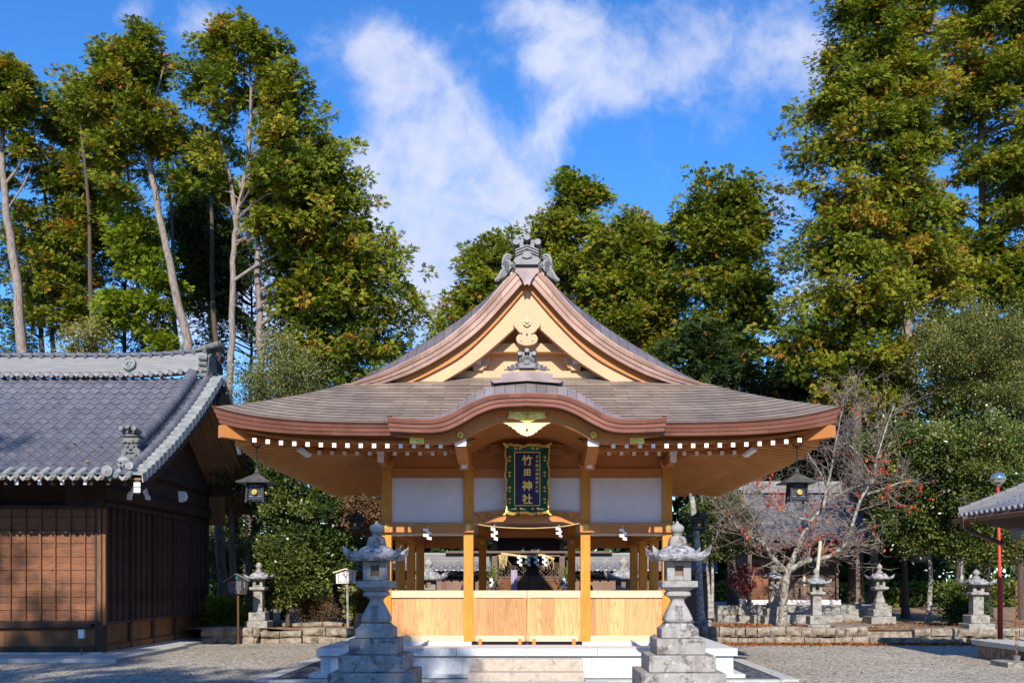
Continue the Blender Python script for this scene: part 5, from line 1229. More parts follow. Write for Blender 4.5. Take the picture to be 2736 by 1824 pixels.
def tree(name, lab, cat, Y, trunk, r0, rows, nb, mat='cypress', bark='bark', group=None, seed=1, tufts=(5, 8), ts=.31, nspray=30, nleaf=7, ll=.098, lw=.05, depth=.8, clear=None, flat=.62, droop=.12,
         back=.55, tint=.55, orange=.016, limbs=True, rho=(.30, 1.0), vmin=None, twig='twig', upsweep=.0, extra=()):
    """crown filled between photo outline rows (v, uL, uR) seen at distance Y, given real depth; trunk: photo path at Y"""
    rng = np.random.default_rng(seed)
    tp = px_path(trunk, Y); R = thing(name, lab, cat, (tp[0].x, tp[0].y, max(0, min(tp[0].z, .4))), group)
    nT = len(tp); ptp = [Vector(p) for p in catmull([tuple(p) for p in tp], 5)]
    for i, p in enumerate(ptp[1:-1]): p.x += rng.normal(0, .02); p.y += rng.normal(0, .02)
    rad = [r0*(1-.8*i/(len(ptp)-1))*(1.35 if i == 0 else 1) for i in range(len(ptp))]
    mbt = MB().tube(ptp, rad, 10)
    for path, ra in extra:
        q = [Vector(p) for p in catmull([tuple(p) for p in px_path(path, Y)], 5)]; mbt.tube(q, [ra*(1-.75*i/(len(q)-1)) for i in range(len(q))], 8)
    mbt.build('trunk', M[bark], R, smooth=60)
    tz = np.array([p.z for p in ptp]); o_ = np.argsort(tz); tz = tz[o_]; tx = np.array([p.x for p in ptp])[o_]; ty = np.array([p.y for p in ptp])[o_]
    rv = np.array([r[0] for r in rows], float); z_ = EYE+(HV-rv)/F_PX*Y; xl = (np.array([r[1] for r in rows])-CX)/F_PX*Y; xr = (np.array([r[2] for r in rows])-CX)/F_PX*Y
    zs = z_[::-1]; xl = xl[::-1]; xr = xr[::-1]
    # bough tips, spread by area
    zz = rng.uniform(zs[0], zs[-1], nb*6); w = np.interp(zz, zs, xr-xl); zz = zz[rng.random(nb*6)*w.max() < w][:nb]; nb = len(zz)
    a = np.interp(zz, zs, xl); b = np.interp(zz, zs, xr); cx = (a+b)/2; rr = (b-a)/2
    th = rng.uniform(0, 2*pi, nb); bk = (np.sin(th) > .25) & (rng.random(nb) > back); th = np.where(bk, -th, th)
    ro = rho[0]+(rho[1]-rho[0])*rng.random(nb)**.55
    rdep = np.minimum(rr, 4.5)*depth
    ax = np.interp(zz, tz, tx); ay = np.interp(zz, tz, ty)
    tips = np.stack([cx+rr*ro*np.cos(th), ay+rdep*ro*np.sin(th), zz], 1)
    dist = np.hypot(tips[:, 0]-ax, tips[:, 1]-ay)
    zb = np.clip(zz-dist*rng.uniform(.05, .45, nb)+upsweep, max(tz[0], 1.0), tz[-1]-.1)
    base = np.stack([np.interp(zb, tz, tx), np.interp(zb, tz, ty), zb], 1)
    bt = rng.normal(tint, .13, nb); bo = np.where(rng.random(nb) < .07, rng.uniform(.12, .5, nb), orange)
    mbl = MB(); TC, TD, TS, TT, TO = [], [], [], [], []
    for i in range(nb):
        p0, p3 = base[i], tips[i]; L = np.linalg.norm(p3-p0); sag = np.array([0, 0, L*.10])
        q = [p0, p0*.65+p3*.35+sag, p0*.3+p3*.7+sag*.6+rng.normal(0, .05*L, 3)*np.array([1, 1, .4]), p3]
        if limbs and L > .5 and rng.random() < (.7 if clear is None or p0[2] > EYE+(HV-clear)/F_PX*Y else .22): mbl.tube([tuple(k) for k in q], [.014+.009*L, .012+.007*L, .009+.004*L, .006], 4, cap=False)
        k = rng.integers(tufts[0], tufts[1]+1); out = unit(p3-p0)
        for j in range(k):
            t = 1-.62*(j/k)*rng.uniform(.6, 1.1); pp = q[0]*(1-t)**3+3*q[1]*t*(1-t)**2+3*q[2]*t*t*(1-t)+q[3]*t**3
            lat = rng.normal(0, 1, 3)*np.array([.42, .42, .16])*min(1.6, .35+L*.22)*(1.15-t*.4)
            TC.append(pp+lat); TD.append(unit(out*np.array([1, 1, .3])+lat*.8)); TS.append(ts*rng.uniform(.6, 1.25)); TT.append(bt[i]+rng.normal(0, .08)); TO.append(bo[i])
    TC = np.array(TC); TD = np.array(TD); TS = np.array(TS); TT = np.array(TT); TO = np.array(TO)
    if clear is not None:                                 # the pale trunk shows in front below this row
        zc = EYE+(HV-clear)/F_PX*Y; ok = ~((TC[:, 2] < zc) & (np.abs(TC[:, 0]-np.interp(TC[:, 2], tz, tx)) < .62) & (TC[:, 1] < np.interp(TC[:, 2], tz, ty)+.4)); TC, TD, TS, TT, TO = TC[ok], TD[ok], TS[ok], TT[ok], TO[ok]
    if limbs: mbl.build('limbs', M[twig], R)
    g = sprays(np.array(TC), np.array(TD), np.array(TS), rng, nspray, nleaf, ll, lw, flat, droop, np.array(TT), np.array(TO))
    leaves_obj('crown', M[mat], R, *g); TREE_N[0] += len(g[0]); return R
def shrub(name, lab, cat, Y, rows, nb, base_u, base_v, mat='broad', **kw):
    d = dict(tufts=(3, 6), ts=.30, nspray=42, nleaf=1, ll=.105, lw=.058, depth=.9, twig='darkbark', limbs=False, flat=.85, droop=.25, bark='darkbark', tint=.45, orange=0, r0=.06, rho=(.2, 1)); d.update(kw); r0 = d.pop('r0')
    vt = rows[0][0]; vtop = vt+(base_v-vt)*.25; um = (rows[0][1]+rows[0][2])/2
    return tree(name, lab, cat, Y, [(base_u, base_v), (base_u+3, (base_v+vtop)/2), (um, vtop)], r0, rows, nb, mat=mat, **d)
G1 = 'tall cypress trees behind the timber hall'
tree('cypress_tree', 'tall cypress with a forked pale trunk rising behind the right end of the tiled roof', 'tree', 29.6,
     [(600, 1667), (588, 1470), (584, 1371), (600, 1150), (618, 950), (624, 697), (630, 588), (660, 454), (670, 303), (667, 110)], .155,
     [(62, 615, 690), (85, 570, 750), (120, 545, 775), (170, 510, 790), (200, 480, 800), (260, 490, 850), (320, 540, 900), (390, 540, 930), (460, 540, 965), (520, 560, 985), (580, 600, 990), (650, 700, 1000)], 150, seed=2, group=G1, clear=230,
     extra=[([(630, 588), (618, 500), (600, 420), (582, 339)], .09), ([(624, 750), (700, 700), (790, 655), (845, 600)], .06), ([(640, 500), (720, 440), (800, 390)], .05)], back=.7)
tree('cypress_tree', 'cypress with a straight pale trunk and a wide crown sloping towards the new hall', 'tree', 31.0,
     [(668, 1655), (675, 1455), (690, 1100), (694, 927), (690, 700), (688, 515), (700, 420)], .19,
     [(440, 720, 940), (500, 640, 970), (570, 660, 1000), (640, 690, 1050), (710, 730, 1110), (770, 760, 1140), (840, 770, 1115), (900, 770, 1090), (970, 790, 1100), (1050, 800, 1040)], 170, seed=3, group=G1, clear=470,
     extra=[([(690, 870), (760, 830), (820, 815)], .08), ([(692, 560), (760, 600), (830, 610)], .05)], rho=(.45, 1), back=.7)
tree('cypress_tree', 'leaning cypress whose bare grey trunk bends left to a thin crown behind the tiled roof', 'tree', 31.5,
     [(525, 1100), (505, 935), (470, 780), (440, 640), (405, 470), (385, 330), (372, 220), (372, 100)], .17,
     [(80, 320, 370), (98, 290, 425), (140, 200, 445), (190, 190, 440), (230, 150, 380), (270, 150, 470), (330, 190, 490), (400, 230, 500), (470, 260, 500), (540, 290, 470)], 95, seed=4, group=G1, clear=420,
     extra=[([(385, 330), (420, 240), (440, 170)], .06), ([(400, 450), (330, 380), (260, 330)], .05)], ts=.38)
tree('cypress_tree', 'low bright green cypress boughs over the middle of the tiled roof', 'tree', 32.5, [(440, 1050), (428, 900), (410, 760), (395, 640)], .11,
     [(570, 330, 400), (620, 290, 440), (680, 310, 460), (730, 310, 450), (760, 350, 480), (800, 300, 470), (840, 260, 480), (900, 280, 480), (950, 400, 490)], 46, seed=5, mat='fresh', group=G1, tint=.5, orange=.0, tufts=(4, 8), ts=.40)
tree('cypress_tree', 'cypress leaning in from the edge of the picture above the tiled roof', 'tree', 34.0, [(75, 1050), (60, 945), (40, 720), (10, 500), (5, 380), (20, 250)], .22,
     [(180, -60, 60), (215, -100, 105), (260, -110, 140), (330, -110, 120), (400, -90, 80), (470, -100, 60)], 75, seed=6, group=G1, clear=360, extra=[([(8, 500), (60, 430), (110, 330)], .06), ([(20, 560), (70, 480), (90, 420)], .04)])
tree('cypress_tree', 'broken-topped cypress with a brown dead bough among the trees behind the tiled roof', 'tree', 36.0, [(260, 1050), (245, 860), (232, 640), (228, 480), (240, 330)], .16,
     [(265, 130, 280), (320, 90, 320), (390, 60, 330), (460, 70, 330), (530, 50, 340), (600, 40, 340), (690, 30, 310), (780, 40, 250), (860, 60, 220)], 135, seed=7, group=G1, orange=.06)
tree('cypress_tree', 'darker cypress filling the gap between the two tallest trees', 'tree', 38.0, [(575, 1050), (560, 700), (545, 500)], .16,
     [(330, 470, 560), (400, 480, 590), (480, 480, 620), (560, 470, 640), (650, 460, 660), (740, 470, 640), (830, 480, 620)], 120, seed=8, group=G1, mat='cypress2', tint=.42)
for i, (u, v0, v1, du, r, Y, rows_) in enumerate(((115, 1060, 560, -15, .13, 40, [(560, -40, 220), (650, -60, 250), (760, -60, 200), (900, -40, 150), (980, -40, 120)]), (330, 1060, 640, 10, .11, 41, [(560, 200, 420), (660, 180, 440), (770, 200, 420), (880, 220, 430), (980, 200, 440)]),
                                                  (655, 1650, 640, 20, .12, 39, [(640, 500, 760), (740, 480, 780), (840, 470, 800), (940, 480, 820), (1020, 480, 830)]), (820, 1100, 640, 25, .14, 37, [(560, 780, 960), (660, 760, 1060), (760, 740, 1090), (880, 760, 1080), (1000, 780, 1060)]))):
    tree('cypress_tree', 'slim shaded cypress standing deep among the trees '+['at the far side of the tiled roof', 'behind the middle of the tiled roof', 'between the two pale trunks', 'right of the pale straight trunk'][i], 'tree', Y, [(u, v0), (u+du*.5, (v0+v1)/2), (u+du, v1)], r, rows_, 78 if i < 3 else 90, seed=20+i, group=G1, mat='cypress2', tint=.42, ts=.40, nspray=11, bark='darkbark', twig='darkbark')
G2 = 'rounded cypresses behind the new hall'
Cc = dict(ts=.44, ll=.125, lw=.064, nspray=26, tufts=(3, 6), group=G2)
tree('cypress_tree', 'rounded green cypress just left of the gable peak', 'tree', 44, [(1250, 1250), (1260, 900), (1300, 720)], .2, [(630, 1290, 1400), (690, 1230, 1450), (740, 1185, 1480), (800, 1150, 1500), (870, 1130, 1520), (950, 1110, 1540), (1040, 1060, 1560)], 200, seed=30, tint=.55, **Cc)
tree('cypress_tree', 'cypress with a tufted top sticking up right of the gable peak', 'tree', 46, [(1540, 1250), (1545, 800), (1535, 520)], .22, [(460, 1500, 1530), (490, 1470, 1560), (515, 1460, 1630), (550, 1450, 1630), (575, 1480, 1570), (610, 1400, 1640), (680, 1400, 1700), (800, 1400, 1720), (950, 1420, 1740)], 200, seed=31, tint=.55, **Cc)
tree('cypress_tree', 'low broad cypress between the tufted tree and the tall dome-shaped one', 'tree', 43, [(1700, 1250), (1705, 900), (1710, 700)], .2, [(575, 1650, 1740), (615, 1600, 1790), (680, 1580, 1810), (760, 1560, 1830), (850, 1560, 1850), (960, 1600, 1860)], 180, seed=32, tint=.58, **Cc)
tree('cypress_tree', 'dome-shaped cypress behind the right slope of the new hall roof', 'tree', 41, [(1990, 1500), (1965, 1050), (1930, 800), (1920, 620)], .2, [(465, 1880, 1960), (485, 1840, 2010), (530, 1800, 2050), (600, 1790, 2075), (680, 1785, 2090), (760, 1790, 2080), (860, 1810, 2060), (960, 1830, 2050)], 190, seed=33, tint=.50, **Cc)
G3 = 'tall cypresses at the right'
tree('cypress_tree', 'huge cypress with a pale green crown reaching out of the top of the picture', 'tree', 33, [(2460, 1500), (2430, 1000), (2395, 640), (2385, 420), (2350, 150), (2330, -100)], .24,
     [(-130, 2260, 2440), (-60, 2230, 2500), (20, 2195, 2530), (100, 2200, 2540), (170, 2165, 2520), (240, 2150, 2530), (310, 2110, 2530), (400, 2085, 2530), (470, 2095, 2520), (540, 2120, 2520), (600, 2130, 2530), (680, 2080, 2560), (760, 2040, 2580), (850, 2040, 2580), (950, 2070, 2570), (1040, 2110, 2540), (1100, 2150, 2500)], 430, seed=40, group=G3, clear=760, tint=.62, orange=.02, ts=.36, droop=.3)
tree('cypress_tree', 'dark cypress filling the top right corner behind the huge pale green one', 'tree', 35.5, [(2660, 1500), (2640, 900), (2620, 400), (2620, -100)], .24,
     [(-180, 2570, 2800), (-60, 2540, 2850), (60, 2490, 2880), (200, 2460, 2880), (400, 2470, 2880), (600, 2470, 2880), (800, 2460, 2880), (980, 2470, 2880)], 330, seed=41, group=G3, mat='cypress', tint=.5, orange=.02, droop=.3)
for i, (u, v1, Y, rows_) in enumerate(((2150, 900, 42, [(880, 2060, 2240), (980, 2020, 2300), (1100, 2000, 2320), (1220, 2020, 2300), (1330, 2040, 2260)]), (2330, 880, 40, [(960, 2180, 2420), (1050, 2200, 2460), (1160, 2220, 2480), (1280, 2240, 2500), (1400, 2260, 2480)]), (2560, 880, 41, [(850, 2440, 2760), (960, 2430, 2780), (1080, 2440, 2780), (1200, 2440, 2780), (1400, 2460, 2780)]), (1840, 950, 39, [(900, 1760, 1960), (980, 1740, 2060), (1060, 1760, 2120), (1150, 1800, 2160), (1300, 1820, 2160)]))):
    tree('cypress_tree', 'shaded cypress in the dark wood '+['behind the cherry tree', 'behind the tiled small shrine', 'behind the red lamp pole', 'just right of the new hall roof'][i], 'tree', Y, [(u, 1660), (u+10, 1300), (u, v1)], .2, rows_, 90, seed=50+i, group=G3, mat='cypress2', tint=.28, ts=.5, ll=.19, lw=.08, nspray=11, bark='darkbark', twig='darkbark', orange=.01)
print('conifer leaves', TREE_N[0])
# ---- broadleaf evergreens and shrubs
G4 = 'evergreen shrubs at the wood edge'
shrub('evergreen_tree', 'pale small-leaved tree with a thin white trunk above the left corner of the hall roof', 'tree', 28.6, [(895, 730, 800), (940, 650, 860), (1000, 620, 900), (1050, 625, 930), (1110, 640, 780)], 90, 726, 1650, mat='olive', r0=.045, bark='lichenbark', twig='lichenbark', group=G4, seed=60, ll=.08, lw=.042, ts=.3, nspray=36, limbs=True, tint=.55)
shrub('camellia_shrub', 'big glossy evergreen shrub filling the gap between the two halls', 'shrub', 27.6, [(1170, 690, 860), (1220, 640, 960), (1290, 620, 1010), (1360, 640, 1020), (1430, 670, 1000), (1490, 680, 990), (1550, 740, 900)], 230, 820, 1655, r0=.10, group=G4, seed=61, nspray=46)
shrub('camellia_shrub', 'lower glossy shrub with bright leaves beside the old stone lantern', 'shrub', 26.6, [(1430, 690, 800), (1470, 680, 850), (1520, 680, 860), (1580, 700, 840), (1610, 730, 800)], 70, 770, 1670, group=G4, seed=62, tint=.6)
shrub('camellia_shrub', 'narrow green shrub behind the leaning trunk by the timber hall', 'shrub', 31.5, [(1340, 560, 650), (1420, 555, 670), (1500, 555, 660), (1580, 555, 650), (1650, 560, 640)], 70, 600, 1655, group=G4, seed=63, tint=.6)
shrub('withered_shrub', 'withered brown shrub hanging beside the left rear lantern', 'shrub', 26.5, [(1310, 920, 1010), (1340, 900, 1030), (1380, 915, 1030), (1410, 950, 1020)], 26, 1000, 1650, mat='dead', group=G4, seed=64, tint=.7, ll=.08)
shrub('round_dry_shrub', 'low round dry brown shrub on the ground left of the no smoking sign', 'shrub', 27.3, [(1590, 810, 870), (1610, 800, 885), (1635, 798, 885), (1655, 805, 880)], 40, 843, 1662, mat='dead', group=G4, seed=65, tint=.25, ll=.06, lw=.02, ts=.2)
shrub('low_shrub', 'low yellow-green shrub under the no smoking sign', 'shrub', 27.0, [(1570, 950, 1000), (1600, 930, 1020), (1640, 930, 1030)], 26, 975, 1665, mat='olive', group=G4, seed=66, tint=.7, ts=.24)
shrub('camellia_shrub', 'glossy shrub beside the right rear lantern, left of the cherry tree', 'shrub', 28.0, [(1320, 1850, 1960), (1370, 1820, 2010), (1430, 1830, 2010), (1480, 1860, 1990)], 80, 1900, 1650, group=G4, seed=67, r0=.07, tint=.5)
shrub('camellia_tree', 'dense dark evergreen on a blotched pale trunk right of the small tiled shrine', 'tree', 28.6, [(1130, 2320, 2480), (1190, 2300, 2560), (1270, 2310, 2600), (1350, 2320, 2600), (1420, 2340, 2580), (1480, 2390, 2540)], 230, 2478, 1668, group=G4, seed=68, r0=.085, bark='lichenbark', nspray=36, tint=.6)
shrub('evergreen_tree', 'airy olive-green tree above the tiled pavilion corner', 'tree', 30, [(815, 2520, 2700), (860, 2450, 2790), (940, 2430, 2790), (1020, 2440, 2790), (1090, 2460, 2790)], 190, 2600, 1670, mat='olive', group=G4, seed=69, r0=.1, ll=.08, lw=.04, nspray=50, tint=.5)
shrub('camellia_tree', 'evergreen with sunlit yellowish leaves on a slim leaning trunk behind the tiled pavilion corner', 'tree', 27.6, [(1120, 2440, 2780), (1190, 2440, 2790), (1270, 2440, 2790), (1350, 2480, 2790), (1430, 2520, 2790), (1490, 2560, 2790)], 220, 2566, 1665, group=G4, seed=70, r0=.075, bark='lichenbark', tint=.66, nspray=34)
shrub('low_shrub', 'low dark shrub between the two pale trunks on the right', 'shrub', 27.2, [(1560, 2540, 2600), (1590, 2510, 2620), (1640, 2510, 2620), (1680, 2520, 2600)], 36, 2570, 1690, group=G4, seed=71, ts=.24)
shrub('low_shrub', 'yellow-green shrub at the foot of the gable trees', 'shrub', 32, [(860, 215, 280), (900, 180, 300), (960, 170, 310), (1020, 180, 300)], 40, 240, 1300, mat='olive', group=G4, seed=72, tint=.95, ts=.3)
shrub('red_maple', 'small crimson maple beside the wall of the small tiled shrine', 'tree', 29.2, [(1512, 1970, 2000), (1530, 1962, 2003), (1560, 1972, 2004), (1580, 1985, 2002)], 9, 1978, 1640, mat='maple', group=G4, seed=73, tint=.5, ts=.15, ll=.06, bark='lichenbark', r0=.05)
shrub('low_shrub', 'grassy bright green clump at the foot of the leaning trunk', 'shrub', 27.0, [(1610, 560, 640), (1640, 555, 650), (1668, 560, 650)], 26, 600, 1672, mat='fresh', group=G4, seed=74, ts=.2, ll=.14, lw=.03)
# bare or lichened trunks that stand alone
def trunk(name, lab, path, Y, r, bark='lichenbark', grp='tree trunks at the wood edge'):
    P = [Vector(p) for p in catmull([tuple(p) for p in px_path(path, Y)], 5)]; R = thing(name, lab, 'tree', tuple(P[0]), grp)
    n = len(P); MB().tube(P, [r*(1.5 if i == 0 else 1.15 if i == 1 else 1-.6*i/n) for i in range(n)], 12).build('trunk', M[bark], R, smooth=60); return R
trunk('slender_tree', 'lichened pale trunk with a stubby knob just right of the bright stone lantern', [(1872, 1668), (1868, 1560), (1862, 1450), (1850, 1340), (1840, 1290), (1838, 1180)], 26.5, .12)
trunk('slender_tree', 'thin lichened trunk, first of the twin stems left of the small tiled shrine', [(1897, 1650), (1893, 1560), (1885, 1470), (1878, 1380), (1870, 1250)], 27.5, .05)
trunk('slender_tree', 'thin lichened trunk, second of the twin stems left of the small tiled shrine', [(1902, 1650), (1904, 1560), (1903, 1480), (1908, 1380), (1915, 1260)], 27.5, .05)
trunk('slender_tree', 'pale tapering trunk behind the notice board', [(660, 1662), (665, 1560), (672, 1455), (680, 1380)], 28.2, .10, 'bark')
trunk('slender_tree', 'straight trunk with leaf shadows just right of the leaning one', [(628, 1662), (622, 1500), (618, 1371), (620, 1250)], 28.6, .13, 'bark')
for u0, v0, u1, v1, Y, r, lb in ((262, 1000, 215, 330, 34.5, .10, 'left of the brown dead bough'), (395, 1000, 335, 420, 34, .09, 'left of the leaning bare trunk'), (480, 1000, 440, 380, 36, .10, 'just right of the leaning bare trunk'), (585, 1000, 545, 330, 36, .11, 'left of the forked pale trunk'), (800, 1060, 815, 500, 34, .11, 'in the crown right of the straight pale trunk'), (150, 1000, 105, 380, 37, .10, 'right of the trunk at the picture edge')):
    trunk('slender_tree', 'slim brown trunk above the tiled roof, '+lb, [(u0, v0), (u0*.7+u1*.3-5, v0*.7+v1*.3), (u0*.35+u1*.65+6, v0*.35+v1*.65), (u1, v1)], Y, r, 'darkbark', 'slim trunks above the tiled roof')
for i, (u, Y, r, lb) in enumerate(((760, 30, .10, 'left of the dry shrub'), (905, 29, .17, 'behind the no smoking sign'), (720, 31, .08, 'behind the old stone lantern'), (1960, 31, .2, 'left of the small shrine'), (2290, 31.5, .30, 'right of the small shrine'), (2420, 32, .12, 'left of the blotched pale trunk'), (2640, 31, .13, 'behind the red lamp pole'), (2730, 30, .12, 'behind the rain chain'))):
    trunk('shaded_tree', 'dark shaded trunk '+lb, [(u, 1655), (u-4, 1500), (u+3, 1300), (u, 1100)], Y, r, 'darkbark')
M['hedge'] = leaf_mat('far hedge leaves', [(0, (.06, .085, .014)), (.6, (.17, .19, .03)), (1, (.30, .27, .06))])
rng = np.random.default_rng(5); n = 9000
C = np.stack([rng.uniform(-26, 30, n), rng.uniform(46, 49, n), .4+1.25*rng.random(n)**1.3], 1); D = unit(rng.normal(0, 1, (n, 3))); N = unit(rng.normal(0, 1, (n, 3)))
tag(leaves_obj('undergrowth', M['hedge'], None, C, D, N, np.full(n, .30), np.full(n, .14), rng.normal(.5, .2, n)), kind='stuff')
# trees that stand behind the photographer and throw the dappled shade on the left
def back_tree(x, y, prof, seed, lab, nb):
    """prof: (height, x from, x to) of the crown"""
    u = lambda X: X/30*F_PX+CX; v = lambda Z: HV-(Z-EYE)/30*F_PX
    rows = [(v(h), u(a), u(b)) for h, a, b in prof]; h = prof[0][0]
    R = tree('cypress_tree', lab, 'tree', 30, [(u(x), v(0)), (u(x), v(h*.5)), (u(x), v(h*.95))], .22, rows, nb, seed=seed, nspray=8, nleaf=3, ll=.34, lw=.16, ts=.45, back=1.0, group='trees behind the photographer', tufts=(3, 6), limbs=False)
    R.location.y = y; return R
back_tree(-5.0, -9.5, [(16.4, -6.5, -5.6), (16.0, -8.2, -2.2), (15.2, -8.5, -1.5), (13.5, -8.8, -1.3), (11.5, -8.8, -1.8)], 82, 'cypress behind the photographer shading the darker stone lantern', 75)
back_tree(-9.6, -9.0, [(18.6, -12.0, -10.2), (17.9, -12.2, -8.8), (16.0, -12.2, -8.4), (13.0, -12.2, -8.6)], 81, 'cypress behind the photographer shading the timber hall', 34)
back_tree(-13.6, -8.0, [(21.8, -13.2, -10.8), (21.2, -15.5, -10.2), (20.2, -16.0, -12.0), (17.5, -16.5, -12.0), (14.0, -16.5, -11.5)], 83, 'cypress behind the photographer at the far left', 46)
# far wood behind the court, one dark mass, plus an added unseen ring
rng = np.random.default_rng(9); n = 52000
x = rng.uniform(-44, 48, n); top = np.where(x < -5, 5.5, 9.0)+2.6*np.sin(x*.55)+1.8*np.sin(x*1.37+1)+1.2*np.sin(x*2.9); z = .4+(top-.4)*rng.random(n)**.85
C = np.stack([x, rng.uniform(50, 57, n)+.0*z, z], 1); D = unit(rng.normal(0, 1, (n, 3))); N = unit(rng.normal(0, .6, (n, 3))+np.array([0, -.5, .8]))
n2 = 36000; x = rng.uniform(-60, 60, n2); side = rng.random(n2); y = rng.uniform(-42, -34, n2)  # ring behind and beside the camera, added to block low sky light
q = side < .3; y[q] = rng.uniform(-38, 20, q.sum()); x[q] = np.where(rng.random(q.sum()) < .5, -1, 1)*rng.uniform(50, 58, q.sum())
top = 8.5+2.5*np.sin(x*.35)+1.5*np.sin(x*.9+y*.3); z = (top)*rng.random(n2)**.85
C = np.concatenate([C, np.stack([x, y, z], 1)]); n += n2; D = unit(rng.normal(0, 1, (n, 3))); N = unit(rng.normal(0, .6, (n, 3))+np.array([0, -.5, .8]))
sz = np.concatenate([np.full(n-n2, .75), np.full(n2, 1.3)])
tag(leaves_obj('far_wood_and_sky_screen', M['cypress2'], None, C, D, N, sz, sz*.45, np.clip(rng.normal(.25, .14, n), 0, .9)), kind='stuff')
# ================================================================ stone retaining walls
def rough_stones(mb, x0, x1, y, z0, z1, w, rng, dep=.35, axis='x', seed=0):
    x = x0
    while x < x1-.05:
        ww = min(w*rng.uniform(.75, 1.3), x1-x); n = 5; g = []
        # pillow-faced stone: rounded front grid
        for j in range(5):
            row = []
            for i in range(6):
                a, b = i/5, j/4; e = (1-abs(2*a-1)**3)*(1-abs(2*b-1)**3); px = x+.008+(ww-.016)*a; pz = z0+.006+(z1-z0-.012)*b
                row.append((px+rng.normal(0, .006), y-.07*e-rng.uniform(0, .028)*(e > .1)+rng.normal(0, .004), pz+rng.normal(0, .006)+(.02*sin(px*3) if j == 4 else 0)))
            g.append(row)
        vs = [p for r in g for p in r]; fs = [(j*6+i, j*6+i+1, (j+1)*6+i+1, (j+1)*6+i) for j in range(4) for i in range(5)]
        bk = len(vs); per = [i for i in range(6)]+[k*6+5 for k in range(1, 5)]+[4*6+i for i in range(4, -1, -1)]+[k*6 for k in range(3, 0, -1)]
        vs += [(vs[i][0], y+dep, vs[i][2]) for i in per]; m = len(per)
        fs += [(per[i], bk+i, bk+(i+1) % m, per[(i+1) % m]) for i in range(m)]
        mb.add(vs, fs); x += ww
    return mb
rng = np.random.default_rng(21)
RW = 'low stone walls along the wood edge'
def wall(lab, courses, y):
    mb = MB()
    for x0, x1, z0, z1, w in courses: rough_stones(mb, x0, x1, y, z0, z1, w, rng)
    o = mb.build('retaining_wall', M['wallstone'], smooth=35); return tag(o, lab, 'stone wall', RW)
wall('low rough stone wall behind the court, left of the new hall', [(-8.6, -7.05, -.05, .17, .42), (-8.55, -7.0, .17, .42, .48), (-6.98, -5.9, -.05, .15, .45), (-6.98, -5.9, .15, .33, .5), (-5.88, -3.6, -.05, .18, .42), (-5.88, -3.6, .18, .40, .5)], 25.0)
wall('low rough stone wall along the fallen leaves, right of the new hall', [(3.6, 8.98, -.05, .17, .36), (3.6, 8.95, .175, .43, .33)], 25.0)
wall('dark shaded rough stone wall beside the tiled pavilion', [(10.3, 14.5, -.05, .15, .45), (10.2, 14.5, .15, .38, .55)], 25.1)
struct('woodland_steps', MB().box(8.98, 10.3, 24.98, 25.4, -.05, .15).box(8.98, 10.25, 25.3, 26.5, .15, .30).box(8.5, 10.6, 26.4, 29.3, .2, .38), M['wallstone'])
mb = MB(); rough_stones(mb, -6.9, -5.2, 26.9, .33, .47, .5, rng); rough_stones(mb, -5.2, -3.9, 27.6, .36, .50, .5, rng)
tag(mb.build('edging_stones', M['wallstone'], smooth=35), 'row of low edging stones in front of the dry shrub', 'stone edging')
def boulder(name, lab, x, y, z, r, h, seed, m='wallstone'):
    rg = np.random.default_rng(seed); mb = MB(); mb.lathe([(r*.9, -.05), (r, h*.3), (r*.95, h*.7), (r*.75, h*.97), (0.0, h)], (x, y, z), 12)
    mb.v = [(a+rg.normal(0, r*.07), b+rg.normal(0, r*.07), c+rg.normal(0, r*.05)) for a, b, c in mb.v]; return tag(mb.build(name, M[m], smooth=40), lab, 'stone')
boulder('boulder', 'pale boulder behind the darker stone lantern', -4.4, 25.6, .36, .25, .42, 1)
boulder('tree_stump', 'sawn grey stump behind the bright stone lantern', 4.95, 26.2, .36, .12, .22, 2, 'lichenbark')
# ================================================================ small tiled shrine on the right
SS = thing('small_shrine', 'small weathered wooden shrine with a sagging tiled roof behind the bare cherry tree', 'shrine', (8.67, 31, .87))
M['greywood'] = wood_mat('weathered brown wood', (.20, .135, .105), (.115, .075, .058), 'x', .16, 2, vary=.2, rough=.85)
M['oldtile'] = noise_mat('old mossy roof tile', [(.10, .10, .115), (.16, .155, .165), (.23, .22, .22)], 4, detail=7, rough=.5, spec=.4, blot=((.28, .24, .18), 5, .62, .72))
def S_(name, x0, x1, y0, y1, z0, z1, m='greywood', par=None, bev=0): return MB().box(x0, x1, y0, y1, z0, z1).build(name, M[m], par or SS, bevel=bev)
S_('body', 7.25, 10.15, 31.3, 33.6, 1.02, 3.3); S_('plinth', 7.15, 10.25, 31.15, 33.7, .87, 1.02, 'plaster'); S_('side_boards', 7.22, 7.9, 31.24, 31.3, 1.02, 2.9, 'dkboard')
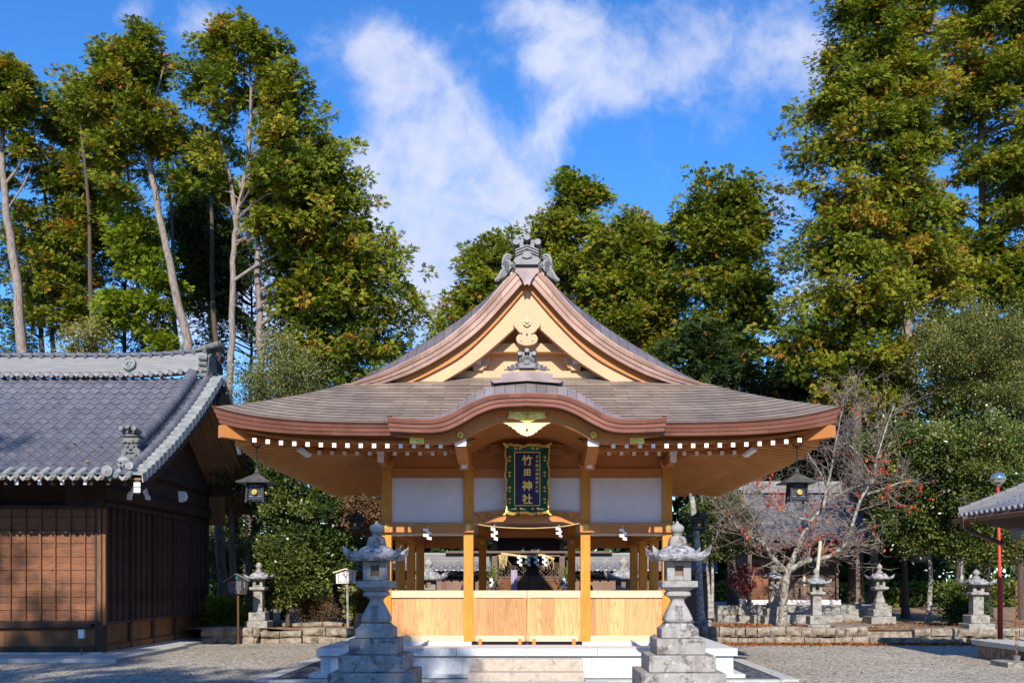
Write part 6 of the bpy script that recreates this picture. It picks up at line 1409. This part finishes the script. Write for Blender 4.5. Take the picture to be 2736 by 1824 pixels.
for k in range(2):
    a = 7.98+k*1.05; d = S_('door', a, a+1.02, 31.2, 31.25, 1.02, 1.72)
    for z in (1.02, 1.25, 1.48, 1.68): MB().box(a, a+1.02, 31.17, 31.2, z, z+.05).build('door_rail', M['greywood'], d)
    for x in (a, a+.49, a+.97): MB().box(x, x+.05, 31.165, 31.2, 1.02, 1.72).build('door_stile', M['greywood'], d)
    S_('lattice_backing', a, a+1.02, 31.24, 31.26, 1.75, 2.15, 'dkwood'); mb = MB()
    for t in np.arange(-.4, 1.05, .085):
        for s in (1, -1):
            x0, x1 = (a+t, a+t+.4) if s > 0 else (a+t+.4, a+t)
            c0, c1 = max(min(x0, x1), a), min(max(x0, x1), a+1.02)
            if c1-c0 > .05:
                f = lambda x: 1.75+(x-min(x0, x1)) if s > 0 else 2.15-(x-min(x0, x1)); mb.beam((c0, 31.22, f(c0)), (c1, 31.22, f(c1)), .016, .016)
    mb.build('lattice', M['greywood'], SS)
for x in (7.9, 9.0, 10.08): S_('pillar', x, x+.08, 31.12, 31.2, 1.02, 2.95)
S_('head_beam', 7.2, 10.2, 31.08, 31.2, 2.2, 2.36); S_('porch_beam', 6.9, 10.6, 29.95, 30.08, 2.66, 2.80)
for x in (7.0, 10.4): S_('porch_post', x-.06, x+.06, 29.98, 30.1, .97, 2.66); S_('post_base', x-.1, x+.1, 29.95, 30.15, .86, .97, 'wallstone')
S_('wooden_tag', 8.86, 8.93, 30.6, 30.62, 1.45, 1.78, 'rail')
RS = Curve1([(29.75, 2.84), (30.6, 3.28), (31.5, 3.93), (32.3, 4.62)])
us = []; x = 6.75
while x < 10.75:
    for q in (0, .12, .25, .38, .5, .75): us.append((x+q*.235, q))
    x += .235
secs = []
for k in range(14):
    for y, up in ((29.72+2.58*k/14, .02), (29.72+2.58*(k+1)/14+.02, 0)): secs.append([(a, y, RS(y)+up+(.055*sin(pi*min(1, q*2)) if q < .5 else 0)+.10*max(0, abs(a-8.75)/2-.55)**2) for a, q in us])
n = len(us); mb = MB().add([p for s in secs for p in s], [(j*n+i, (j+1)*n+i, (j+1)*n+i+1, j*n+i+1) for j in range(len(secs)-1) for i in range(n-1)]); mb.build('tiled_roof', M['oldtile'], SS, smooth=40, fix=False)
MB().grid([6.75, 10.75], np.linspace(32.3, 34.9, 6), lambda x, y: (x, y, RS(64.6-y))).build('rear_roof', M['oldtile'], SS, fix=False)
MB().loft([[(6.72, y, RS(y)-.14), (10.78, y, RS(y)-.14), (10.78, y, RS(y)-.04), (6.72, y, RS(y)-.04)] for y in np.linspace(29.78, 32.3, 8)]).build('eave_underside', M['dkwood'], SS)
mb = MB()
for i in range(6): mb.box(6.95, 10.6, 32.3-.2+.01*i, 32.3+.2-.01*i, 4.60+i*.05, 4.60+i*.05+.042)
mb.tube([(6.9, 32.3, 4.93), (10.65, 32.3, 4.93)], .08, 10); mb.build('ridge', M['noshi'], SS)
mb = MB()
for xe in (6.85, 7.1):
    for k in range(9):
        a = 29.72+2.5*k/9; b = a+2.5/9; mb.tube([(xe, a, RS(a)+.09), (xe, b, RS(b)+.08)], [.075, .065], 9)
mb.build('verge_tiles', M['vtile'], SS, smooth=45)
mb = MB()
for x in (8.62, 8.83, 9.02): streamer(mb, x, 31.02, 2.42, .34, .14, .1*x)
mb.build('paper_streamer', M['paper'], SS)
# its stone platform
pl = thing('shrine_platform', 'grey stone platform under the small tiled shrine', 'platform', (8.5, 31, .36))
mb = MB()
for z0, z1 in ((.30, .58), (.583, .872)):
    x = 5.9
    while x < 11.3: w = min(rng.uniform(.5, .9), 11.3-x); mb.box(x+.004, x+w-.004, 29.55+rng.normal(0, .008), 29.95, z0, z1); x += w
mb.build('front_stones', M['oldstone'], pl, bevel=.015); MB().box(5.9, 11.3, 29.951, 35, .30, .868).build('top_slab', M['concrete'], pl)
MB().box(6.9, 10.0, 29.0, 29.54, .30, .60).build('front_step', M['oldstone'], pl, bevel=.02)
# ================================================================ bare cherry tree with last red leaves and its bamboo prop
CT = thing('cherry_tree', 'bare lichened cherry tree with a few red leaves before the small tiled shrine', 'tree', (7.24, 27, .36))
M['twig2'] = noise_mat('brownish twigs', [(.115, .08, .065), (.26, .215, .185)], 6, rough=.95)
M['cherrybark'] = noise_mat('lichened cherry bark', [(.13, .11, .09), (.40, .375, .32)], 9, detail=7, rough=.95, bmp=.5, blot=((.07, .055, .045), 8, .52, .62), pos=(.38, .62))
def cherry():
    rg = random.Random(4); Y = 27.0; mb = MB(); tw = MB(); tips = []; twigs_n = [0]
    main = [([(2090, 1672), (2092, 1640), (2094, 1598), (2100, 1550), (2106, 1520)], .135, .10, 0), ([(2102, 1528), (2075, 1502), (2055, 1479), (2035, 1447), (2007, 1435), (1975, 1415), (1959, 1391), (1945, 1360)], .085, .02, -.5),
            ([(2106, 1522), (2120, 1490), (2138, 1447), (2166, 1391), (2198, 1359), (2222, 1331), (2270, 1307), (2310, 1290), (2360, 1260)], .09, .018, .4), ([(2200, 1357), (2210, 1299), (2222, 1248), (2230, 1200), (2245, 1120), (2258, 1050)], .045, .012, .2),
            ([(2106, 1526), (2146, 1502), (2182, 1494), (2222, 1482), (2258, 1451), (2278, 1399), (2301, 1331), (2333, 1280), (2341, 1232), (2365, 1150), (2390, 1080)], .085, .015, -.4), ([(2301, 1325), (2357, 1307), (2420, 1285), (2490, 1290)], .04, .010, .3),
            ([(2166, 1391), (2110, 1375), (2070, 1350), (2040, 1320), (2010, 1310)], .035, .010, -.9), ([(2055, 1479), (2020, 1400), (1990, 1330), (1985, 1270)], .03, .010, .5), ([(2222, 1331), (2190, 1260), (2150, 1200), (2120, 1160)], .03, .009, .6), ([(2333, 1280), (2290, 1210), (2260, 1170), (2300, 1100)], .03, .009, -.7)]
    for path, r0, r1, dy in main:
        n = len(path); P = [pt(u, v, Y+dy*i/n*2.2) for i, (u, v) in enumerate(path)]; Q = [Vector(q) for q in catmull([tuple(p) for p in P], 4)]; m = len(Q)
        mb.tube(Q, [r0+(r1-r0)*i/(m-1)+(.05 if r0 > .12 and i < 2 else 0) for i in range(m)], 8)
        if r0 > .12: continue
        for i in range(3, m):
            for _ in range(2 if r0 > .05 else 2):
                if rg.random() < .8: sprout(tw, Q[i], (Q[i]-Q[i-1]).normalized(), rg.uniform(.5, 1.25), max(.009, (r0+(r1-r0)*i/m)*.35), 0, rg, tips)
    mb.build('trunk', M['cherrybark'], CT, smooth=60); tw.build('twigs', M['twig2'], CT, fix=False)
    rg.shuffle(tips); C = []; 
    zones = [(2040, 1275, 30), (2180, 1340, 16), (2170, 1425, 40), (2205, 1450, 40), (2330, 1410, 20), (1990, 1430, 25), (2390, 1320, 35), (2440, 1330, 40), (2340, 1230, 40), (2480, 1345, 30), (2070, 1330, 30)]
    for p in tips:
        u = p.x/p.y*F_PX+CX; v = HV-(p.z-EYE)/p.y*F_PX
        pr = .012
        for zu, zv, r in zones:
            if math.hypot(u-zu, v-zv) < r: pr = .16
        if rg.random() < pr: C.append(p)
    C = np.array([tuple(p) for p in C]); n = len(C); r2 = np.random.default_rng(2); D = unit(r2.normal(0, .5, (n, 3))+np.array([0, 0, -.8])); N = unit(r2.normal(0, .6, (n, 3))+np.array([0, -1, .2]))
    leaves_obj('leaves', M['redleaf'], CT, C+D*.04, D, N, np.full(n, .12), np.full(n, .065), r2.beta(1.2, 1.6, n))
def sprout(mb, p, d, L, r, lev, rg, tips):
    d = (d*(.55 if lev == 0 else .7)+Vector((rg.gauss(0, .75), rg.gauss(0, .6), rg.gauss(.12, .55)))).normalized(); q = [p]; n = 4
    for i in range(n): d = (d+Vector((rg.gauss(0, .18), rg.gauss(0, .18), rg.gauss(.04, .16)))).normalized(); q.append(q[-1]+d*L/n)
    mb.tube(q, [r*(1-.7*i/n) for i in range(n+1)], 4 if lev < 1 else 3, cap=False); tips.append(q[-1]); tips.append(q[2])
    if lev < 2:
        for i in range(1, n+1):
            for _ in range(2 if lev == 0 else 1):
                if rg.random() < .72: sprout(mb, q[i], d, L*rg.uniform(.32, .6), max(.0045, r*.5), lev+1, rg, tips)
cherry()
bp = thing('bamboo_prop', 'pale bamboo pole propping the cherry branch, leaning right', 'pole', tuple(pt(2168, 1682, 25.7)))
a, b = pt(2168, 1682, 25.7), pt(2192, 1446, 26.2); mb = MB()
for k in range(8): mb.tube([a.lerp(b, k/8), a.lerp(b, (k+.06)/8), a.lerp(b, (k+.94)/8), a.lerp(b, (k+1)/8)], [.056, .049, .048, .054], 10)
mb.build('pole', noise_mat('dry bamboo', [(.42, .36, .24), (.55, .49, .36)], 4, stretch=(3, 3, .6), rough=.6), bp, smooth=50)
# ================================================================ tiled pavilion corner, rain chain, lamp pole
PV = thing('pavilion', 'corner of a grey tiled pavilion roof with copper gutter at the right edge', 'pavilion', (11.2, 18.3, .39))
ex, ey, ez, ax_, ay_, az_ = 9.2, 20.26, 2.98, 11.2, 18.3, 4.05
def pvz(t): return ez+(az_-ez)*(.86*t+.14*t*t)
mb = MB(); us = []; y = ey
while y > 16.4:
    for q in (0, .12, .25, .38, .5, .75): us.append((y-q*.22, q))
    y -= .22
secs = []; nk = 9
for k in range(nk):
    for t, up in ((k/nk, .02), ((k+1)/nk, 0)):
        secs.append([(ex+(ax_-ex)*t, min(yy_, ey-(ey-ay_)*t), pvz(t)+up+(.05*sin(pi*min(1, q*2)) if q < .5 else 0)) for yy_, q in us])
n = len(us); mb.add([p for s in secs for p in s], [(j*n+i, (j+1)*n+i, (j+1)*n+i+1, j*n+i+1) for j in range(len(secs)-1) for i in range(n-1)]); mb.build('west_slope', M['tile'], PV, smooth=40, fix=False)
MB().grid(np.linspace(0, 1, 6), [0, 1], lambda t, s: (ex+(ax_-ex)*t+s*(13.2-ex-2*(ax_-ex)*t), ey-(ey-ay_)*t, pvz(t))).build('north_slope', M['tile'], PV, fix=False)
mb = MB(); prev = None
for k in range(12):
    t0, t1 = k/12, (k+1)/12; f = lambda t: (ex+(ax_-ex)*t, ey-(ey-ay_)*t, pvz(t))
    a, b = f(t0), f(t1); mb.tube([(a[0], a[1], a[2]+.14), (b[0], b[1], b[2]+.13)], [.085, .078], 12); mb.beam((a[0], a[1], a[2]+.05), (b[0], b[1], b[2]+.05), .22, .10)
mb.build('hip_ridge', M['noshi'], PV, smooth=45)
mb = MB(); y = ey-.03
while y > 16.4: mb.tube([(ex-.05, y-.055, ez+.03), (ex+.2, y-.055, ez+.12)], .062, 12); y -= .22
x = ex+.1
while x < 13: mb.tube([(x, ey+.05, ez+.03), (x, ey-.2, ez+.12)], .062, 12); x += .22
mb.build('eave_end_tiles', M['tile'], PV, smooth=45)
MB().loft([[(ex+.03, ey-.03, ez-.06), (13.2, ey-.03, ez-.06), (13.2, 16.4, ez-.06), (ex+.03, 16.4, ez-.06)], [(ex+.02, ey-.02, ez+.0), (13.2, ey-.02, ez+.0), (13.2, 16.4, ez+.0), (ex+.02, 16.4, ez+.0)]]).build('eave_board', M['dkwood'], PV)
MB().loft([[(ex+.1, ey-.1, ez-.06), (13.1, ey-.1, ez-.06), (13.1, 16.4, ez-.06), (ex+.1, 16.4, ez-.06)][::1], [(ex+.75, ey-.75, ez-.32), (12.4, ey-.75, ez-.32), (12.4, 17.0, ez-.32), (ex+.75, 17.0, ez-.32)]]).build('eave_underside', M['dkwood'], PV)
M['gutter'] = noise_mat('brown copper gutter', [(.12, .065, .04), (.20, .11, .07)], 8, rough=.45, metal=.4)
mb = MB(); mb.tube([(ex-.08, ey+.12, ez-.07), (ex-.08, 16.3, ez-.10)], .05, 10); 
for y in (19.9, 19.3, 18.7, 18.1): mb.tube([(ex-.08+.058*cos(t), y, ez-.08+.058*sin(t)) for t in np.linspace(0, 6.28, 11)], .008, 4)
mb.build('gutter', M['gutter'], PV, smooth=50)
mb = MB(); mb.sqloft([(.075, -.24), (.075, -.14), (.10, -.06), (.10, .0)], (ex-.06, ey-.36, ez)); mb.tube([(ex-.06, ey-.36, ez-.2), (ex-.02, ey-.45, ez-.30), (9.45, 18.9, ez-.62)], .045, 8)
mb.build('downpipe', M['gutter'], PV, smooth=45); 
for (x, y) in ((10.45, 19.25), (12.2, 19.25), (10.45, 17.2), (12.2, 17.2)): MB().box(x-.09, x+.09, y-.09, y+.09, .39, 3.3).build('post', M['dkwood'], PV)
MB().box(9.55, 13.2, 16.0, 20.5, .28, .39).build('floor_slab', M['concrete'], PV, bevel=.01)
mb = MB(); 
for i in range(9): mb.box(9.63+rng.normal(0, .012), 13.1, 20.45-.5*(i+1)+.006, 20.45-.5*i-.006, -.02, .278)
mb.build('base_stones', M['wallstone'], PV, bevel=.03)
RC = thing('rain_chain', 'copper rain chain of small cups hanging from the pavilion gutter', 'rain chain', (9.49, 18.5, .1))
M['cuprain'] = noise_mat('worn copper', [(.20, .12, .08), (.45, .20, .10)], 6, rough=.5, metal=.5)
mb = MB(); z = 2.42; k = 0; hop = MB().sqloft([(.05, 2.44), (.055, 2.50), (.085, 2.60), (.085, 2.66)], (9.49, 18.5, 0)).build('hopper', M['oni'], RC)
while z > .25:
    mb.lathe([(.014, z-.07), (.03, z)], (9.49, 18.5, 0), 8); mb.tube([(9.49+.022*cos(t), 18.5, z-.095+.035*sin(t)) for t in np.linspace(0, 6.28, 9)], .0045, 4); z -= .125
mb.build('chain', M['cuprain'], RC); MB().lathe([(.0, .1), (.06, .1), (.075, .2), (.06, .2), (.05, .12), (0, .12)], (9.49, 18.5, 0), 14).build('catch_cup', M['oni'], RC)
tag(MB().box(9.1, 10.6, 18.05, 18.75, -.03, .10).build('drain_stone', M['oldstone'], bevel=.015), 'flat grey stone under the rain chain', 'stone')
LP = thing('lamp_post', 'red lamp pole with a mirrored glass globe behind the tiled pavilion', 'street lamp', (11.12, 22.5, .28))
M['redpaint'] = noise_mat('red pole paint', [(.42, .035, .015), (.55, .06, .025)], 6, rough=.55)
MB().tube([(11.16, 22.5, .0), (11.15, 22.5, 1.7), (11.148, 22.5, 1.72), (11.10, 22.5, 3.88)], [.06, .06, .038, .034], 12).build('pole', M['redpaint'], LP, smooth=50)
m, t, b, co, tc = bsdf('mirrored globe glass'); b.inputs['Metallic'].default_value = .9; b.inputs['Roughness'].default_value = .05; b.inputs['Base Color'].default_value = (.62, .62, .52, 1); M['globe'] = m
MB().lathe([(.001, -.165)]+[(.175*cos(a), .165*sin(a)) for a in np.linspace(-1.4, 1.4, 16)]+[(.001, .165)], (11.10, 22.5, 4.05), 24).build('globe', M['globe'], LP, smooth=80)
MB().lathe([(.045, 3.86), (.07, 3.88), (.07, 3.91), (.03, 3.93)], (11.10, 22.5, 0), 14).build('collar', M['oni'], LP)
# ---- the inner court was measured at 27 m and stands at 31 m
FIT[0] = lambda p: (p[0]*1.148, p[1]+4, max(-.02, EYE+(p[2]-EYE)*1.148))
# ================================================================ inner court seen through the hall: gate, roofed walls, lanterns, guardians
GT = thing('inner_gate', 'dark timber gate with lattice doors and straw rope seen through the hall', 'gate', (.04, 27, 0))
def g(name, x0, x1, y0, y1, z0, z1, m='dkwood', par=None): return MB().box(x0, x1, y0, y1, z0, z1).build(name, M[m], par or GT)
for x in (-.91, .99): g('post', x-.075, x+.075, 26.9, 27.05, 0, 2.9, 'greywood')
g('lintel', -.85, .93, 26.85, 27.0, 2.33, 2.40, 'greywood'); g('lintel_board', -.7, .8, 26.86, 26.9, 2.405, 2.50, 'greywood'); g('upper_board', -.83, .91, 27.0, 27.06, 2.41, 3.4); g('purlin', -2.3, 2.4, 26.75, 26.85, 2.42, 2.48, 'greywood')
for k, (a, b) in enumerate(((-.83, .035), (.045, .91))):
    d = g('lattice_door', a, b, 27.15, 27.2, .3, 1.72, 'dkboard'); g('door_panel', a+.08, b-.08, 27.13, 27.15, 1.2, 1.66, 'dkbase', d)
    mb = MB()
    for t in np.arange(-.3, .9, .11):
        for s in (1, -1):
            x0, x1 = a+t, a+t+.26; c0, c1 = max(x0, a), min(x1, b)
            if c1-c0 > .04: f = (lambda x: 1.74+(x-x0)) if s > 0 else (lambda x: 2.0-(x-x0)); mb.beam((c0, 27.16, f(c0)), (c1, 27.16, f(c1)), .02, .02)
    mb.build('lattice', M['greywood'], d); g('lattice_shade_panel', a, b, 27.16, 27.2, 2.0, 2.4, 'dkwoodx', d); g('rail', a, b, 27.12, 27.15, 1.72, 1.77, 'greywood', d)  # dark boards put in for the shade over the upper lattice
g('dark_inside', -.9, 1.0, 28.6, 28.65, 0, 3.2, 'blackiron'); g('roof_underside', -2.4, 2.5, 25.9, 29.5, 3.05, 3.15)  # black sheet in place of the unlit space inside the gate
mb = MB(); mb.prismx([(25.8, 3.05), (27.6, 4.1), (29.4, 3.05), (29.4, 3.17), (27.6, 4.25), (25.8, 3.17)], -2.5, 2.6); mb.build('roof', M['tile'], GT)
for sg, x in ((-1, -1.02), (1, 1.10)):
    mb = MB(); mb.box(x-.07, x+.07, 26.6, 26.9, 2.72, 2.9)
    for cx, cz, r in ((0, 2.76, .10), (.06, 2.84, .07), (-.07, 2.86, .06)): mb.tube([(x+sg*cx+r*cos(t)*(1-t/9), 26.58, cz+r*sin(t)*(1-t/9)) for t in np.linspace(0, 7, 14)], .016, 5)
    mb.build('carved_nose', M['vtile'], GT)
mb = MB(); 
for (cx, cz, r) in ((-.12, 2.46, .05), (.2, 2.48, .08), (.28, 2.45, .06), (.14, 2.44, .06), (.33, 2.52, .04), (-.1, 2.55, .035)): mb.tube([(cx+r*cos(t)*(1-t/9), 26.82, cz+r*sin(t)*(1-t/9)) for t in np.linspace(0, 7, 12)], .018, 5)
mb.build('dragon_carving', M['vtile'], GT)
SR = thing('sacred_rope', 'thick straw rope with four zigzag papers on the dark inner gate', 'rope', (.04, 26.75, 2.35)); mb = MB(); rg = random.Random(8)
mb.tube([tuple(p) for p in catmull([(-.72, 26.75, 2.40), (-.4, 26.72, 2.36), (0, 26.7, 2.31), (.4, 26.72, 2.36), (.76, 26.75, 2.25)], 5)], .035, 8)
for x0, n_, zt in ((-.66, 26, 2.38), (.55, 14, 2.33)):
    for k in range(n_):
        x = x0+rg.uniform(-.12, .14); L = rg.uniform(.15, .45); mb.tube([(x, 26.72, zt-.02*abs(x-x0)), (x+rg.uniform(-.05, .08), 26.70, zt-L*.5), (x+rg.uniform(-.05, .10), 26.71, zt-L)], .006, 4)
mb.build('straw_rope', M['straw'], SR)
for x in (-.20, .03, .27, .50): mb = MB(); streamer(mb, x, 26.66, 2.34, .27, .12, .25); mb.build('paper_streamer', M['paper'], SR)
for sg, lab in ((-1, 'sakaki sprig in a white vase with a paper streamer, left of the inner gate'), (1, 'sakaki sprig in a white vase with a paper streamer, right of the inner gate')):
    x = .04+sg*1.0; V = thing('sakaki_vase', lab, 'vase', (x, 26.3, 1.1), 'sakaki vases at the inner gate')
    MB().lathe([(.05, 1.05), (.07, 1.15), (.06, 1.3), (.035, 1.4), (.05, 1.46)], (x, 26.3, 0), 16).build('vase', M['white'], V, smooth=50)
    r2 = np.random.default_rng(3); n = 150; C = np.stack([x+r2.normal(0, .10, n), 26.3+r2.normal(0, .07, n), 1.5+r2.random(n)*.55], 1); D = unit(r2.normal(0, .5, (n, 3))+np.array([0, 0, .9])); N = unit(r2.normal(0, .5, (n, 3))+np.array([0, -1, .3]))
    leaves_obj('leaves', M['broad'], V, C, D, N, np.full(n, .10), np.full(n, .04), r2.uniform(.5, .9, n)); mb = MB(); streamer(mb, x, 26.18, 1.72, .32, .11, .4); mb.build('paper_streamer', M['paper'], V)
    MB().box(x-.25, x+.25, 26.15, 26.45, .98, 1.05).box(x-.2, x-.16, 26.2, 26.4, 0, .98).box(x+.16, x+.2, 26.2, 26.4, 0, .98).build('stand', M['greywood'], V)
tag(MB().grid(np.linspace(-.45, -.28, 8), np.linspace(1.1, 1.95, 6), lambda x, z: (x, 26.9+.03*sin(x*60), z)).build('stand_in_cloth', plain('pale violet cloth', (.42, .36, .48), .8), fix=False), 'pale violet cloth standing in for a display at the inner gate', 'stand_in_cloth')  # plain cloth in place of an unclear pink and white display
for sg, lab in ((-1, 'tile-capped board wall left of the inner gate, seen through the hall'), (1, 'tile-capped board wall right of the inner gate, seen through the hall')):
    x0, x1 = (1.12, 5.2) if sg > 0 else (-5.2, -1.06)
    Wt = thing('roofed_wall', lab, 'wall', ((x0+x1)/2, 27, 0), 'roofed walls beside the inner gate')
    MB().box(x0, x1, 26.98, 27.03, .3, 1.72).build('boards', wood_mat('grey brown wall boards', (.26, .165, .125), (.15, .09, .068), 'z', .2, 0, vary=.2, rough=.85) if 'wb' not in M else M['wb'], Wt)
    MB().box(x0, x1, 26.9, 27.1, 0, .3).build('footing', M['oldstone'], Wt); MB().box(x0, x1, 26.93, 27.05, 1.72, 1.77).build('rail', M['dkwood'], Wt)
    mb = MB(); x = x0
    while x < x1-.3: mb.beam((x, 26.98, 1.78), (min(x+.75, x1), 26.98, 1.93), .02, .025); mb.beam((x, 26.98, 1.93), (min(x+.75, x1), 26.98, 1.78), .02, .025); x += .75
    mb.build('brace', M['dkwood'], Wt); MB().box(x0, x1, 27.0, 27.02, 1.77, 1.95).build('strip', M['plaster'], Wt)
    mb = MB(); us = []; x = x0
    while x < x1:
        for q in (0, .2, .4, .6, .8): us.append((x+q*.235, q))
        x += .235
    secs = [[(a, y, z+.045*(.5+.5*cos(2*pi*q))) for a, q in us] for y, z in ((26.45, 1.92), (26.46, 1.945), (26.75, 2.07), (26.76, 2.09), (27.0, 2.18))]; n = len(us)
    mb.add([p for s in secs for p in s], [(j*n+i, (j+1)*n+i, (j+1)*n+i+1, j*n+i+1) for j in range(4) for i in range(n-1)]); mb.build('tile_cap', M['tile'], Wt, smooth=40, fix=False)
    mb = MB(); x = x0
    while x < x1: mb.tube([(x, 26.42, 1.95), (x, 26.6, 2.02)], .05, 10); x += .235
    mb.build('end_tiles', M['noshi'], Wt, smooth=45)
    mb = MB()
    for i in range(5): mb.box(x0+.05*i, x1-.0, 26.85+.02*i, 27.15-.02*i, 2.10+i*.05, 2.10+i*.05+.043)
    mb.tube([(x0+.25, 27, 2.38), (x1, 27, 2.38)], .06, 10); mb.build('ridge', M['noshi'], Wt)
small_lantern(-2.62, 25.2, .0, 2.25, 'weathered courtyard lantern seen through the left bay of the hall', 1, 1.5, 'courtyard lanterns behind the hall')
small_lantern(2.55, 24.9, .0, 2.28, 'weathered courtyard lantern seen through the right bay of the hall', 1, 1.5, 'courtyard lanterns behind the hall')
M['bronze'] = noise_mat('dark bronze', [(.018, .014, .016), (.05, .042, .045)], 8, rough=.45, spec=.5)
def guardian(x, y, face, lab):
    """seated guardian dog: one skinned body"""
    s = .71
    J = [((0, 0, .25), .16), ((.02, -.10, .45), .17), ((.02, -.18, .66), .16), ((.02, -.24, .84), .13), ((.02, -.33, .95), .135), ((.02, -.47, .92), .085),
         ((.12, -.25, .50), .07), ((.13, -.30, .25), .05), ((.13, -.36, .04), .055), ((-.09, -.25, .50), .07), ((-.10, -.30, .25), .05), ((-.10, -.36, .04), .055),
         ((.15, -.02, .22), .11), ((.16, -.18, .06), .06), ((-.13, -.02, .22), .11), ((-.14, -.18, .06), .06), ((0, .16, .30), .06), ((0, .24, .52), .085), ((0, .20, .70), .05),
         ((.10, -.28, 1.06), .035), ((-.07, -.28, 1.06), .035)]
    E = [(0, 1), (1, 2), (2, 3), (3, 4), (4, 5), (2, 6), (6, 7), (7, 8), (2, 9), (9, 10), (10, 11), (0, 12), (12, 13), (0, 14), (14, 15), (0, 16), (16, 17), (17, 18), (4, 19), (4, 20)]
    T = thing('guardian_dog', lab, 'statue', (x, y, 0), 'guardian dogs behind the hall'); T.rotation_euler = (0, 0, face)
    me = bpy.data.meshes.new('body'); me.from_pydata([(a*s*1.3, b*s*1.3, c*s*1.3+.9) for (a, b, c), r in J], E, []); o = bpy.data.objects.new('body', me); COL.objects.link(o); o.parent = T; me.materials.append(M['bronze'])
    sk = o.modifiers.new('skin', 'SKIN')
    if not me.skin_vertices: me.skin_vertices.new() if hasattr(me.skin_vertices, 'new') else None
    o.modifiers.new('sub', 'SUBSURF').levels = 2; o.modifiers[-1].render_levels = 2
    return T, o, [r*s*1.3 for _, r in J]
for sg, lab in ((-1, 'dark bronze guardian dog half hidden by the left inner post'), (1, 'dark bronze guardian dog half hidden by the right inner post')):
    T, o, R = guardian(sg*1.62+.0, 25.4, sg*-.6, lab)
    import bmesh
    bm = bmesh.new(); bm.from_mesh(o.data); lay = bm.verts.layers.skin.verify()
    for v, r in zip(bm.verts, R): v[lay].radius = (r, r); v[lay].use_root = (v.index == 0)
    bm.to_mesh(o.data); bm.free()
    pb_ = MB().sqloft([(.36, .0), (.36, .3), (.30, .32), (.30, .9), (.36, .93), (.36, 1.0)], (sg*1.62, 25.4, 0)); pb_.build('pedestal', M['oldstone'], T)
FIT[0] = None
# ================================================================ fallen leaves
def litter(name, n, xr, yf, z, size, seed):
    r2 = np.random.default_rng(seed); x = r2.uniform(*xr, n); y = yf(x, r2); zz = z(x, y) if callable(z) else np.full(n, z)
    C = np.stack([x, y, zz+r2.uniform(.006, .03, n)], 1); D = unit(r2.normal(0, 1, (n, 3))*np.array([1, 1, .25])); N = unit(r2.normal(0, .35, (n, 3))+np.array([0, 0, 1]))
    return C, D, N, size*r2.uniform(.7, 1.3, n), size*.55*r2.uniform(.7, 1.3, n), r2.beta(1.4, 1.3, n)
g1 = litter('l', 3600, (3.7, 12.8), lambda x, r: 24.88-np.abs(r.normal(0, .38, len(x))), 0., .10, 1)
g2 = litter('l', 1500, (3.8, 9.5), lambda x, r: r.uniform(25.2, 27.5, len(x)), lambda x, y: .36+.03*np.sin(x*1.3+y*.7)+.02*np.sin(x*3.1-y*2.3), .09, 2)
g3 = litter('l', 130, (3.0, 13), lambda x, r: r.uniform(16, 24.5, len(x)), 0., .07, 3)
g4 = litter('l', 60, (-9, -3), lambda x, r: r.uniform(16, 24.8, len(x)), 0., .06, 4)
g5 = litter('l', 900, (9.5, 16), lambda x, r: r.uniform(25.5, 29, len(x)), lambda x, y: .36+.03*np.sin(x*1.3+y*.7)+.02*np.sin(x*3.1-y*2.3), .08, 5)
M['fallen'] = leaf_mat('fallen leaves', [(0, (.16, .05, .022)), (.45, (.30, .085, .03)), (.8, (.42, .15, .04)), (1, (.55, .33, .06))], .8, .1)
tag(leaves_obj('fallen_leaves', M['fallen'], None, *[np.concatenate(q) for q in zip(g1, g2, g3, g4, g5)]), kind='stuff')
r2 = np.random.default_rng(6); n = 34; x = np.where(r2.random(n) < .5, r2.uniform(-9.9, -8.4, n), r2.uniform(-13, -9, n)); y = r2.uniform(18.95, 20.6, n)
C = np.stack([x, y, np.array([rz(q) for q in y])+.055], 1)
tag(leaves_obj('roof_leaves', M['fallen'], None, C, unit(r2.normal(0, 1, (n, 3))*np.array([1, 1, .2])), unit(r2.normal(0, .2, (n, 3))+np.array([0, -.5, .9])), np.full(n, .09), np.full(n, .05), r2.uniform(.6, 1, n)), kind='stuff')
